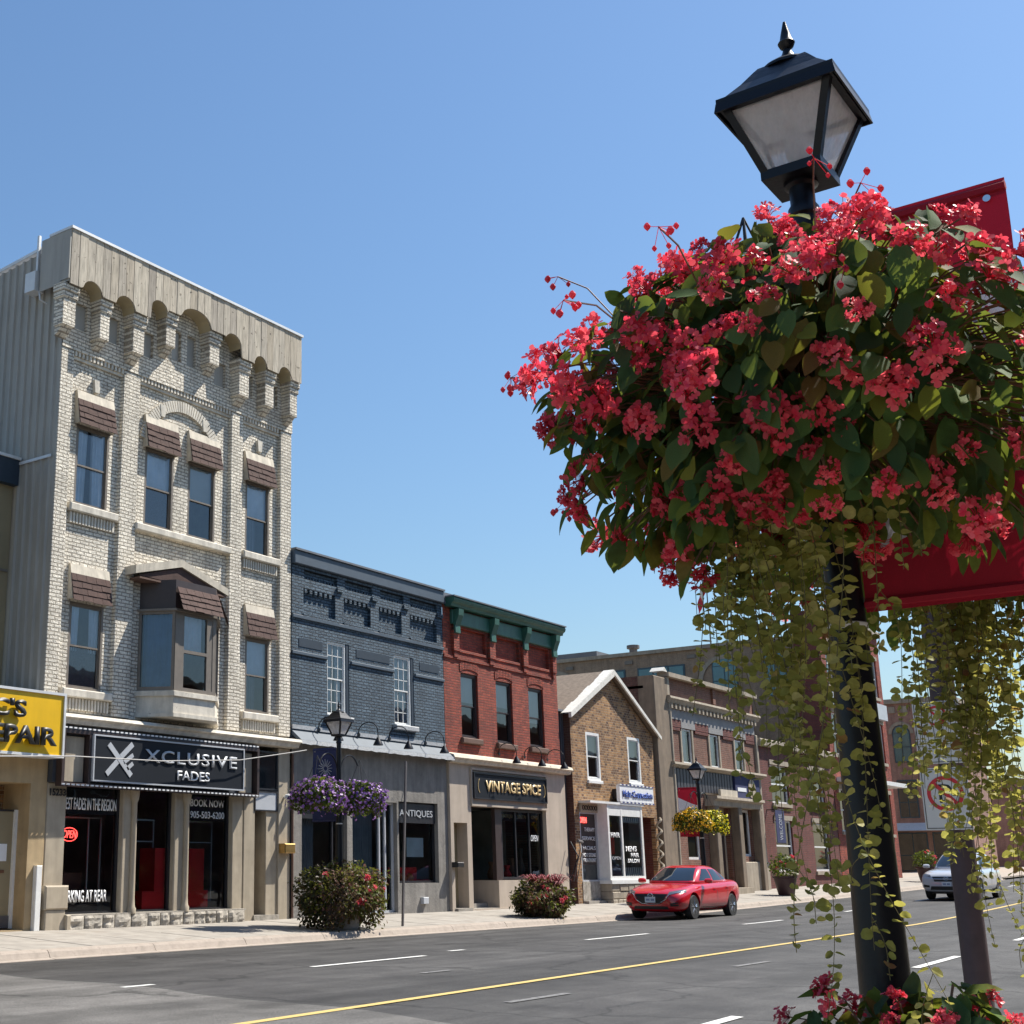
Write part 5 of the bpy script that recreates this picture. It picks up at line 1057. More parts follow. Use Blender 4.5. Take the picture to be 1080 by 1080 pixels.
def hair_sign():
    t = thing('shop_sign', 'white sign with blue lettering over the gabled brown brick shop', 'sign', (43.6, D - .3, 2.1))
    y = D - .42; a, b, c, d = 41.55, 44.15, 2.10, 2.62
    MB().box(a, b, y, y + .12, c, d).build('panel', M['letter_white'], t)
    ftext('Hair-Connection', a + .2, b - .12, c + .14, d - .14, y - .013, M['sticker_blue'], t, bold=.05)
    m = MB()
    for i in range(9):
        for zz in (c - .05, d + .005): m.box(a + .29*i, a + .29*i + .14, y - .02, y + .1, zz, zz + .04)
    m.build('edge_lights', M['frame_white'], t)['kind'] = 'stuff'
    m = MB()
    for i in range(9):
        for zz in (c - .05, d + .005): m.box(a + .29*i + .141, a + .29*i + .289, y - .018, y + .1, zz, zz + .04)
    m.build('edge_strip', M['stripe_blue'], t)['kind'] = 'stuff'
    MB().box(a + .3, b - .3, y + .121, D - .002, c + .1, d - .1).build('bracket', M['frame_black'], t)
    return t
hair_sign()

# ================================================================== bank-like brick building with stone trim
def bank():
    t = thing('brick_building', 'brown brick and stone former bank with dentil cornice behind red car', 'building', (50.5, D, -1.0))
    X0, X1 = 45.45, 55.4
    wins = [(47.80, 48.72, 3.74, 5.0), (50.43, 51.33, 3.74, 4.98), (52.98, 53.85, 3.74, 4.95)]
    low = [(47.78, 49.0, .25, 1.25), (50.3, 51.85, -.75, 2.2), (53.0, 54.1, .4, 2.2)]
    m = MB(); m.wall(46.65, 55.3, -1.1, 6.9, D, wins + low, .25); m.build('wall', M['bank_brick'], t)
    MB().cbox(X0, 46.65, D - .12, D + .5, -1.2, 6.75, .03).build('corner_pier', M['brownstone'], t)
    MB().cbox(46.64, 46.78, D - .16, D + .1, -1.2, 5.9, .03).build('corner_strip', M['limestone'], t); MB().cbox(55.2, 55.42, D - .10, D + .3, -1.2, 5.3, .03).build('corner_strip', M['limestone'], t)
    MB().box(46.6, 55.4, D - .22, D + .25, 6.82, 6.98).build('coping', M['limestone'], t)
    MB().box(46.62, 46.8, D - .12, D - .001, 6.15, 6.8).build('parapet_pier', M['limestone'], t); MB().box(51.0, 51.25, D - .08, D - .001, 6.2, 6.8).build('parapet_pier', M['bank_brick'], t)
    m = MB(); m.prism([(46.5, D, 6.14), (46.5, D-.26, 6.10), (46.5, D-.28, 6.02), (46.5, D-.22, 5.96), (46.5, D-.16, 5.86), (46.5, D, 5.84)][::-1], (9.0, 0, 0)); m.build('cornice', M['limestone'], t)
    m = MB(); x = 46.7
    while x < 55.2: m.box(x, x + .14, D - .2, D - .001, 5.66, 5.84); x += .36
    m.build('dentil_course', M['limestone'], t)['kind'] = 'stuff'
    m = MB(); m.wall(46.78, 55.2, 5.02, 5.66, D - .06, [(a - .02, b + .02, 5.02, 5.3) for a, b in ((46.8, 47.76), (49.08, 50.35), (51.8, 52.9), (54.2, 55.16))], .05); m.build('frieze', M['limestone_grey'], t)
    for a, b in ((46.8, 47.76), (49.08, 50.35), (51.8, 52.9), (54.2, 55.16)):
        MB().box(a, b, D - .05, D - .002, 4.9, 5.28).build('brick_panel', M['red_brick2'], t)
    for a, b, c, d in wins:
        win(t, a, b, c, d, D, M['frame_white'], 'plain', .03, 'white', None, None, .05, cd=.04)
        for u in (a - .12, b + .001): MB().box(u, u + .119, D - .05, D + .1, c, d).build('window_surround', M['limestone'], t)
    interior(t, 46.9, 55.0, D + .6, D + 3, 3.0, 5.4)
    m = MB(); m.prism([(46.5, D, 3.72), (46.5, D-.26, 3.70), (46.5, D-.28, 3.62), (46.5, D-.14, 3.54), (46.5, D, 3.5)][::-1], (9.15, 0, 0)); m.build('belt_course', M['limestone'], t)
    m = MB(); x = 46.8
    while x < 52.4: m.box(x, x + .22, D - .07, D - .001, 2.72, 3.5); m.box(x + .22, x + .28, D - .03, D - .001, 2.72, 3.5); x += .28
    m.build('sign_band', M['dark_siding'], t)['kind'] = 'stuff'
    MB().box(46.8, 55.1, D - .03, D - .0005, 2.66, 2.72).build('band_trim', M['limestone'], t)
    MB().box(52.5, 55.1, D - .12, D - .001, 2.6, 3.5).build('picture_sign', M['banner_blue'], t)
    m = MB(); m.lathe((54.2, D - .13, 3.05), [(.38, 0), (.38, -.02), (.05, -.03)], 18, 'y'); m.build('sign_roundel', M['beige'], t); MB().box(52.7, 53.6, D - .135, D - .121, 2.9, 3.05).build('sign_stripe', M['letter_white'], t)
    MB().box(48.3, 49.3, D - .10, D - .071, 3.3, 3.36).build('band_light', M['letter_white'], t)
    for a, b, c, d in low[:1] + low[2:]: win(t, a, b, c, d, D, M['frame_white'], 'plain', .1, None, None, None, .09)
    # entrance with columns and entablature
    m = MB(); m.prism([(49.6, D, 2.62), (49.6, D-.5, 2.60), (49.6, D-.52, 2.50), (49.6, D-.36, 2.42), (49.6, D-.34, 2.24), (49.6, D, 2.22)][::-1], (4.9, 0, 0)); m.build('entablature', M['limestone'], t)
    MB().box(50.5, 52.2, D - .3, D - .2, 2.63, 2.88).build('name_stone', M['cream'], t)
    for x in (49.95, 52.25, 54.45): MB().cbox(x - .2, x + .2, D - .34, D - .01, -1.0, 2.24, .03).build('pilaster', M['brownstone'], t)
    MB().cbox(52.46, 55.3, D - .2, D - .001, -1.1, .18, .03).build('stone_base', M['limestone'], t); MB().cbox(46.78, 49.74, D - .1, D - .001, -1.1, -.4, .03).build('stone_base', M['limestone'], t)
    m = MB(); bars(m, 50.3, 51.85, -.75, 2.2, D + .18, D + .26, .12, (), (1.5,)); dr = m.build('door', M['beige'], t); MB().box(50.42, 51.73, D+.2, D+.24, -.73, 1.45).build('door_leaf', M['frame_dark'], dr); MB().box(50.5, 51.65, D+.19, D+.2, 1.6, 2.05).build('transom_pane', M['teal_glass'], dr)
    MB().box(50.1, 52.1, D - .7, D + .2, -1.2, -.78).build('door_step', M['limestone'], t)
    interior(t, 46.9, 49.7, D + .3, D + 3, -.9, 2.6); interior(t, 52.5, 55.1, D + .3, D + 3, -.9, 2.6)
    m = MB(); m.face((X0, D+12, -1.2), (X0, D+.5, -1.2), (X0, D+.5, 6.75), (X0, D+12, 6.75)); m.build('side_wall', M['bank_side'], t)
    m = MB(); m.face((X1, D, -1.2), (X1, D+12, -1.2), (X1, D+12, 6.8), (X1, D, 6.8)); m.build('side_wall', M['red_brick2'], t)
    MB().box(X0, X1, D + .3, D + 12, 6.3, 6.4).build('roof', M['cap_grey'], t)
    m = MB(); m.prism([(46.3, D-.1, 7.0), (46.75, D-.1, 7.0), (46.52, D-.1, 7.16)], (0, .5, 0)); m.build('cap_stone', M['gable_trim'], t)
    return t
bank()
tag(MB().tube([(44.6, D+1.5, 4.0), (44.6, D+1.5, 5.4)], .06, 8).build('vent_pipe', M['post_grey']), 'short grey vent pipe beside the gabled brown roof', 'pipe')

# ================================================================== further buildings
def arch_window(parent, plane, u0, u1, z0, z1, fixed, fm, gm, arch=True, sgn=-1):
    """window on a wall in the plane X = fixed, facing -X; u runs along Y"""
    n = 10; cu, r = (u0 + u1) / 2, (u1 - u0) / 2
    pts = [(u0, z0), (u1, z0)] + ([(cu + r*math.cos(a), z1 - r + r*math.sin(a)) for a in [math.pi*i/n for i in range(n+1)]] if arch else [(u1, z1), (u0, z1)])
    m = MB(); m.prism([(fixed - .04, u, z) for u, z in pts], (.06, 0, 0)); w = m.build('window', fm, parent)
    q = MB(); s = .9
    for a, b in ((u0 + .07, cu - .03), (cu + .03, u1 - .07)):
        for c, d in ((z0 + .08, z0 + (z1-z0)*.40), (z0 + (z1-z0)*.40 + .06, (z1 - r if arch else z1 - .08))): q.box(fixed - .055, fixed - .041, a, b, c, d)
    if arch: q.prism([(fixed - .055, cu + (r-.08)*math.cos(a), z1 - r + .04 + (r-.10)*math.sin(a)) for a in [math.pi*i/n for i in range(n+1)]], (.012, 0, 0))
    q.build('pane', gm, w); return w
t = thing('large_building', 'large buff brick building behind the shops with teal windows', 'building', (75, 32, -.8))
m = MB(); m.box(75, 80, 23.6, 46, -1, 12.4); m.build('wall', M['far_brick'], t)
MB().box(74.85, 80.1, 23.5, 46.1, 12.4, 12.62).build('parapet', M['limestone'], t); MB().box(76.5, 79.5, 38, 44, 12.62, 13.2).build('roof_unit', M['cap_grey'], t); m = MB(); m.lathe((78, 36.2, 12.6), [(.25, 0), (.25, .7), (.4, .75), (.4, .95), (.1, 1.0)], 10); m.build('roof_vent', M['post_grey'], t)
arch_window(t, 'x', 28.45, 29.95, 9.3, 12.0, 75, M['teal_frame'], M['teal_glass'])
arch_window(t, 'x', 25.6, 26.9, 9.3, 12.0, 75, M['teal_frame'], M['teal_glass'])
for a, b in ((31.6, 34.6), (35.4, 38.6)):
    m = MB(); bars(m, 0, 1, 0, 1, 0, 1, .01) if False else None
    fr = MB().box(74.95, 75.02, a, b, 10.0, 11.6).build('window', M['teal_frame'], t)
    for i in range(3): MB().box(74.93, 74.949, a + .1 + (b-a-.1)/3*i, a + (b-a-.1)/3*(i+1), 10.1, 11.5).build('pane', M['teal_glass'], fr)
m = MB()
for cy in (29.2, 40.2, 45.2):
    for i in range(16):
        a0, a1 = math.pi*i/16, math.pi*(i+1)/16
        m.prism([(74.92, cy + r*math.cos(a), 10.4 + r*math.sin(a)*.95) for r, a in ((1.35, a0), (1.35, a1), (1.6, a1), (1.6, a0))], (.08, 0, 0))
m.build('arch_moulding', M['limestone'], t)['kind'] = 'stuff'
m = MB()
for y in (30.9, 34.9, 38.9, 42.5): m.box(74.93, 75, y, y+.5, 11.9, 12.1)
m.build('wall_vent', M['frame_taupe'], t)['kind'] = 'stuff'
def street_block(label, x0, x1, zt, brickm, nwin, zw, y=D, fm='frame_white', cat='building', name='brick_building', dp=12):
    t = thing(name, label, cat, ((x0+x1)/2, y, -1)); ws = []
    for c, d in zw:
        for i in range(nwin):
            cx = x0 + (x1-x0)*(i+.5)/nwin; w = (x1-x0)/nwin*.22; ws.append((cx-w, cx+w, c, d))
    m = MB(); m.wall(x0, x1, -1.2, zt, y, ws, .2); m.build('wall', brickm, t)
    for a, b, c, d in ws:
        m = MB(); bars(m, a, b, c, d, y+.08, y+.16, .08, (), ((c+d)/2,)); f = m.build('window', M[fm], t); MB().box(a+.08, b-.08, y+.12, y+.13, c+.08, d-.08).build('pane', M['dark_glass'], f); MB().box(a-.1, b+.1, y-.08, y+.05, c-.15, c-.002).build('sill', M['limestone'], t); MB().box(a-.1, b+.1, y-.05, y-.001, d+.002, d+.2).build('lintel', M['limestone'], t)
    MB().cbox(x0-.05, x1+.05, y-.2, y+.3, zt-.3, zt, .03).build('cornice', M['limestone'], t)
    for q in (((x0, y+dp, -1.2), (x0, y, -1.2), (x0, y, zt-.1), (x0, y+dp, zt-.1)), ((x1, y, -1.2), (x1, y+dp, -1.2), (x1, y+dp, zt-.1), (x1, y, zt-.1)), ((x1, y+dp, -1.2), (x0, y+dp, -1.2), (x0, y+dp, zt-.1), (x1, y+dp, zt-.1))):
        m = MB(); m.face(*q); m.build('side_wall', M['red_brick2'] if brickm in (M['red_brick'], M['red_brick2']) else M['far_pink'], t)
    MB().box(x0+.02, x1-.02, y+.3, y+dp-.02, zt-.5, zt-.4).build('roof', M['cap_grey'], t)
    return t
street_block('low dark red brick building right of the former bank', 55.5, 64.9, 5.2, M['red_brick2'], 2, [(2.6, 4.2), (-.2, 1.9)])
b2 = street_block('tall red brick building seen through the trailing vines', 65.0, 74.6, 12.2, M['red_brick'], 4, [(8.6, 10.6), (5.2, 7.2), (1.6, 3.6)], dp=1.3)
MB().box(65.5, 73.5, D-1.0, D-.01, 3.9, 4.1).build('porch_roof', M['frame_white'], b2); MB().box(65.2, 74.0, D-.3, D-.01, 7.4, 8.2).build('siding_band', M['letter_grey'], b2)
t = thing('corner_building', 'pink brick corner building at the end of the street beside black post', 'building', (92, 24, -.5))
m = MB(); m.box(92, 100, 21.3, 31, -1.0, 10.3); m.build('wall', M['far_pink'], t); MB().box(91.8, 100.1, 21.1, 31.1, 10.3, 10.6).build('parapet', M['limestone'], t)
m = MB()
for k in range(12): m.box(91.9, 92, 21.5 + .78*k, 21.9 + .78*k, 9.7, 10.1)
m.build('dentil_course', M['limestone'], t)['kind'] = 'stuff'
for yy in (22.3, 24.4, 26.6):
    arch_window(t, 'x', yy - .55, yy + .55, 6.5, 8.9, 92, M['teal_frame'], M['teal_glass']); arch_window(t, 'x', yy - .6, yy + .6, 3.0, 5.4, 92, M['teal_frame'], M['dark_glass'], False)
    arch_window(t, 'x', yy - .9, yy + .9, -.3, 2.1, 92, M['teal_frame'], M['dark_glass'], False)
    m = MB()
    for i in range(12):
        a0, a1 = math.pi*i/12, math.pi*(i+1)/12; m.prism([(91.95, yy + r*math.cos(a), 8.35 + r*math.sin(a)) for r, a in ((.58, a0), (.58, a1), (.78, a1), (.78, a0))], (.05, 0, 0))
    m.build('arch_moulding', M['limestone'], t)['kind'] = 'stuff'
m = MB(); m.prism([(92, 21.4, 2.7), (90.9, 21.4, 2.2), (92, 21.4, 2.2)], (0, 7.5, 0)); m.build('awning', M['frame_white'], t)
street_block('far pale two-storey building at the right edge of the street', 109, 135, 6.2, M['far_brick'], 6, [(3.4, 5.2), (0.4, 2.4)], y=21.0)
# flag on the large building
t = thing('flagpole', 'thin roof flagpole with red and white flag behind trailing vine', 'flag', (75.5, 30.1, 12.6)); MB().tube([(75.5, 30.1, 12.6), (75.5, 30.1, 17.3)], [.05, .03], 8).build('pole', M['post_grey'], t)
def drape_flag(nm, mat, u0, u1):
    m = MB(); n = 6
    for i in range(n + 1):
        u = u0 + (u1 - u0) * i / n
        for k in range(7):
            v = k / 6; m.v.append((75.5 + .12*math.sin(u*9 + v*3), 30.15 + u*.55 + .05*math.sin(v*7), 16.9 - v*1.1 - u*1.5))
    for i in range(n):
        for k in range(6): q = i*7+k; m.f.append((q, q+1, q+8, q+7))
    m.build(nm, mat, t, smooth=True)
drape_flag('red_band', M['sign_red'], .02, .35); drape_flag('white_band', M['sign_white'], .35, .62); drape_flag('red_band', M['sign_red'], .62, .98)
# projecting banner sign beside the bank
t = thing('hanging_banner', 'narrow navy banner with white lettering hung beside the former bank', 'banner', (55.8, D - .5, .9)); MB().box(55.55, 56.55, D-.52, D-.5, .95, 2.25).build('cloth', M['banner_blue'], t); MB().tube([(55.5, D-.5, 2.28), (56.6, D-.5, 2.28)], .025, 6).build('rod', M['black_metal'], t); MB().tube([(55.5, D-.5, .93), (56.6, D-.5, .93)], .025, 6).build('rod', M['black_metal'], t); MB().box(56.0, 56.06, D-.5, D, 2.26, 2.3).build('bracket', M['black_metal'], t)
text('WELCOME', 0, 0, 1.05, .34, (56.22, D-.523, 1.05), (0,0,1), (-1,0,0), M['letter_grey'], t, ex=.006)
# ---- the other side of the street, behind the camera: seen only mirrored in the shop glass
def opposite(label, x0, x1, h, mat, seed):
    t = thing('brick_building', label, 'building', ((x0+x1)/2, -7, -1.3), 'row across the street'); rnd = random.Random(seed); y = -7.0
    m = MB(); m.box(x0, x1, y - 9, y, -1.4, h); m.build('wall', mat, t); MB().box(x0, x1, y - 9, y + .3, h, h + .3).build('cornice', M['limestone'], t)
    n = int((x1 - x0) / 2.2)
    for i in range(n):
        cx = x0 + (x1-x0)*(i+.5)/n; w = MB().box(cx-.55, cx+.55, y+.001, y+.06, 3.2, 5.2).build('window', M['frame_white'], t); MB().box(cx-.47, cx+.47, y+.061, y+.07, 3.28, 5.12).build('pane', M['dark_glass'], w)
    w = MB().box(x0+.4, x1-.4, y+.001, y+.08, -1.0, 2.3).build('shop_window', M['frame_black'], t); MB().box(x0+.6, x1-.6, y+.081, y+.09, -.7, 2.0).build('pane', M['dark_glass'], w)
    return t
for k, (a, b, h, mt, lb) in enumerate(((-14, -2, 8.5, 'red_brick2', 'red brick shop across the street left of the camera'), (-1.8, 9, 7.2, 'bank_brick', 'low brown brick shop across the street behind the camera'), (9.2, 22, 9.0, 'bank_brick', 'brown brick shop across the street behind the lamp'), (22.2, 34, 7.6, 'red_brick2', 'red brick shop across the street facing the antiques shop'), (34.2, 50, 8.8, 'red_brick2', 'tall dark red brick shop across the street facing the gabled house'), (50.2, 68, 7.4, 'bank_brick', 'brown brick block across the street facing the former bank'), (68.2, 92, 9.4, 'red_brick2', 'long dark red brick block far across the street'), (92.2, 130, 8.2, 'bank_brick', 'long brown brick block farthest across the street'))): opposite(lb, a, b, h, M[mt], k)
# ================================================================== street lamps
def lamp(label, x, y, zb, side, basket=True, grp='black lantern street lamps'):
    t = thing('street_lamp', label, 'street lamp', (x, y, zb), grp)
    H = 4.84
    z = lambda h: zb + h
    m = MB(); m.lathe((x, y, zb), [(.20, 0), (.20, .05), (.16, .12), (.15, .42), (.12, .50), (.104, .58), (.0905, .83), (.0685, 2.23), (.052, 3.55), (.05, 3.90), (.062, 3.91), (.062, 3.94), (.05, 3.96), (.05, 4.035), (.068, 4.045), (.068, 4.075), (.058, 4.09)], 28); m.build('post', M['black_metal'], t, smooth=True)
    MB().lathe((x, y, z(2.17)), [(.071, 0), (.0735, .003), (.0735, .022), (.07, .025)], 24).build('clamp_band', M['flashing'], t, smooth=True)
    # lantern frame
    a, b, z0, z1 = .105, .213, z(4.09), z(4.395)
    m = MB()
    for sx, sy in ((1,1), (1,-1), (-1,1), (-1,-1)):
        p0, p1 = Vector((x+sx*a, y+sy*a, z0)), Vector((x+sx*b, y+sy*b, z1)); w = .016
        m.prism([(p0.x-w, p0.y-w, p0.z), (p0.x+w, p0.y-w, p0.z), (p0.x+w, p0.y+w, p0.z), (p0.x-w, p0.y+w, p0.z)][::-1], tuple(p1 - p0))
    m.box(x-a-.018, x+a+.018, y-a-.018, y+a+.018, z0-.03, z0+.012)
    m.box(x-b-.02, x+b+.02, y-b-.02, y-b+.02, z1-.02, z1+.012); m.box(x-b-.02, x+b+.02, y+b-.02, y+b+.02, z1-.02, z1+.012); m.box(x-b-.02, x-b+.02, y-b+.02, y+b-.02, z1-.02, z1+.012); m.box(x+b-.02, x+b+.02, y-b+.02, y+b-.02, z1-.02, z1+.012)
    m.build('lantern_frame', M['black_metal'], t)
    for k in range(4):
        c, s = round(math.cos(k*math.pi/2)), round(math.sin(k*math.pi/2))
        rot = lambda u, v, h: (x + c*u - s*v, y + s*u + c*v, h)
        q = MB(); q.face(rot(a, -a+.012, z0+.012), rot(a, a-.012, z0+.012), rot(b-.006, b-.014, z1-.012), rot(b-.006, -b+.014, z1-.012)); q.build('glass_pane', M['lamp_glass'], t)
        q = MB()   # hood lip on each side
        q.prism([rot(b+.022, -b-.03, z1+.013), rot(b+.022, b+.03, z1+.013), rot(b+.03, b+.035, z1-.03), rot(b+.03, -b-.035, z1-.03)], tuple(Vector(rot(.008, 0, 0)) - Vector(rot(0, 0, 0)))); q.build('hood_lip', M['black_metal'], t)
    m = MB(); e = .242; zz = z1 + .0125; n0 = len(m.v)
    for r, h in ((e, zz), (e, zz+.02), (.215, zz+.035), (.16, zz+.10), (.115, zz+.165), (.10, zz+.185)):
        m.v += [(x-r, y-r, h), (x+r, y-r, h), (x+r, y+r, h), (x-r, y+r, h)]
    for i in range(5):
        for k in range(4): k2 = (k+1) % 4; m.f.append((i*4+k, i*4+k2, i*4+4+k2, i*4+4+k))
    m.f += [(3, 2, 1, 0), (20, 21, 22, 23)]; m.build('hood', M['black_metal'], t)
    h = zz + .185
    MB().lathe((x, y, h), [(.125, -.012), (.125, 0), (.10, .02), (.06, .032), (.035, .06), (.022, .085), (.016, .105), (.028, .115), (.036, .135), (.026, .15), (.02, .18), (.006, .24)], 16).build('finial', M['black_metal'], t, smooth=True)
    MB().box(x-b+.03, x+b-.03, y-b+.03, y+b-.03, z1-.006, z1+.004).build('added_reflector', M['letter_white'], t); MB().lathe((x, y, z0+.013), [(.03, 0), (.03, .05), (.05, .09), (.05, .17), (.03, .2)], 12).build('bulb', M['letter_white'], t, smooth=True)  # white plate added under the hood to brighten the lantern panes; bulb below it
    for s in (-1, 1):
        m = MB(); pts = [(x + s*.05, y, z(3.05))] + [(x + s*(.05 + .34*(1-math.cos(a_))), y, z(3.25) + .42*math.sin(a_)) for a_ in [math.pi*i/12 for i in range(0, 11)]]
        m.tube(pts, .017, 8); m.build('basket_arm', M['black_metal'], t, smooth=True)
    for h_ in (3.80, 2.26):
        m = MB(); m.tube([(x, y, z(h_)), (x, y + side*.70, z(h_))], .010, 8); m.build('banner_arm', M['black_metal'], t)
    return t
def banner(label, x, y, zb, side, design):
    t = thing('banner', label, 'banner', (x, y, zb + 2.23), 'street banners')
    y0, y1 = y + side*.075, y + side*.735; zt, zo = zb + 3.83, zb + 2.23
    def S(u, v, e=0.0):     # u 0..1 from post outwards, v 0..1 from bottom up
        bx = x + (.05*math.sin(u*math.pi) + .015*math.sin(v*9+u*4) * u) * math.sin(v*math.pi)
        return (bx + e, y0 + (y1-y0)*u + .012*math.sin(v*5)*u, zo + (zt-zo)*v)
    def cloth_part(nm, mat, lo, hi, e=0.0):
        m = MB(); n, k = 12, 14
        for i in range(n+1):
            for j in range(k+1):
                u = i/n; a, b = lo(u), hi(u); m.v.append(S(u, a + (b-a)*j/k, e))
        for i in range(n):
            for j in range(k): q = i*(k+1)+j; m.f.append((q, q+k+1, q+k+2, q+1))
        m.build(nm, mat, t, smooth=True)
    if design == 'maple':
        f1 = lambda u: .63 + .17*u**1.3 ; f0 = lambda u: .14 + .18*u**1.3
        cloth_part('red_field', M['banner_red'], f1, lambda u: 1.0); cloth_part('white_band', M['banner_white'], f0, f1); cloth_part('red_field', M['banner_red'], lambda u: 0.0, f0)
        L = [(0,-.5),(.03,-.22),(.3,-.27),(.26,-.16),(.5,.04),(.43,.08),(.48,.24),(.32,.21),(.28,.28),(.14,.13),(.19,.42),(.1,.37),(0,.55)]
        P = L + [(-a, b) for a, b in reversed(L[1:-1])]
        for e in (-.006, .006):
            m = MB(); m.face(*[S(.5 + a*.62, .47 + b*.27, e) for a, b in (P if e > 0 else P[::-1])]); m.build('leaf_emblem', M['sign_red'], t)
    else:
        cloth_part('navy_field', M['banner_blue'], lambda u: 0, lambda u: 1)
        m = MB()
        for cu, cv, r in ((.5, .72, .3), (.42, .42, .22)):
            for i in range(16):
                a_ = 2*math.pi*i/16; p = [S(cu + r*q*math.cos(a_), cv + r*.42*q*math.sin(a_), -.006) for q in (.25, 1.0)]; m.tube(p, .008, 4)
        m.build('firework_print', M['letter_grey'], t)
    for v in (.02, .98): MB().tube([S(i/6, v) for i in range(7)], .02, 6).build('hem', M['banner_red'] if design == 'maple' else M['banner_blue'], t)
    m = MB(); p = S(.9, .955, -.012); m.lathe(p, [(.014, -.004), (.014, .004), (.008, .006)], 12, 'x'); m.build('grommet', M['chrome'], t)
    return t

# ================================================================== leaves, flowers, baskets
def begonia_leaf(seed):
    """asymmetric pointed leaf folded along its midrib, stalk at the origin, tip along +X, face +Z"""
    r = random.Random(seed); m = MB(); n = 6; L = 1.0; wl_, wr_ = r.uniform(.36, .42), r.uniform(.28, .34); cur = r.uniform(.15, .4)
    for i in range(n+1):
        u = i / n; prof = math.sin(math.pi * min(1, u*.93+.07))**.75 * (1 - .25*u); z = -cur*u*u*.6
        x = u - (.06 if i == 0 else 0)
        m.v += [(x - .10*(1-u)*prof, wl_*prof*(1 if i < n else 0), z + .10*prof + .02*math.sin(i*2.3+seed)), (x, 0, z), (x - .05*(1-u), -wr_*prof*(1 if i < n else 0), z + .10*prof)]
    for i in range(n):
        q = 3*i; m.f += [(q+1, q+4, q+3, q), (q+2, q+5, q+4, q+1)]
    return m
LEAVES = [begonia_leaf(i) for i in range(6)]
def frame_from(ax, nrm):
    ax = ax.normalized(); nrm = nrm - ax * nrm.dot(ax)
    nrm = nrm.normalized() if nrm.length > 1e-5 else ax.orthogonal().normalized()
    return Matrix((ax, nrm.cross(ax), nrm)).transposed()
def flower_cluster_mesh(seed):
    r = random.Random(seed); m = MB(); cols = []
    nf = r.randint(28, 42)
    for i in range(nf):
        a = r.uniform(0, 2*math.pi); q = math.sqrt(r.random()); c = Vector((.085*q*math.cos(a), .066*q*math.sin(a), .055*(1 - q*q) + r.uniform(-.03, .015)))
        nd = (Vector((c.x*6, c.y*6, .6)) + Vector((r.uniform(-.5,.5), r.uniform(-.5,.5), r.uniform(-.3,.3)))).normalized(); F = frame_from(nd.orthogonal().normalized(), nd)
        spin = r.uniform(0, 6.28); sz = r.uniform(.014, .023); tone = r.random()
        for k in range(4):
            th = spin + k*math.pi/2; big = k % 2 == 0; pr = sz*(1.0 if big else .62); d = Vector((math.cos(th), math.sin(th), 0)); s = Vector((-d.y, d.x, 0)); b = len(m.v); cup = r.uniform(.15, .7)
            pts = [(0, 0), (.45, -.42), (.95, -.62), (1.5, -.40), (1.62, 0), (1.5, .40), (.95, .62), (.45, .42)]
            for u, v in pts:
                p = (d*u + s*v*(1.25 if big else .9)) * pr*.75; p.z = cup*pr*(u*.5)**1.5 + .15*pr*v*v; m.v.append(tuple(c + F @ p)); cols.append((max(0, min(1, tone*.6 + .25*u*.6)),)*3 + (1,))
            m.f.append((b, b+1, b+2, b+3)); m.f.append((b, b+3, b+4, b+5)); m.f.append((b, b+5, b+6, b+7))
        b = len(m.v); m.tube([(0, 0, -.02), tuple(c*.6), tuple(c)], .0014, 3, False); cols += [(0, 0, 0, 1)]*(len(m.v) - b)
    return m, cols
def mesh_of(mb, name, mat, cols=None, smooth=True):
    o = mb.build(name, mat, None, smooth=False, cols=cols); me = o.data; bpy.data.objects.remove(o)
    if smooth: me.polygons.foreach_set('use_smooth', [True]*len(me.polygons))
    return me
LEAF_ME = [mesh_of(l, 'leaf', M['leaf']) for l in LEAVES]
CLUSTER_ME = [mesh_of(*(lambda mc_: (mc_[0], 'flower_cluster', M['petal'], mc_[1]))(flower_cluster_mesh(50+i))) for i in range(7)]
def place(name, me, parent, co, rot, s):
    o = bpy.data.objects.new(name, me); C.objects.link(o); o.parent = parent
    o.matrix_local = Matrix.Translation(co - wloc(parent)) @ rot.to_4x4() @ Matrix.Diagonal((s, s, s, 1)); return o
def add_leaf(mb, cols, lf, co, rot, s, tone):
    n = len(mb.v); mb.v += [tuple(co + rot @ (Vector(v)*s)) for v in lf.v]; mb.f += [tuple(n+i for i in f) for f in lf.f]; cols += [(tone, tone, tone, 1)] * len(lf.v)
def lump(d, seed):
    return 1 + .13*math.sin(d.x*5.1 + seed) * math.cos(d.z*4.3 + seed*2) + .09*math.sin(d.y*8.3 + d.z*6 + seed*3)
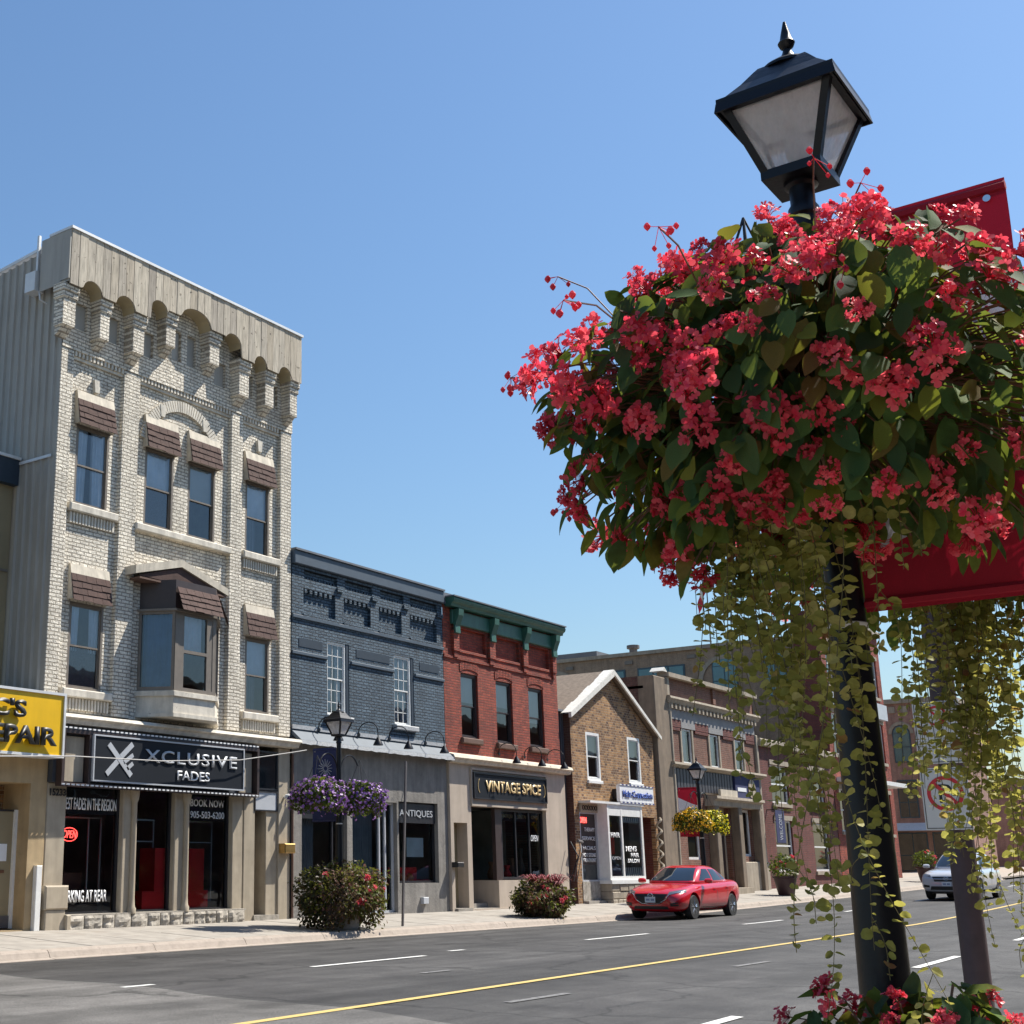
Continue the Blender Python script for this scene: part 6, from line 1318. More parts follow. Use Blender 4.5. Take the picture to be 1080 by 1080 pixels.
def vine(parent, rnd, start, length, sway, lr=(.012, .029), dens=.029, out=(0, 0)):
    m = MB(); cols = []; n = max(6, int(length/.05)); pts = []; ph = rnd.uniform(0, 6.28)
    for i in range(n+1):
        u = i/n; d = length*u; k = 1 - math.exp(-d*5)
        pts.append(Vector((start[0] + out[0]*k + sway*math.sin(d*3.1 + ph)*d, start[1] + out[1]*k + sway*math.cos(d*2.6 + ph*1.7)*d, start[2] + .05*math.sin(min(1, d*8)*3.14) - d)))
    st = MB(); st.tube(pts, [.0022*(1-.5*i/n) for i in range(n+1)], 4, False); s_ = st.build('vine_strand', M['stemgreen'], parent)
    lines = [(pts, length)]
    for _ in range(rnd.randint(0, 3)):     # side shoots
        k0 = rnd.randint(1, max(2, n - 2)); bl = rnd.uniform(.08, .28); an = rnd.uniform(0, 6.28); nb_ = 6
        bp_ = [pts[k0] + Vector((math.cos(an)*.05*math.sin(min(1, q/nb_*1.6)*1.57), math.sin(an)*.05*math.sin(min(1, q/nb_*1.6)*1.57), -bl*q/nb_)) for q in range(nb_ + 1)]; lines.append((bp_, bl))
        m2_ = MB(); m2_.tube(bp_, .0015, 3, False); m2_.build('side_shoot', M['stemgreen'], s_)
    for pts, length in lines:
      d = .04; n = len(pts) - 1
      while d < length:
        f = d/length*n; i = min(int(f), n-1); p = pts[i].lerp(pts[i+1], f - i); a0 = rnd.uniform(0, 6.28); sc = (1.0 - .35*(d/length)) * rnd.uniform(.75, 1.15)
        if rnd.random() < .92:
            for k in (0, math.pi):
                if rnd.random() < .12: continue
                a = a0 + k; ax = Vector((math.cos(a), math.sin(a), rnd.uniform(-.7, .25))).normalized(); nr = Vector((rnd.uniform(-1, 1), rnd.uniform(-1, 1), rnd.uniform(.1, 1))); F = frame_from(ax, nr); r_ = rnd.uniform(*lr)*sc; b = len(m.v); tone = min(1, max(0, rnd.gauss(.48, .27)))
                fold = rnd.uniform(.1, .5)
                for u, v in ((.15, 0), (.5, -.75), (1.2, -1.0), (1.95, -.6), (2.25, 0), (1.95, .6), (1.2, 1.0), (.5, .75)):
                    m.v.append(tuple(p + F @ Vector((u*r_, v*r_, fold*abs(v)*r_)))); cols.append((tone,)*3 + (1,))
                m.f += [(b, b+1, b+2, b+4), (b+2, b+3, b+4), (b, b+4, b+6, b+7), (b+4, b+5, b+6)]
        d += dens*rnd.uniform(.6, 1.5)
    if m.v: m.build('vine_leaves', M['vine'], s_, cols=cols)
    return s_
def hanger(t, x, y, zr, r, zh, me_liner, depth):
    m = MB(); m.lathe((x, y, zr - depth), [(r*.25, 0), (r*.62, depth*.12), (r*.88, depth*.5), (r, depth), (r*.95, depth), (r*.8, depth - .04)], 24); m.build('liner', me_liner, t, smooth=True)
    m = MB(); m.tube([(x + r*1.02*math.cos(a), y + r*1.02*math.sin(a), zr) for a in [2*math.pi*i/24 for i in range(25)]], .008, 5, False); m.build('rim', M['wire'], t)
    m = MB()
    for k in range(4): a = k*math.pi/2 + .4; m.tube([(x + r*math.cos(a), y + r*math.sin(a), zr), (x, y, zh)], .005, 4)
    m.build('chain', M['wire'], t)
def begonia(t, rnd, c, rad, ztop_cut, nleaf, nflow, toward, nobj, leafsize=(.075, .135), lo=-.88, fscale=(.5, 1.0), zcap=9):
    """dome of wing-leaved begonia round c: biggest near leaves and all flower heads are single parts"""
    items = []
    for i in range(nleaf):
        zz = rnd.uniform(lo, 1); a = rnd.uniform(0, 2*math.pi); h = math.sqrt(max(0, 1 - zz*zz)); d = Vector((h*math.cos(a), h*math.sin(a), zz)); sh = 1 - .55*rnd.random()**1.4
        tp = 1 - .42*max(0, d.z)**1.5; p = c + Vector((d.x*rad[0]*tp, d.y*rad[1]*tp, d.z*rad[2])) * sh * lump(d, 1.3); dr = Vector((d.x, d.y, d.z*.6 + .1)).normalized()
        ax = dr*rnd.uniform(.0, .8) + Vector((0, 0, -1))*rnd.uniform(.3, 1.1) + Vector((rnd.uniform(-.6, .6), rnd.uniform(-.6, .6), rnd.uniform(-.3, .3))); nr = dr*1.0 + Vector((0, 0, .40)) + Vector((rnd.uniform(-.6, .6), rnd.uniform(-.6, .6), rnd.uniform(-.3, .4)))
        if zcap < 5 and p.z > zcap - .04 - .95*max(0, (p - c).dot(Vector((.28, -.96, 0))) - .22): continue
        items.append((sh * (d.dot(toward) + 1.2), p, frame_from(ax, nr), rnd.uniform(*leafsize), rnd.randrange(6)))
    items.sort(key=lambda q: -q[0]); mb = MB(); cols = []; stm = MB()
    for k, (sc, p, F, s, li) in enumerate(items):
        if k < nobj: place('leaf', LEAF_ME[li], t, p, F, s)
        else: add_leaf(mb, cols, LEAVES[li], p, F, s, rnd.random())
        if k % 3 == 0:
            q = c + (p - c)*.45 + Vector((0, 0, -.05)); stm.tube([q, q.lerp(p, .6) + Vector((0, 0, .04)), p], .0035, 4, False)
    if mb.v: o = mb.build('foliage', M['leaf_mass'], t, cols=cols, smooth=True); o['kind'] = 'stuff'
    got = []; tries = 0
    lat_ = Vector((.28, -.96, 0))
    capz = lambda p: zcap if zcap > 5 else (zcap - .95*max(0, (p - c).dot(lat_) - .22) - .75*max(0, -(p - c).dot(lat_) - .30))
    while len(got) < nflow and tries < 6000:
        tries += 1; zz = rnd.uniform(lo*1.05, .98); a = rnd.uniform(0, 2*math.pi); h = math.sqrt(max(0, 1 - zz*zz)); d = Vector((h*math.cos(a), h*math.sin(a), zz))
        if d.dot(toward) < .05 and rnd.random() < .62: continue
        tp = 1 - .42*max(0, d.z)**1.5; p = c + Vector((d.x*rad[0]*tp, d.y*rad[1]*tp, d.z*rad[2])) * rnd.uniform(.92, 1.08) * lump(d, 1.3)
        if any((p - g).length < .086 for g in got) or p.z > capz(p): continue
        got.append(p); dr = (Vector((d.x, d.y, d.z*.5)) + Vector((rnd.uniform(-.3,.3), rnd.uniform(-.3,.3), rnd.uniform(-.25,.35)))).normalized(); F = frame_from(Vector((rnd.uniform(-1,1), rnd.uniform(-1,1), rnd.uniform(-1,1))), dr)
        F = frame_from(F.col[0] - dr*F.col[0].dot(dr), dr)
        place('flower_cluster', CLUSTER_ME[rnd.randrange(7)], t, p, F, rnd.uniform(*fscale)); q = c + (p - c)*.5; stm.tube([q, q.lerp(p, .6) + Vector((0, 0, .05)), p], .003, 4, False)
    if stm.v: stm.build('stems', M['stemred'], t)
    for i in range(nflow // 5 if zcap < 5 else 0):     # loose sprigs of buds breaking the outline
        a = rnd.uniform(0, 2*math.pi); zz = rnd.uniform(-.5, .85); h = math.sqrt(1 - zz*zz); d = Vector((h*math.cos(a), h*math.sin(a), zz)); b0 = c + Vector((d.x*rad[0], d.y*rad[1], d.z*rad[2]))*.85
        if zcap < 5 and b0.z > capz(b0) - .1: continue
        e = b0 + d*rnd.uniform(.16, .30) + Vector((0, 0, rnd.uniform(-.06, .08))); 
        if zcap < 5 and e.z > zcap + .02: continue
        sg = MB(); sg.tube([b0, b0.lerp(e, .5) + Vector((0, 0, .04)), e], .003, 4, False); so_ = sg.build('bud_sprig', M['stemred'], t); bd = MB(); cols = []
        for k in range(rnd.randint(4, 8)):
            q = e + Vector((rnd.uniform(-.05, .05), rnd.uniform(-.05, .05), rnd.uniform(-.06, .03))); r_ = rnd.uniform(.007, .013); n0 = len(bd.v)
            bd.lathe(q, [(.001, -r_*1.3), (r_*.8, -r_*.5), (r_, .2*r_), (r_*.5, r_), (.001, r_*1.3)], 6); bd.tube([q, e.lerp(q, .3), e], .0012, 3, False); cols += [(rnd.random()*.4,)*3 + (1,)]*(len(bd.v) - n0)
        bd.build('buds', M['petal'], so_, cols=cols)
def small_basket(label, x, y, zc, r, fmat, seed, grp, hang):
    rnd = random.Random(seed); t = thing('hanging_basket', label, 'flower basket', (x, y, zc - .3), grp); hanger(t, x, y, zc + .02, r*.55, hang, M['coco'], .28)
    for nm, mat, n, s0, s1, rr in (('foliage', M['green_leaf'], 1500, .03, .06, .95), ('blossoms', fmat, 1150, .02, .038, 1.05)):
        m = MB(); cols = []
        for i in range(n):
            zz = rnd.uniform(-.75, 1); a = rnd.uniform(0, 6.283); h = math.sqrt(1 - zz*zz); d = Vector((h*math.cos(a), h*math.sin(a), zz))
            if nm == 'blossoms' and zz < -.45 and rnd.random() < .7: continue
            p = Vector((x, y, zc)) + Vector((d.x*r, d.y*r, d.z*r*.72 - .12*r)) * rr * (1 - .4*rnd.random()**2.2 + (.16*rnd.random() if rnd.random() < .12 else 0)) * lump(d, seed); F = frame_from(Vector((rnd.uniform(-1,1), rnd.uniform(-1,1), rnd.uniform(-1,1))), d + Vector((rnd.uniform(-.7,.7), rnd.uniform(-.7,.7), rnd.uniform(-.5,.7)))); s = rnd.uniform(s0, s1); b = len(m.v); tone = rnd.random()
            for k in range(5): an = 6.283*k/5; m.v.append(tuple(p + F @ Vector((math.cos(an)*s, math.sin(an)*s*(1 if nm == 'blossoms' else .6), s*.25*(k % 2))))); cols.append((tone,)*3 + (1,))
            m.f.append(tuple(range(b, b+5)))
        o = m.build(nm, mat, t, cols=cols); o['kind'] = 'stuff'
    return t
def bush(label, x, y, zb, rx, ry, h, seed, red_top=False, name='planter', cat='planter'):
    rnd = random.Random(seed); t = thing(name, label, cat, (x, y, zb), 'sidewalk flower planters'); MB().lathe((x, y, zb), [(rx*.30, 0), (rx*.33, .05), (rx*.38, h*.4), (rx*.4, h*.42), (rx*.35, h*.42)], 20).build('pot', M['planter'], t)
    m = MB(); cols = []
    for i in range(6500):
        zz = rnd.uniform(-.85, 1); a = rnd.uniform(0, 6.283); hh = math.sqrt(1 - zz*zz); d = Vector((hh*math.cos(a), hh*math.sin(a), zz)); sh = 1 - .45*rnd.random()**1.8 + (rnd.uniform(.05, .26) * (.5 + .5*math.sin(a*7 + zz*9)) if rnd.random() < .22 else 0); p = Vector((x, y, zb + h*.52)) + Vector((d.x*rx, d.y*ry, d.z*h*.5)) * sh * lump(d, seed)
        F = frame_from(d*.5 + Vector((rnd.uniform(-1,1), rnd.uniform(-1,1), rnd.uniform(-1.2,.4))), d + Vector((rnd.uniform(-.6,.6), rnd.uniform(-.6,.6), rnd.uniform(0,1)))); s = rnd.uniform(.06, .12); b = len(m.v); side = max(0, min(1, .38 + .35*math.sin(a*2+seed) + rnd.uniform(-.35, .35))) 
        for u, v, w in ((0, 0, 0), (.45, -.32, .1), (1, 0, -.12), (.45, .32, .1)): m.v.append(tuple(p + F @ Vector((u*s, v*s, w*s)))); cols.append((side,)*3 + (1,))
        m.f += [(b, b+1, b+2), (b, b+2, b+3)]
    o = m.build('foliage', M['bush'], t, cols=cols); o['kind'] = 'stuff'
    for i in range(9):
        zz = rnd.uniform(-.2, .8); a = rnd.uniform(3.3, 6.1); hh = math.sqrt(1-zz*zz); p = Vector((x + hh*math.cos(a)*rx, y + hh*math.sin(a)*ry, zb + h*.52 + zz*h*.5)); place('flower_cluster', CLUSTER_ME[i % 7], t, p, frame_from(Vector((1,0,.1)), Vector((math.cos(a), math.sin(a), .5))), rnd.uniform(.7, 1.1))
    if red_top:
        q = MB()
        for i in range(260):
            a = rnd.uniform(0, 6.283); l = rnd.uniform(.3, .6); k = rnd.uniform(.2, .8); b0 = Vector((x + .35*rx*math.cos(a)*rnd.random() + .3, y + .3*ry*math.sin(a), zb + h*.75)); e = b0 + Vector((math.cos(a)*k*l*1.6, math.sin(a)*k*l, l*.75)); f = e + Vector((math.cos(a)*k*l*.8, math.sin(a)*k*l*.4, -.12*k)); w = Vector((-math.sin(a), math.cos(a), 0))*.012
            q.face(b0 - w, b0 + w, e + w, e - w); q.face(e - w, e + w, f)
        q.build('red_grass', pm('red fountain grass', (0.26,0.05,0.06), .7, .3, 20), t)['kind'] = 'stuff'
    return t

# ---- near lamp with its two begonia baskets and the red banner
LX, LY, LZ = 5.187, 1.525, -1.30
lamp('large black lantern lamp post in the foreground carrying begonia baskets', LX, LY, LZ, -1)
banner('red and white banner behind the begonias on the foreground lamp post', LX, LY, LZ, -1, 'maple')
tow = Vector((-.95, -.28, -.15)).normalized()
for nm, bx, nl, nf, seed, rad, lab in (('near', LX - .74, 3000, 175, 11, (.80, .88, .62), 'hanging basket of coral pink begonias nearest the camera on foreground lamp'), ('far', LX + .74, 1500, 90, 12, (.78, .80, .62), 'hanging basket of coral pink begonias behind the foreground lamp post')):
    rnd = random.Random(seed); t = thing('hanging_basket', lab, 'flower basket', (bx, LY, 1.05), 'begonia baskets on the foreground lamp'); hanger(t, bx, LY, 1.46, .30, 2.30, M['coco'], .27); MB().lathe((bx, LY, 1.40), [(.27, 0), (.27, .03), (.1, .05)], 20).build('soil', M['soil'], t)
    begonia(t, rnd, Vector((bx, LY - (.16 if nm == 'near' else .17), 1.60)), rad, 0, nl, nf, tow, 300, zcap=2.19)
    lat = Vector((.28, -.96, 0)); dep = Vector((.96, .28, 0))
    if nm == 'near': spec = [(rnd.uniform(-.17, .11), rnd.uniform(.4, 1.15)) for _ in range(20)] + [(.02, 1.75), (.10, 1.5), (.16, 1.45), (.22, 1.6), (-.22, .55), (-.27, .75), (-.3, .45), (.34, .6), (.05, 1.35), (.13, 1.3), (.40, .4)]
    else: spec = [(rnd.choice((rnd.gauss(.12, .08), rnd.gauss(.45, .11), rnd.gauss(.62, .05))), rnd.uniform(.4, 1.3)) for _ in range(50)] + [(rnd.uniform(.14, .36), rnd.uniform(.8, 1.4)) for _ in range(16)] + [(.42, 1.75), (.5, 1.65), (.36, 1.6), (.58, 1.5), (.2, 1.5), (.62, 1.7), (.46, 1.8)]
    for u, ln in spec:
        v = rnd.uniform(-.28, .28); s = Vector((bx, LY, 1.18)) + lat*u + dep*v; vine(t, rnd, (s.x, s.y, 1.22 + rnd.uniform(-.05, .12)), ln, rnd.uniform(.02, .12), out=(lat.x*rnd.uniform(-.05, .07), lat.y*rnd.uniform(-.05, .07)))
# ---- planter round the foot of the near lamp
t = thing('planter', 'round concrete planter of begonias at the foot of foreground lamp', 'planter', (4.75, 1.28, -1.3), 'sidewalk flower planters'); MB().lathe((4.78, 1.28, -1.3), [(.40, 0), (.46, .05), (.56, .52), (.58, .58), (.52, .58), (.5, .5)], 28).build('pot', M['planter'], t, smooth=True); MB().lathe((4.78, 1.28, -.80), [(.5, 0), (.5, .02), (.1, .03)], 20).build('soil', M['soil'], t)
begonia(t, random.Random(31), Vector((4.78, 1.28, -.78)), (.62, .64, .37), 0, 1000, 56, tow, 260, lo=-.1, fscale=(.4, .75))
# ---- far lamps
z1 = walk_z(23.5, 18.0); lamp('black lantern lamp with purple petunia baskets before the blue building', 23.5, 18.0, z1, 1); banner('navy banner with firework print on the lamp before the blue building', 23.5, 18.0, z1, 1, 'navy')
for k, s in enumerate((-1, 1)): small_basket(['purple petunia basket left of the lamp before the blue building', 'purple petunia basket right of the lamp before the blue building'][k], 23.5 + s*.76, 18.0, z1 + 2.78, .60, M['purple'], 60 + k, 'petunia baskets', z1 + 3.6)
z2 = walk_z(43.1, 18.0) - .08; lamp('black lantern lamp with yellow flower baskets before the former bank', 43.1, 18.0, z2, 1); banner('red and white banner with red leaf on the lamp before the former bank', 43.1, 18.0, z2, 1, 'maple')
for k, s in enumerate((-1, 1)): small_basket(['yellow flower basket on the near side of the lamp before the bank', 'yellow flower basket on the far side of the lamp before the bank'][k], 43.1 + s*.70, 18.0, z2 + 2.72, .60, M['yellow_flower'], 70 + k, 'yellow flower baskets', z2 + 3.6)
bush('large dark leaved flower planter at the foot of petunia basket lamp', 23.5, 17.95, walk_z(23.5, 18) - .02, 1.12, .80, 1.32, 5)
bush('smaller planter with red grass at kerb before the spice shop', 32.4, 18.05, walk_z(32.4, 18) - .02, .98, .62, .90, 6, True)
for k, (x, lb) in enumerate(((51.6, 'dark plum flower pot on sidewalk right of the former bank door'), (71.0, 'dark plum flower pot on far sidewalk beside silver car'), (62.5, 'flower pot before the tall red brick building'))):
    zz = walk_z(x, 18.4); t = thing('flower_pot', lb, 'flower pot', (x, 18.4, zz), 'pots along the far sidewalk'); MB().lathe((x, 18.4, zz), [(.26, 0), (.3, .05), (.42, .62), (.46, .64), (.46, .7), (.38, .7)], 18).build('pot', M['pot'], t, smooth=True)
    rnd = random.Random(80+k); m = MB(); cols = []
    for i in range(700):
        d = Vector((rnd.gauss(0, 1), rnd.gauss(0, 1), rnd.gauss(.2, 1))).normalized(); p = Vector((x, 18.4, zz + 1.02)) + Vector((d.x*.62, d.y*.55, d.z*.45))*(1 - .4*rnd.random()**2)*lump(d, k); F = frame_from(Vector((rnd.uniform(-1,1), rnd.uniform(-1,1), rnd.uniform(-1,1))), d); s = rnd.uniform(.07, .13); b = len(m.v); tone = rnd.random()
        for u, v in ((0, 0), (.5, -.35), (1, 0), (.5, .35)): m.v.append(tuple(p + F @ Vector((u*s, v*s, 0)))); cols.append((tone,)*3+(1,))
        m.f.append((b, b+1, b+2, b+3))
    m.build('foliage', M['green_leaf'] if k != 2 else M['bush'], t, cols=cols)['kind'] = 'stuff'
    for i in range(7): a = rnd.uniform(3, 6.2); place('flower_cluster', CLUSTER_ME[i], t, Vector((x + .6*math.cos(a), 18.4 + .5*math.sin(a), zz + 1.05 + rnd.uniform(-.2, .4))), frame_from(Vector((1,0,.1)), Vector((math.cos(a), math.sin(a), .4))), .9)

# ================================================================== posts and signs
zz = walk_z(25.7, 17.85)
t = thing('sign_post', 'thin bare grey steel post at kerb before antiques shop', 'post', (25.62, 17.85, zz)); MB().prism([(25.60, 17.83, zz), (25.65, 17.83, zz), (25.65, 17.87, zz), (25.60, 17.87, zz)][::-1], (.24, 0, 3.66)).build('post', M['post_grey'], t)
t = thing('sign_post', 'dark sign pole with no parking signs right of foreground lamp', 'sign pole', (8.95, 2.1, -1.3)); MB().tube([(8.95, 2.1, -1.3), (8.95, 2.1, 2.7)], .076, 16).build('pole', M['pole_wood'], t, smooth=True)
for zc, hh, up_ in ((.40, .185, False), (.80, .19, True)):
    X = 8.85; yc = 2.13; w = .135
    MB().box(X, X + .006, yc - w, yc + w, zc - hh, zc + hh).build('sign_plate', M['sign_white'], t)
    m = MB(); n = 28; cz = zc + (.03 if not up_ else .10); ro, ri = (.105, .083) if not up_ else (.062, .048)
    for i in range(n):
        a0, a1 = 2*math.pi*i/n, 2*math.pi*(i+1)/n; m.face(*[(X - .003, yc + r*math.cos(a), cz + r*math.sin(a)) for r, a in ((ro, a0), (ro, a1), (ri, a1), (ri, a0))])
    k_ = ro/.105; m.face((X-.0035, yc-.068*k_, cz-.052*k_), (X-.0035, yc-.052*k_, cz-.068*k_), (X-.0035, yc+.068*k_, cz+.052*k_), (X-.0035, yc+.052*k_, cz+.068*k_)) ; m.build('prohibition_ring', M['sign_red'], t)
    if not up_: text('P', 0, 0, .075, .11, (X - .002, yc + .037, cz - .055), (0,-1,0), (0,0,1), M['black_letter'], t, ex=.0006)
    m = MB(); fx = X - .002
    for a, b, c, d in ((yc-w+.008, yc+w-.008, zc-hh+.008, zc-hh+.012), (yc-w+.008, yc+w-.008, zc+hh-.012, zc+hh-.008)): m.face((fx, a, c), (fx, b, c), (fx, b, d), (fx, a, d))
    for a in (yc-w+.008, yc+w-.012): m.face((fx, a, zc-hh+.012), (fx, a+.004, zc-hh+.012), (fx, a+.004, zc+hh-.012), (fx, a, zc+hh-.012))
    m.build('plate_border', M['black_letter'], t); MB().box(X + .006, X + .03, yc - .09, yc + .03, zc - .02, zc + .02).build('clamp', M['post_grey'], t)
# ================================================================== cars
def eval_mesh(o):
    dg = bpy.context.evaluated_depsgraph_get(); return bpy.data.meshes.new_from_object(o.evaluated_get(dg))
def car(label, x0, yc, zg, paint, P, yaw=0.0):
    L = P['L']; t = thing('car', label, 'car', (x0 + L/2, yc, zg), None)
    cx = x0 + L/2
    def W(x, y, z): return (x - L/2, y, z)         # local to the car's empty
    def mk(name, verts, faces, mat, parent, smooth=True, sub=0):
        me = bpy.data.meshes.new(name); me.from_pydata(verts, [], faces); me.materials.append(mat)
        bm = bmesh.new(); bm.from_mesh(me); bmesh.ops.remove_doubles(bm, verts=bm.verts[:], dist=1e-5); bmesh.ops.recalc_face_normals(bm, faces=bm.faces[:]); bm.to_mesh(me); bm.free()
        if smooth: me.polygons.foreach_set('use_smooth', [True]*len(me.polygons)); me.set_sharp_from_angle(angle=math.radians(38))
        o = bpy.data.objects.new(name, me); C.objects.link(o); o.parent = parent; return o
    # body loft
    V = []; F = []; rings = []
    for (x, zb, zc, ze, ws, wm, wb) in P['st']:
        half = [(0, zb), (.62*ws, zb), (ws, zb + .035), (wm, zb + .20), (wm*1.0, ze - .26), (wm*.985, ze - .10), (wb, ze), (wb*.70, zc - .012), (0, zc)]
        full = half + [(-a, b) for a, b in reversed(half[1:-1])]
        rings.append([len(V) + i for i in range(len(full))]); V += [W(x, a, b) for a, b in full]
    n = len(rings[0])
    for r0, r1 in zip(rings[:-1], rings[1:]):
        for i in range(n): j = (i+1) % n; F.append((r0[i], r0[j], r1[j], r1[i]))
    F += [tuple(reversed(rings[0])), tuple(rings[-1])]
    def subs(o, lv):
        md = o.modifiers.new('s', 'SUBSURF'); md.levels = lv; md.render_levels = lv; me = eval_mesh(o); o.modifiers.clear(); o.data = me; me.polygons.foreach_set('use_smooth', [True]*len(me.polygons))
    body = mk('body', V, F, paint, t); subs(body, 2)
    # greenhouse
    V = []; F = []; rings = []
    for (z, xa, xb, w, rf) in P['gh']:
        ring = []
        m_ = 5
        for k in range(m_ + 1): u = k/m_; ring.append((xa + (xb-xa)*u, w*(1 - .10*(2*u-1)**2)))
        front = [(xa - rf*(1 - (q/1.0)**2), w*.9*q) for q in (.66, 0, -.66)]; back = [(xb + rf*.7, w*.9*q) for q in (-.66, 0, .66)]
        full = ring + [(b[0] - .0, -b[1]) for b in []]
        loop = [(a, b) for a, b in ring] + [(a, -b) for a, b in back] + [(a, -b) for a, b in reversed(ring)] + [(a, -b) for a, b in front]
        rings.append([len(V) + i for i in range(len(loop))]); V += [W(a, b, z) for a, b in loop]
    n = len(rings[0])
    for r0, r1 in zip(rings[:-1], rings[1:]):
        for i in range(n): j = (i+1) % n; F.append((r0[i], r0[j], r1[j], r1[i]))
    F.append(tuple(rings[-1])); F.append(tuple(reversed(rings[0])))
    cabin = mk('cabin', V, F, paint, t); subs(cabin, 2)
    def bvh(o): return BVHTree.FromPolygons([v.co.copy() for v in o.data.vertices], [tuple(p.vertices) for p in o.data.polygons])
    bb, bc = bvh(body), bvh(cabin)
    def patch(name, tree, quad, dr, mat, nu=8, nv=5, off=.006, parent=None):
        """four corners projected along dr on to the shell"""
        d = Vector(dr); V = []; F = []; q = [Vector(W(*p)) for p in quad]
        for i in range(nu+1):
            for j in range(nv+1):
                u, v = i/nu, j/nv; p = (q[0]*(1-u) + q[1]*u)*(1-v) + (q[3]*(1-u) + q[2]*u)*v
                hit, nr, idx, ds = tree.ray_cast(p - d*3, d)
                if hit is None: hit, nr = p, -d
                if nr.dot(d) > 0: nr = -nr
                V.append(hit + nr*off)
        for i in range(nu):
            for j in range(nv): a = i*(nv+1)+j; F.append((a, a+nv+1, a+nv+2, a+1))
        return mk(name, [tuple(v) for v in V], F, mat, parent or t)
    for g in P['front_glass']: patch('windscreen', bc, g, (1, 0, 0), M['car_glass'], 14, 8)
    for s in (-1, 1):
        for g in P['side_glass']:
            quad = [(x, s*1.0, z) for x, z in g]; patch('side_window', bc, quad, (0, -s, 0), M['car_glass'], 8, 6)
        for ln in P['seams']:
            for (xa, za), (xb, zb) in zip(ln[:-1], ln[1:]):
                w = .009; dx, dz = (0, w) if abs(xa-xb) > abs(za-zb) else (w, 0)
                patch('door_seam', bb, [(xa-dx, s, za-dz), (xb-dx, s, zb-dz), (xb+dx, s, zb+dz), (xa+dx, s, za+dz)], (0, -s, 0), M['black_plastic'], 6, 1, .002)
        for xh, zh in P['handles']: patch('door_handle', bb, [(xh, s, zh), (xh+.17, s, zh+.005), (xh+.17, s, zh+.035), (xh, s, zh+.03)], (0, -s, 0), paint, 4, 2, .022)
        patch('headlight', bb, [(-.5, s*P['hl'][0], P['hl'][1]), (-.5, s*P['hl'][2], P['hl'][3]), (-.5, s*P['hl'][4], P['hl'][5]), (-.5, s*P['hl'][6], P['hl'][7])], (1, 0, 0), M['lamp_lens'], 8, 4, .008)
        fq = P['fog']; patch('fog_recess', bb, [(-.5, s*fq[0], fq[1]), (-.5, s*fq[2], fq[1]+.01), (-.5, s*fq[2], fq[3]), (-.5, s*fq[0], fq[3]-.03)], (1, 0, 0), M['black_plastic'], 4, 3, .006)
        # mirror
        xm, ym, zm = P['mirror']; m = MB(); me_v = []
        m.lathe((0, 0, 0), [(.02, -.11), (.07, -.09), (.085, 0), (.075, .09), (.03, .12)], 10, 'y'); mk('mirror', [(W(xm, 0, 0)[0] + v[0]*1.0, s*ym + v[1], zm + v[2]*.85) for v in m.v], m.f, paint, t)
        # wheels
        for xw in P['axles']:
            r = P['wr']; yw = s*P['tw']; tp = MB(); tp.lathe((W(xw, 0, 0)[0], yw, r), [(r*.70, -.10), (r*.94, -.105), (r, -.08), (r, .08), (r*.94, .105), (r*.70, .10)], 28, 'y')
            wo = bpy.data.objects.new('wheel', None); C.objects.link(wo); wo.parent = t; wo.empty_display_size = .1
            mk('tyre', tp.v, tp.f, M['tyre'], wo)
            rm = MB(); yo = yw + s*.085; cxw = W(xw, 0, 0)[0]
            for k in range(5):
                for e in (-.16, .16):
                    a = 2*math.pi*k/5 + e + .3; ca, sa = math.cos(a), math.sin(a); p0 = Vector((cxw + ca*.05, yo + s*.012, r + sa*.05)); p1 = Vector((cxw + ca*r*.66, yo, r + sa*r*.66)); rm.tube([p0, p1], [.022, .016], 5)
            rm.tube([(cxw + r*.68*math.cos(a), yo, r + r*.68*math.sin(a)) for a in [2*math.pi*i/28 for i in range(29)]], .016, 6, False); rm.lathe((cxw, yo, r), [(.06, -.01), (.06, .015), (.03, .02)], 12, 'y')
            mk('rim', rm.v, rm.f, M['rim'], wo); bd = MB(); bd.lathe((cxw, yw + s*.02, r), [(r*.68, -.02), (r*.68, .02)], 20, 'y'); mk('brake_disc', bd.v, bd.f, M['black_plastic'], wo, False)
            # arch shadow gap: dark liner disc set into the wing
            ar = MB(); n_ = 20; ro = r + .075; yl = s*(P['archw'])
            patch_pts = []
            for i in range(n_): 
                a0, a1 = math.pi*i/n_, math.pi*(i+1)/n_
    # cut the wheel arches
    cut = MB()
    for xw in P['axles']:
        for s in (-1, 1): cut.lathe((W(xw, 0, 0)[0], s*(P['tw'] + .10), P['wr'] + .01), [(P['wr'] + .065, -.30), (P['wr'] + .065, .40)], 32, 'y')
    co = mk('cut', cut.v, cut.f, M['black_plastic'], t, False)
    bpy.context.view_layer.update()
    md = body.modifiers.new('b', 'BOOLEAN'); md.operation = 'DIFFERENCE'; md.object = co; md.solver = 'EXACT'
    me = eval_mesh(body); body.modifiers.clear()
    if len(me.polygons) > 100: body.data = me
    bpy.data.objects.remove(co); body.data.set_sharp_from_angle(angle=math.radians(35))
    while len(body.data.materials) > 1: body.data.materials.pop()
    und = MB(); zb = .2; und.box(-L/2 + .5, L/2 - .5, -.62, .62, zb, zb + .35); mk('underbody', und.v, und.f, M['black_plastic'], t, False)
    # front: grille, chrome wing, badge, plate, lower intake
    g = P['grille']; patch('grille', bb, [(-.5, -g[0], g[1]), (-.5, g[0], g[1]), (-.5, g[2], g[3]), (-.5, -g[2], g[3])], (1, 0, 0), M['black_plastic'], 14, 6, .007)
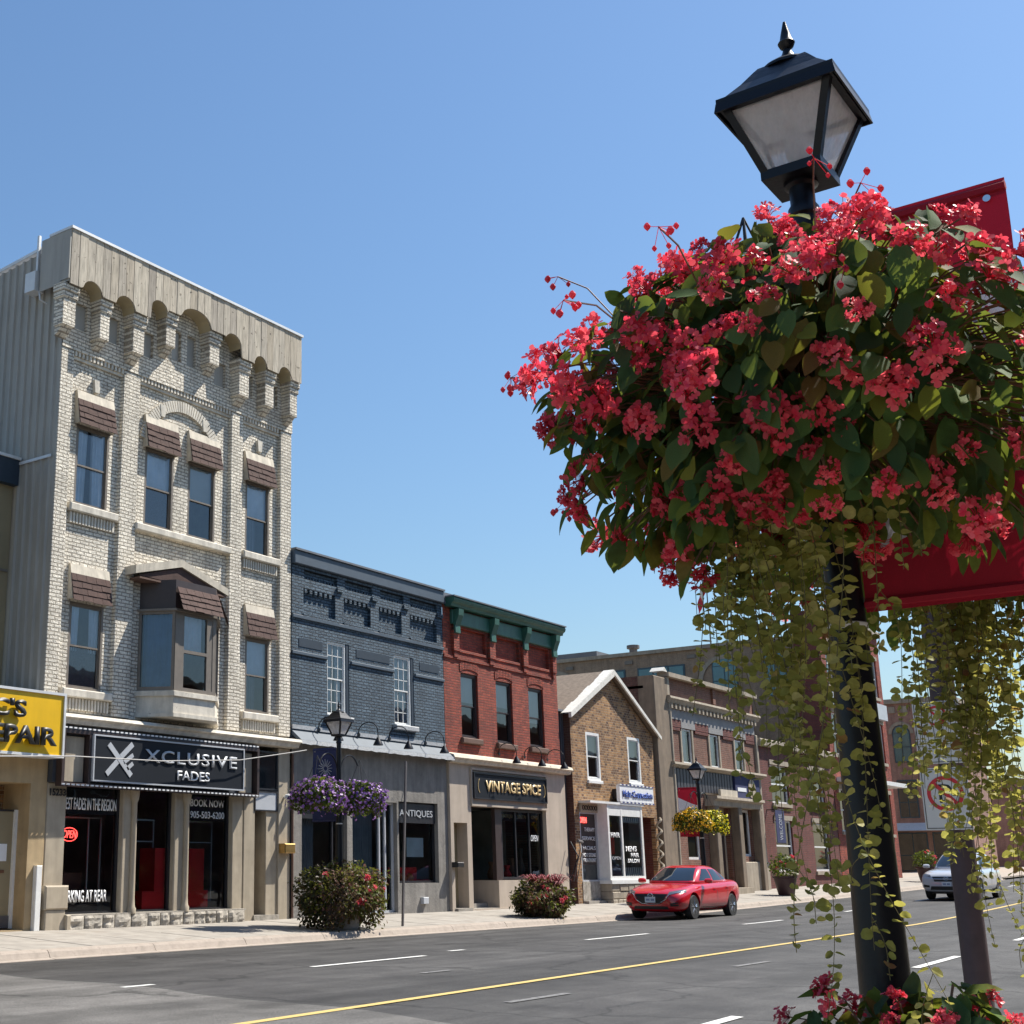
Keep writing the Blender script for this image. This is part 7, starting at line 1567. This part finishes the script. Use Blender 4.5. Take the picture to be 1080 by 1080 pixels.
    def curve_on(name, pts, rad, mat):
        out = []
        for y, z in pts:
            hit, nr, i_, d_ = bb.ray_cast(Vector((-L, y, z)), Vector((1, 0, 0)))
            if hit is not None: out.append(hit + nr*.012)
        if len(out) > 1: m = MB(); m.tube(out, rad, 6); mk(name, m.v, m.f, mat, t)
    curve_on('grille_trim', P['trim'], .013, M['chrome'])
    bz = P['badge']; m = MB(); hit, nr, i_, d_ = bb.ray_cast(Vector((-L, 0, bz)), Vector((1, 0, 0)))
    if hit is not None:
        q = hit + Vector((-.02, 0, 0)); m.tube([(q.x, .075*math.cos(a), bz + .055*math.sin(a)) for a in [2*math.pi*i/20 for i in range(21)]], .008, 5, False); m.tube([(q.x, -.06, bz+.03), (q.x, -.03, bz+.01), (q.x, 0, bz-.01), (q.x, .03, bz+.01), (q.x, .06, bz+.03)], .007, 5); mk('badge', m.v, m.f, M['chrome'], t)
    pz = P['plate']; hit, nr, i_, d_ = bb.ray_cast(Vector((-L, 0, pz)), Vector((1, 0, 0))); px_ = (hit.x if hit is not None else -L/2) - .03
    m = MB(); m.box(px_, px_ + .01, -.15, .15, pz - .075, pz + .075); mk('number_plate', m.v, m.f, M['plate'], t, False)
    m = MB()
    for k in range(7):
        y = -.115 + .033*k
        m.box(px_ - .002, px_, y, y + .022, pz - .03, pz + .025) if k != 3 else None
    mk('plate_marks', m.v, m.f, M['plate_ink'], t, False)
    iq = P['intake']; patch('lower_intake', bb, [(-.5, -iq[0], iq[1]), (-.5, iq[0], iq[1]), (-.5, iq[0]*.92, iq[2]), (-.5, -iq[0]*.92, iq[2])], (1, 0, 0), M['black_plastic'], 12, 3, .006)
    for s in (-1, 1): patch('sill_trim', bb, [(P['axles'][0] + .42, s, .23), (P['axles'][1] - .42, s, .23), (P['axles'][1] - .42, s, .29), (P['axles'][0] + .42, s, .29)], (0, -s, 0), M['black_plastic'], 10, 1, .006)
    t.rotation_euler.z = yaw
    return t
sedan = dict(L=4.58,
    st=[(0.02,.30,.60,.58,.40,.56,.42), (.07,.22,.70,.66,.60,.76,.62), (.28,.19,.80,.755,.74,.86,.72), (.60,.19,.88,.83,.80,.895,.78), (.95,.20,.935,.885,.80,.90,.80), (1.35,.20,.985,.935,.80,.90,.80), (2.2,.20,.985,.965,.80,.90,.80), (3.2,.20,1.02,.99,.80,.90,.80), (3.75,.22,1.06,1.02,.80,.89,.78), (4.25,.26,1.075,1.03,.74,.85,.74), (4.50,.32,1.03,.99,.62,.78,.68), (4.57,.42,.92,.88,.48,.68,.58)],
    gh=[(.90,1.28,4.05,.80,.12), (1.0,1.42,3.95,.785,.12), (1.22,1.82,3.55,.70,.10), (1.39,2.18,3.18,.60,.08), (1.455,2.45,2.95,.46,.05)],
    front_glass=[[(1.0,-.64,1.02), (1.0,.64,1.02), (1.0,.47,1.37), (1.0,-.47,1.37)]],
    side_glass=[[(1.72,1.03), (2.52,1.03), (2.50,1.34), (2.22,1.34)], [(2.60,1.03), (3.30,1.04), (3.02,1.33), (2.58,1.34)], [(3.36,1.045), (3.62,1.06), (3.40,1.19), (3.14,1.30)]],
    seams=[[(1.42,.30), (1.40,.95)], [(2.55,.30), (2.55,.96)], [(3.28,.62), (3.42,.98)], [(1.42,.32), (3.1,.32)]], handles=[(2.28,.80), (3.18,.83)],
    hl=(.48,.66, .84,.72, .80,.80, .50,.735), fog=(.56,.36,.76,.47), mirror=(1.72,1.0,1.02), axles=(.93,3.66), wr=.325, tw=.775, archw=.9,
    grille=(.48,.68,.33,.44), trim=[(-.80,.76), (-.66,.70), (-.52,.66), (-.42,.53), (-.26,.43), (0,.41), (.26,.43), (.42,.53), (.52,.66), (.66,.70), (.80,.76)], badge=.645, plate=.53, intake=(.52,.28,.36))
rc = car('shiny red sedan parked at the far kerb before the gabled shop', 35.45, 16.42, road_z(37.5, 16.4), M['car_red'], sedan)
suv = dict(sedan); suv.update(L=4.5,
    st=[(0.02,.36,.70,.68,.50,.62,.50), (.07,.28,.82,.78,.66,.80,.68), (.25,.24,.93,.88,.78,.88,.76), (.6,.24,1.0,.95,.82,.91,.80), (.95,.25,1.04,.99,.82,.91,.81), (1.3,.25,1.08,1.03,.82,.91,.81), (2.2,.25,1.08,1.05,.82,.91,.81), (3.2,.25,1.10,1.07,.82,.91,.81), (4.0,.28,1.14,1.09,.82,.90,.80), (4.35,.34,1.12,1.06,.74,.86,.76), (4.48,.44,1.0,.95,.6,.8,.7)],
    gh=[(.98,1.2,4.36,.81,.12), (1.1,1.36,4.30,.79,.12), (1.35,1.75,4.15,.71,.10), (1.56,2.1,3.95,.63,.08), (1.63,2.4,3.6,.5,.05)],
    front_glass=[[(1.0,-.66,1.12), (1.0,.66,1.12), (1.0,.5,1.52), (1.0,-.5,1.52)]],
    side_glass=[[(1.75,1.12), (2.5,1.12), (2.48,1.48), (2.2,1.48)], [(2.6,1.12), (3.4,1.12), (3.3,1.48), (2.58,1.48)], [(3.5,1.14), (3.95,1.16), (3.8,1.42), (3.4,1.47)]],
    hl=(.50,.76, .84,.82, .82,.90, .52,.84), fog=(.56,.42,.76,.52), mirror=(1.68,1.02,1.14), wr=.345, grille=(.46,.78,.38,.62), trim=[(-.46,.70), (-.2,.70), (0,.70), (.2,.70), (.46,.70)], badge=.72, plate=.54, intake=(.55,.34,.46))
wc = car('silver white sport utility car driving towards the camera behind the sign pole', 51.2, 12.65, road_z(53, 12.6), M['car_white'], suv)
# one more parked car far up the street
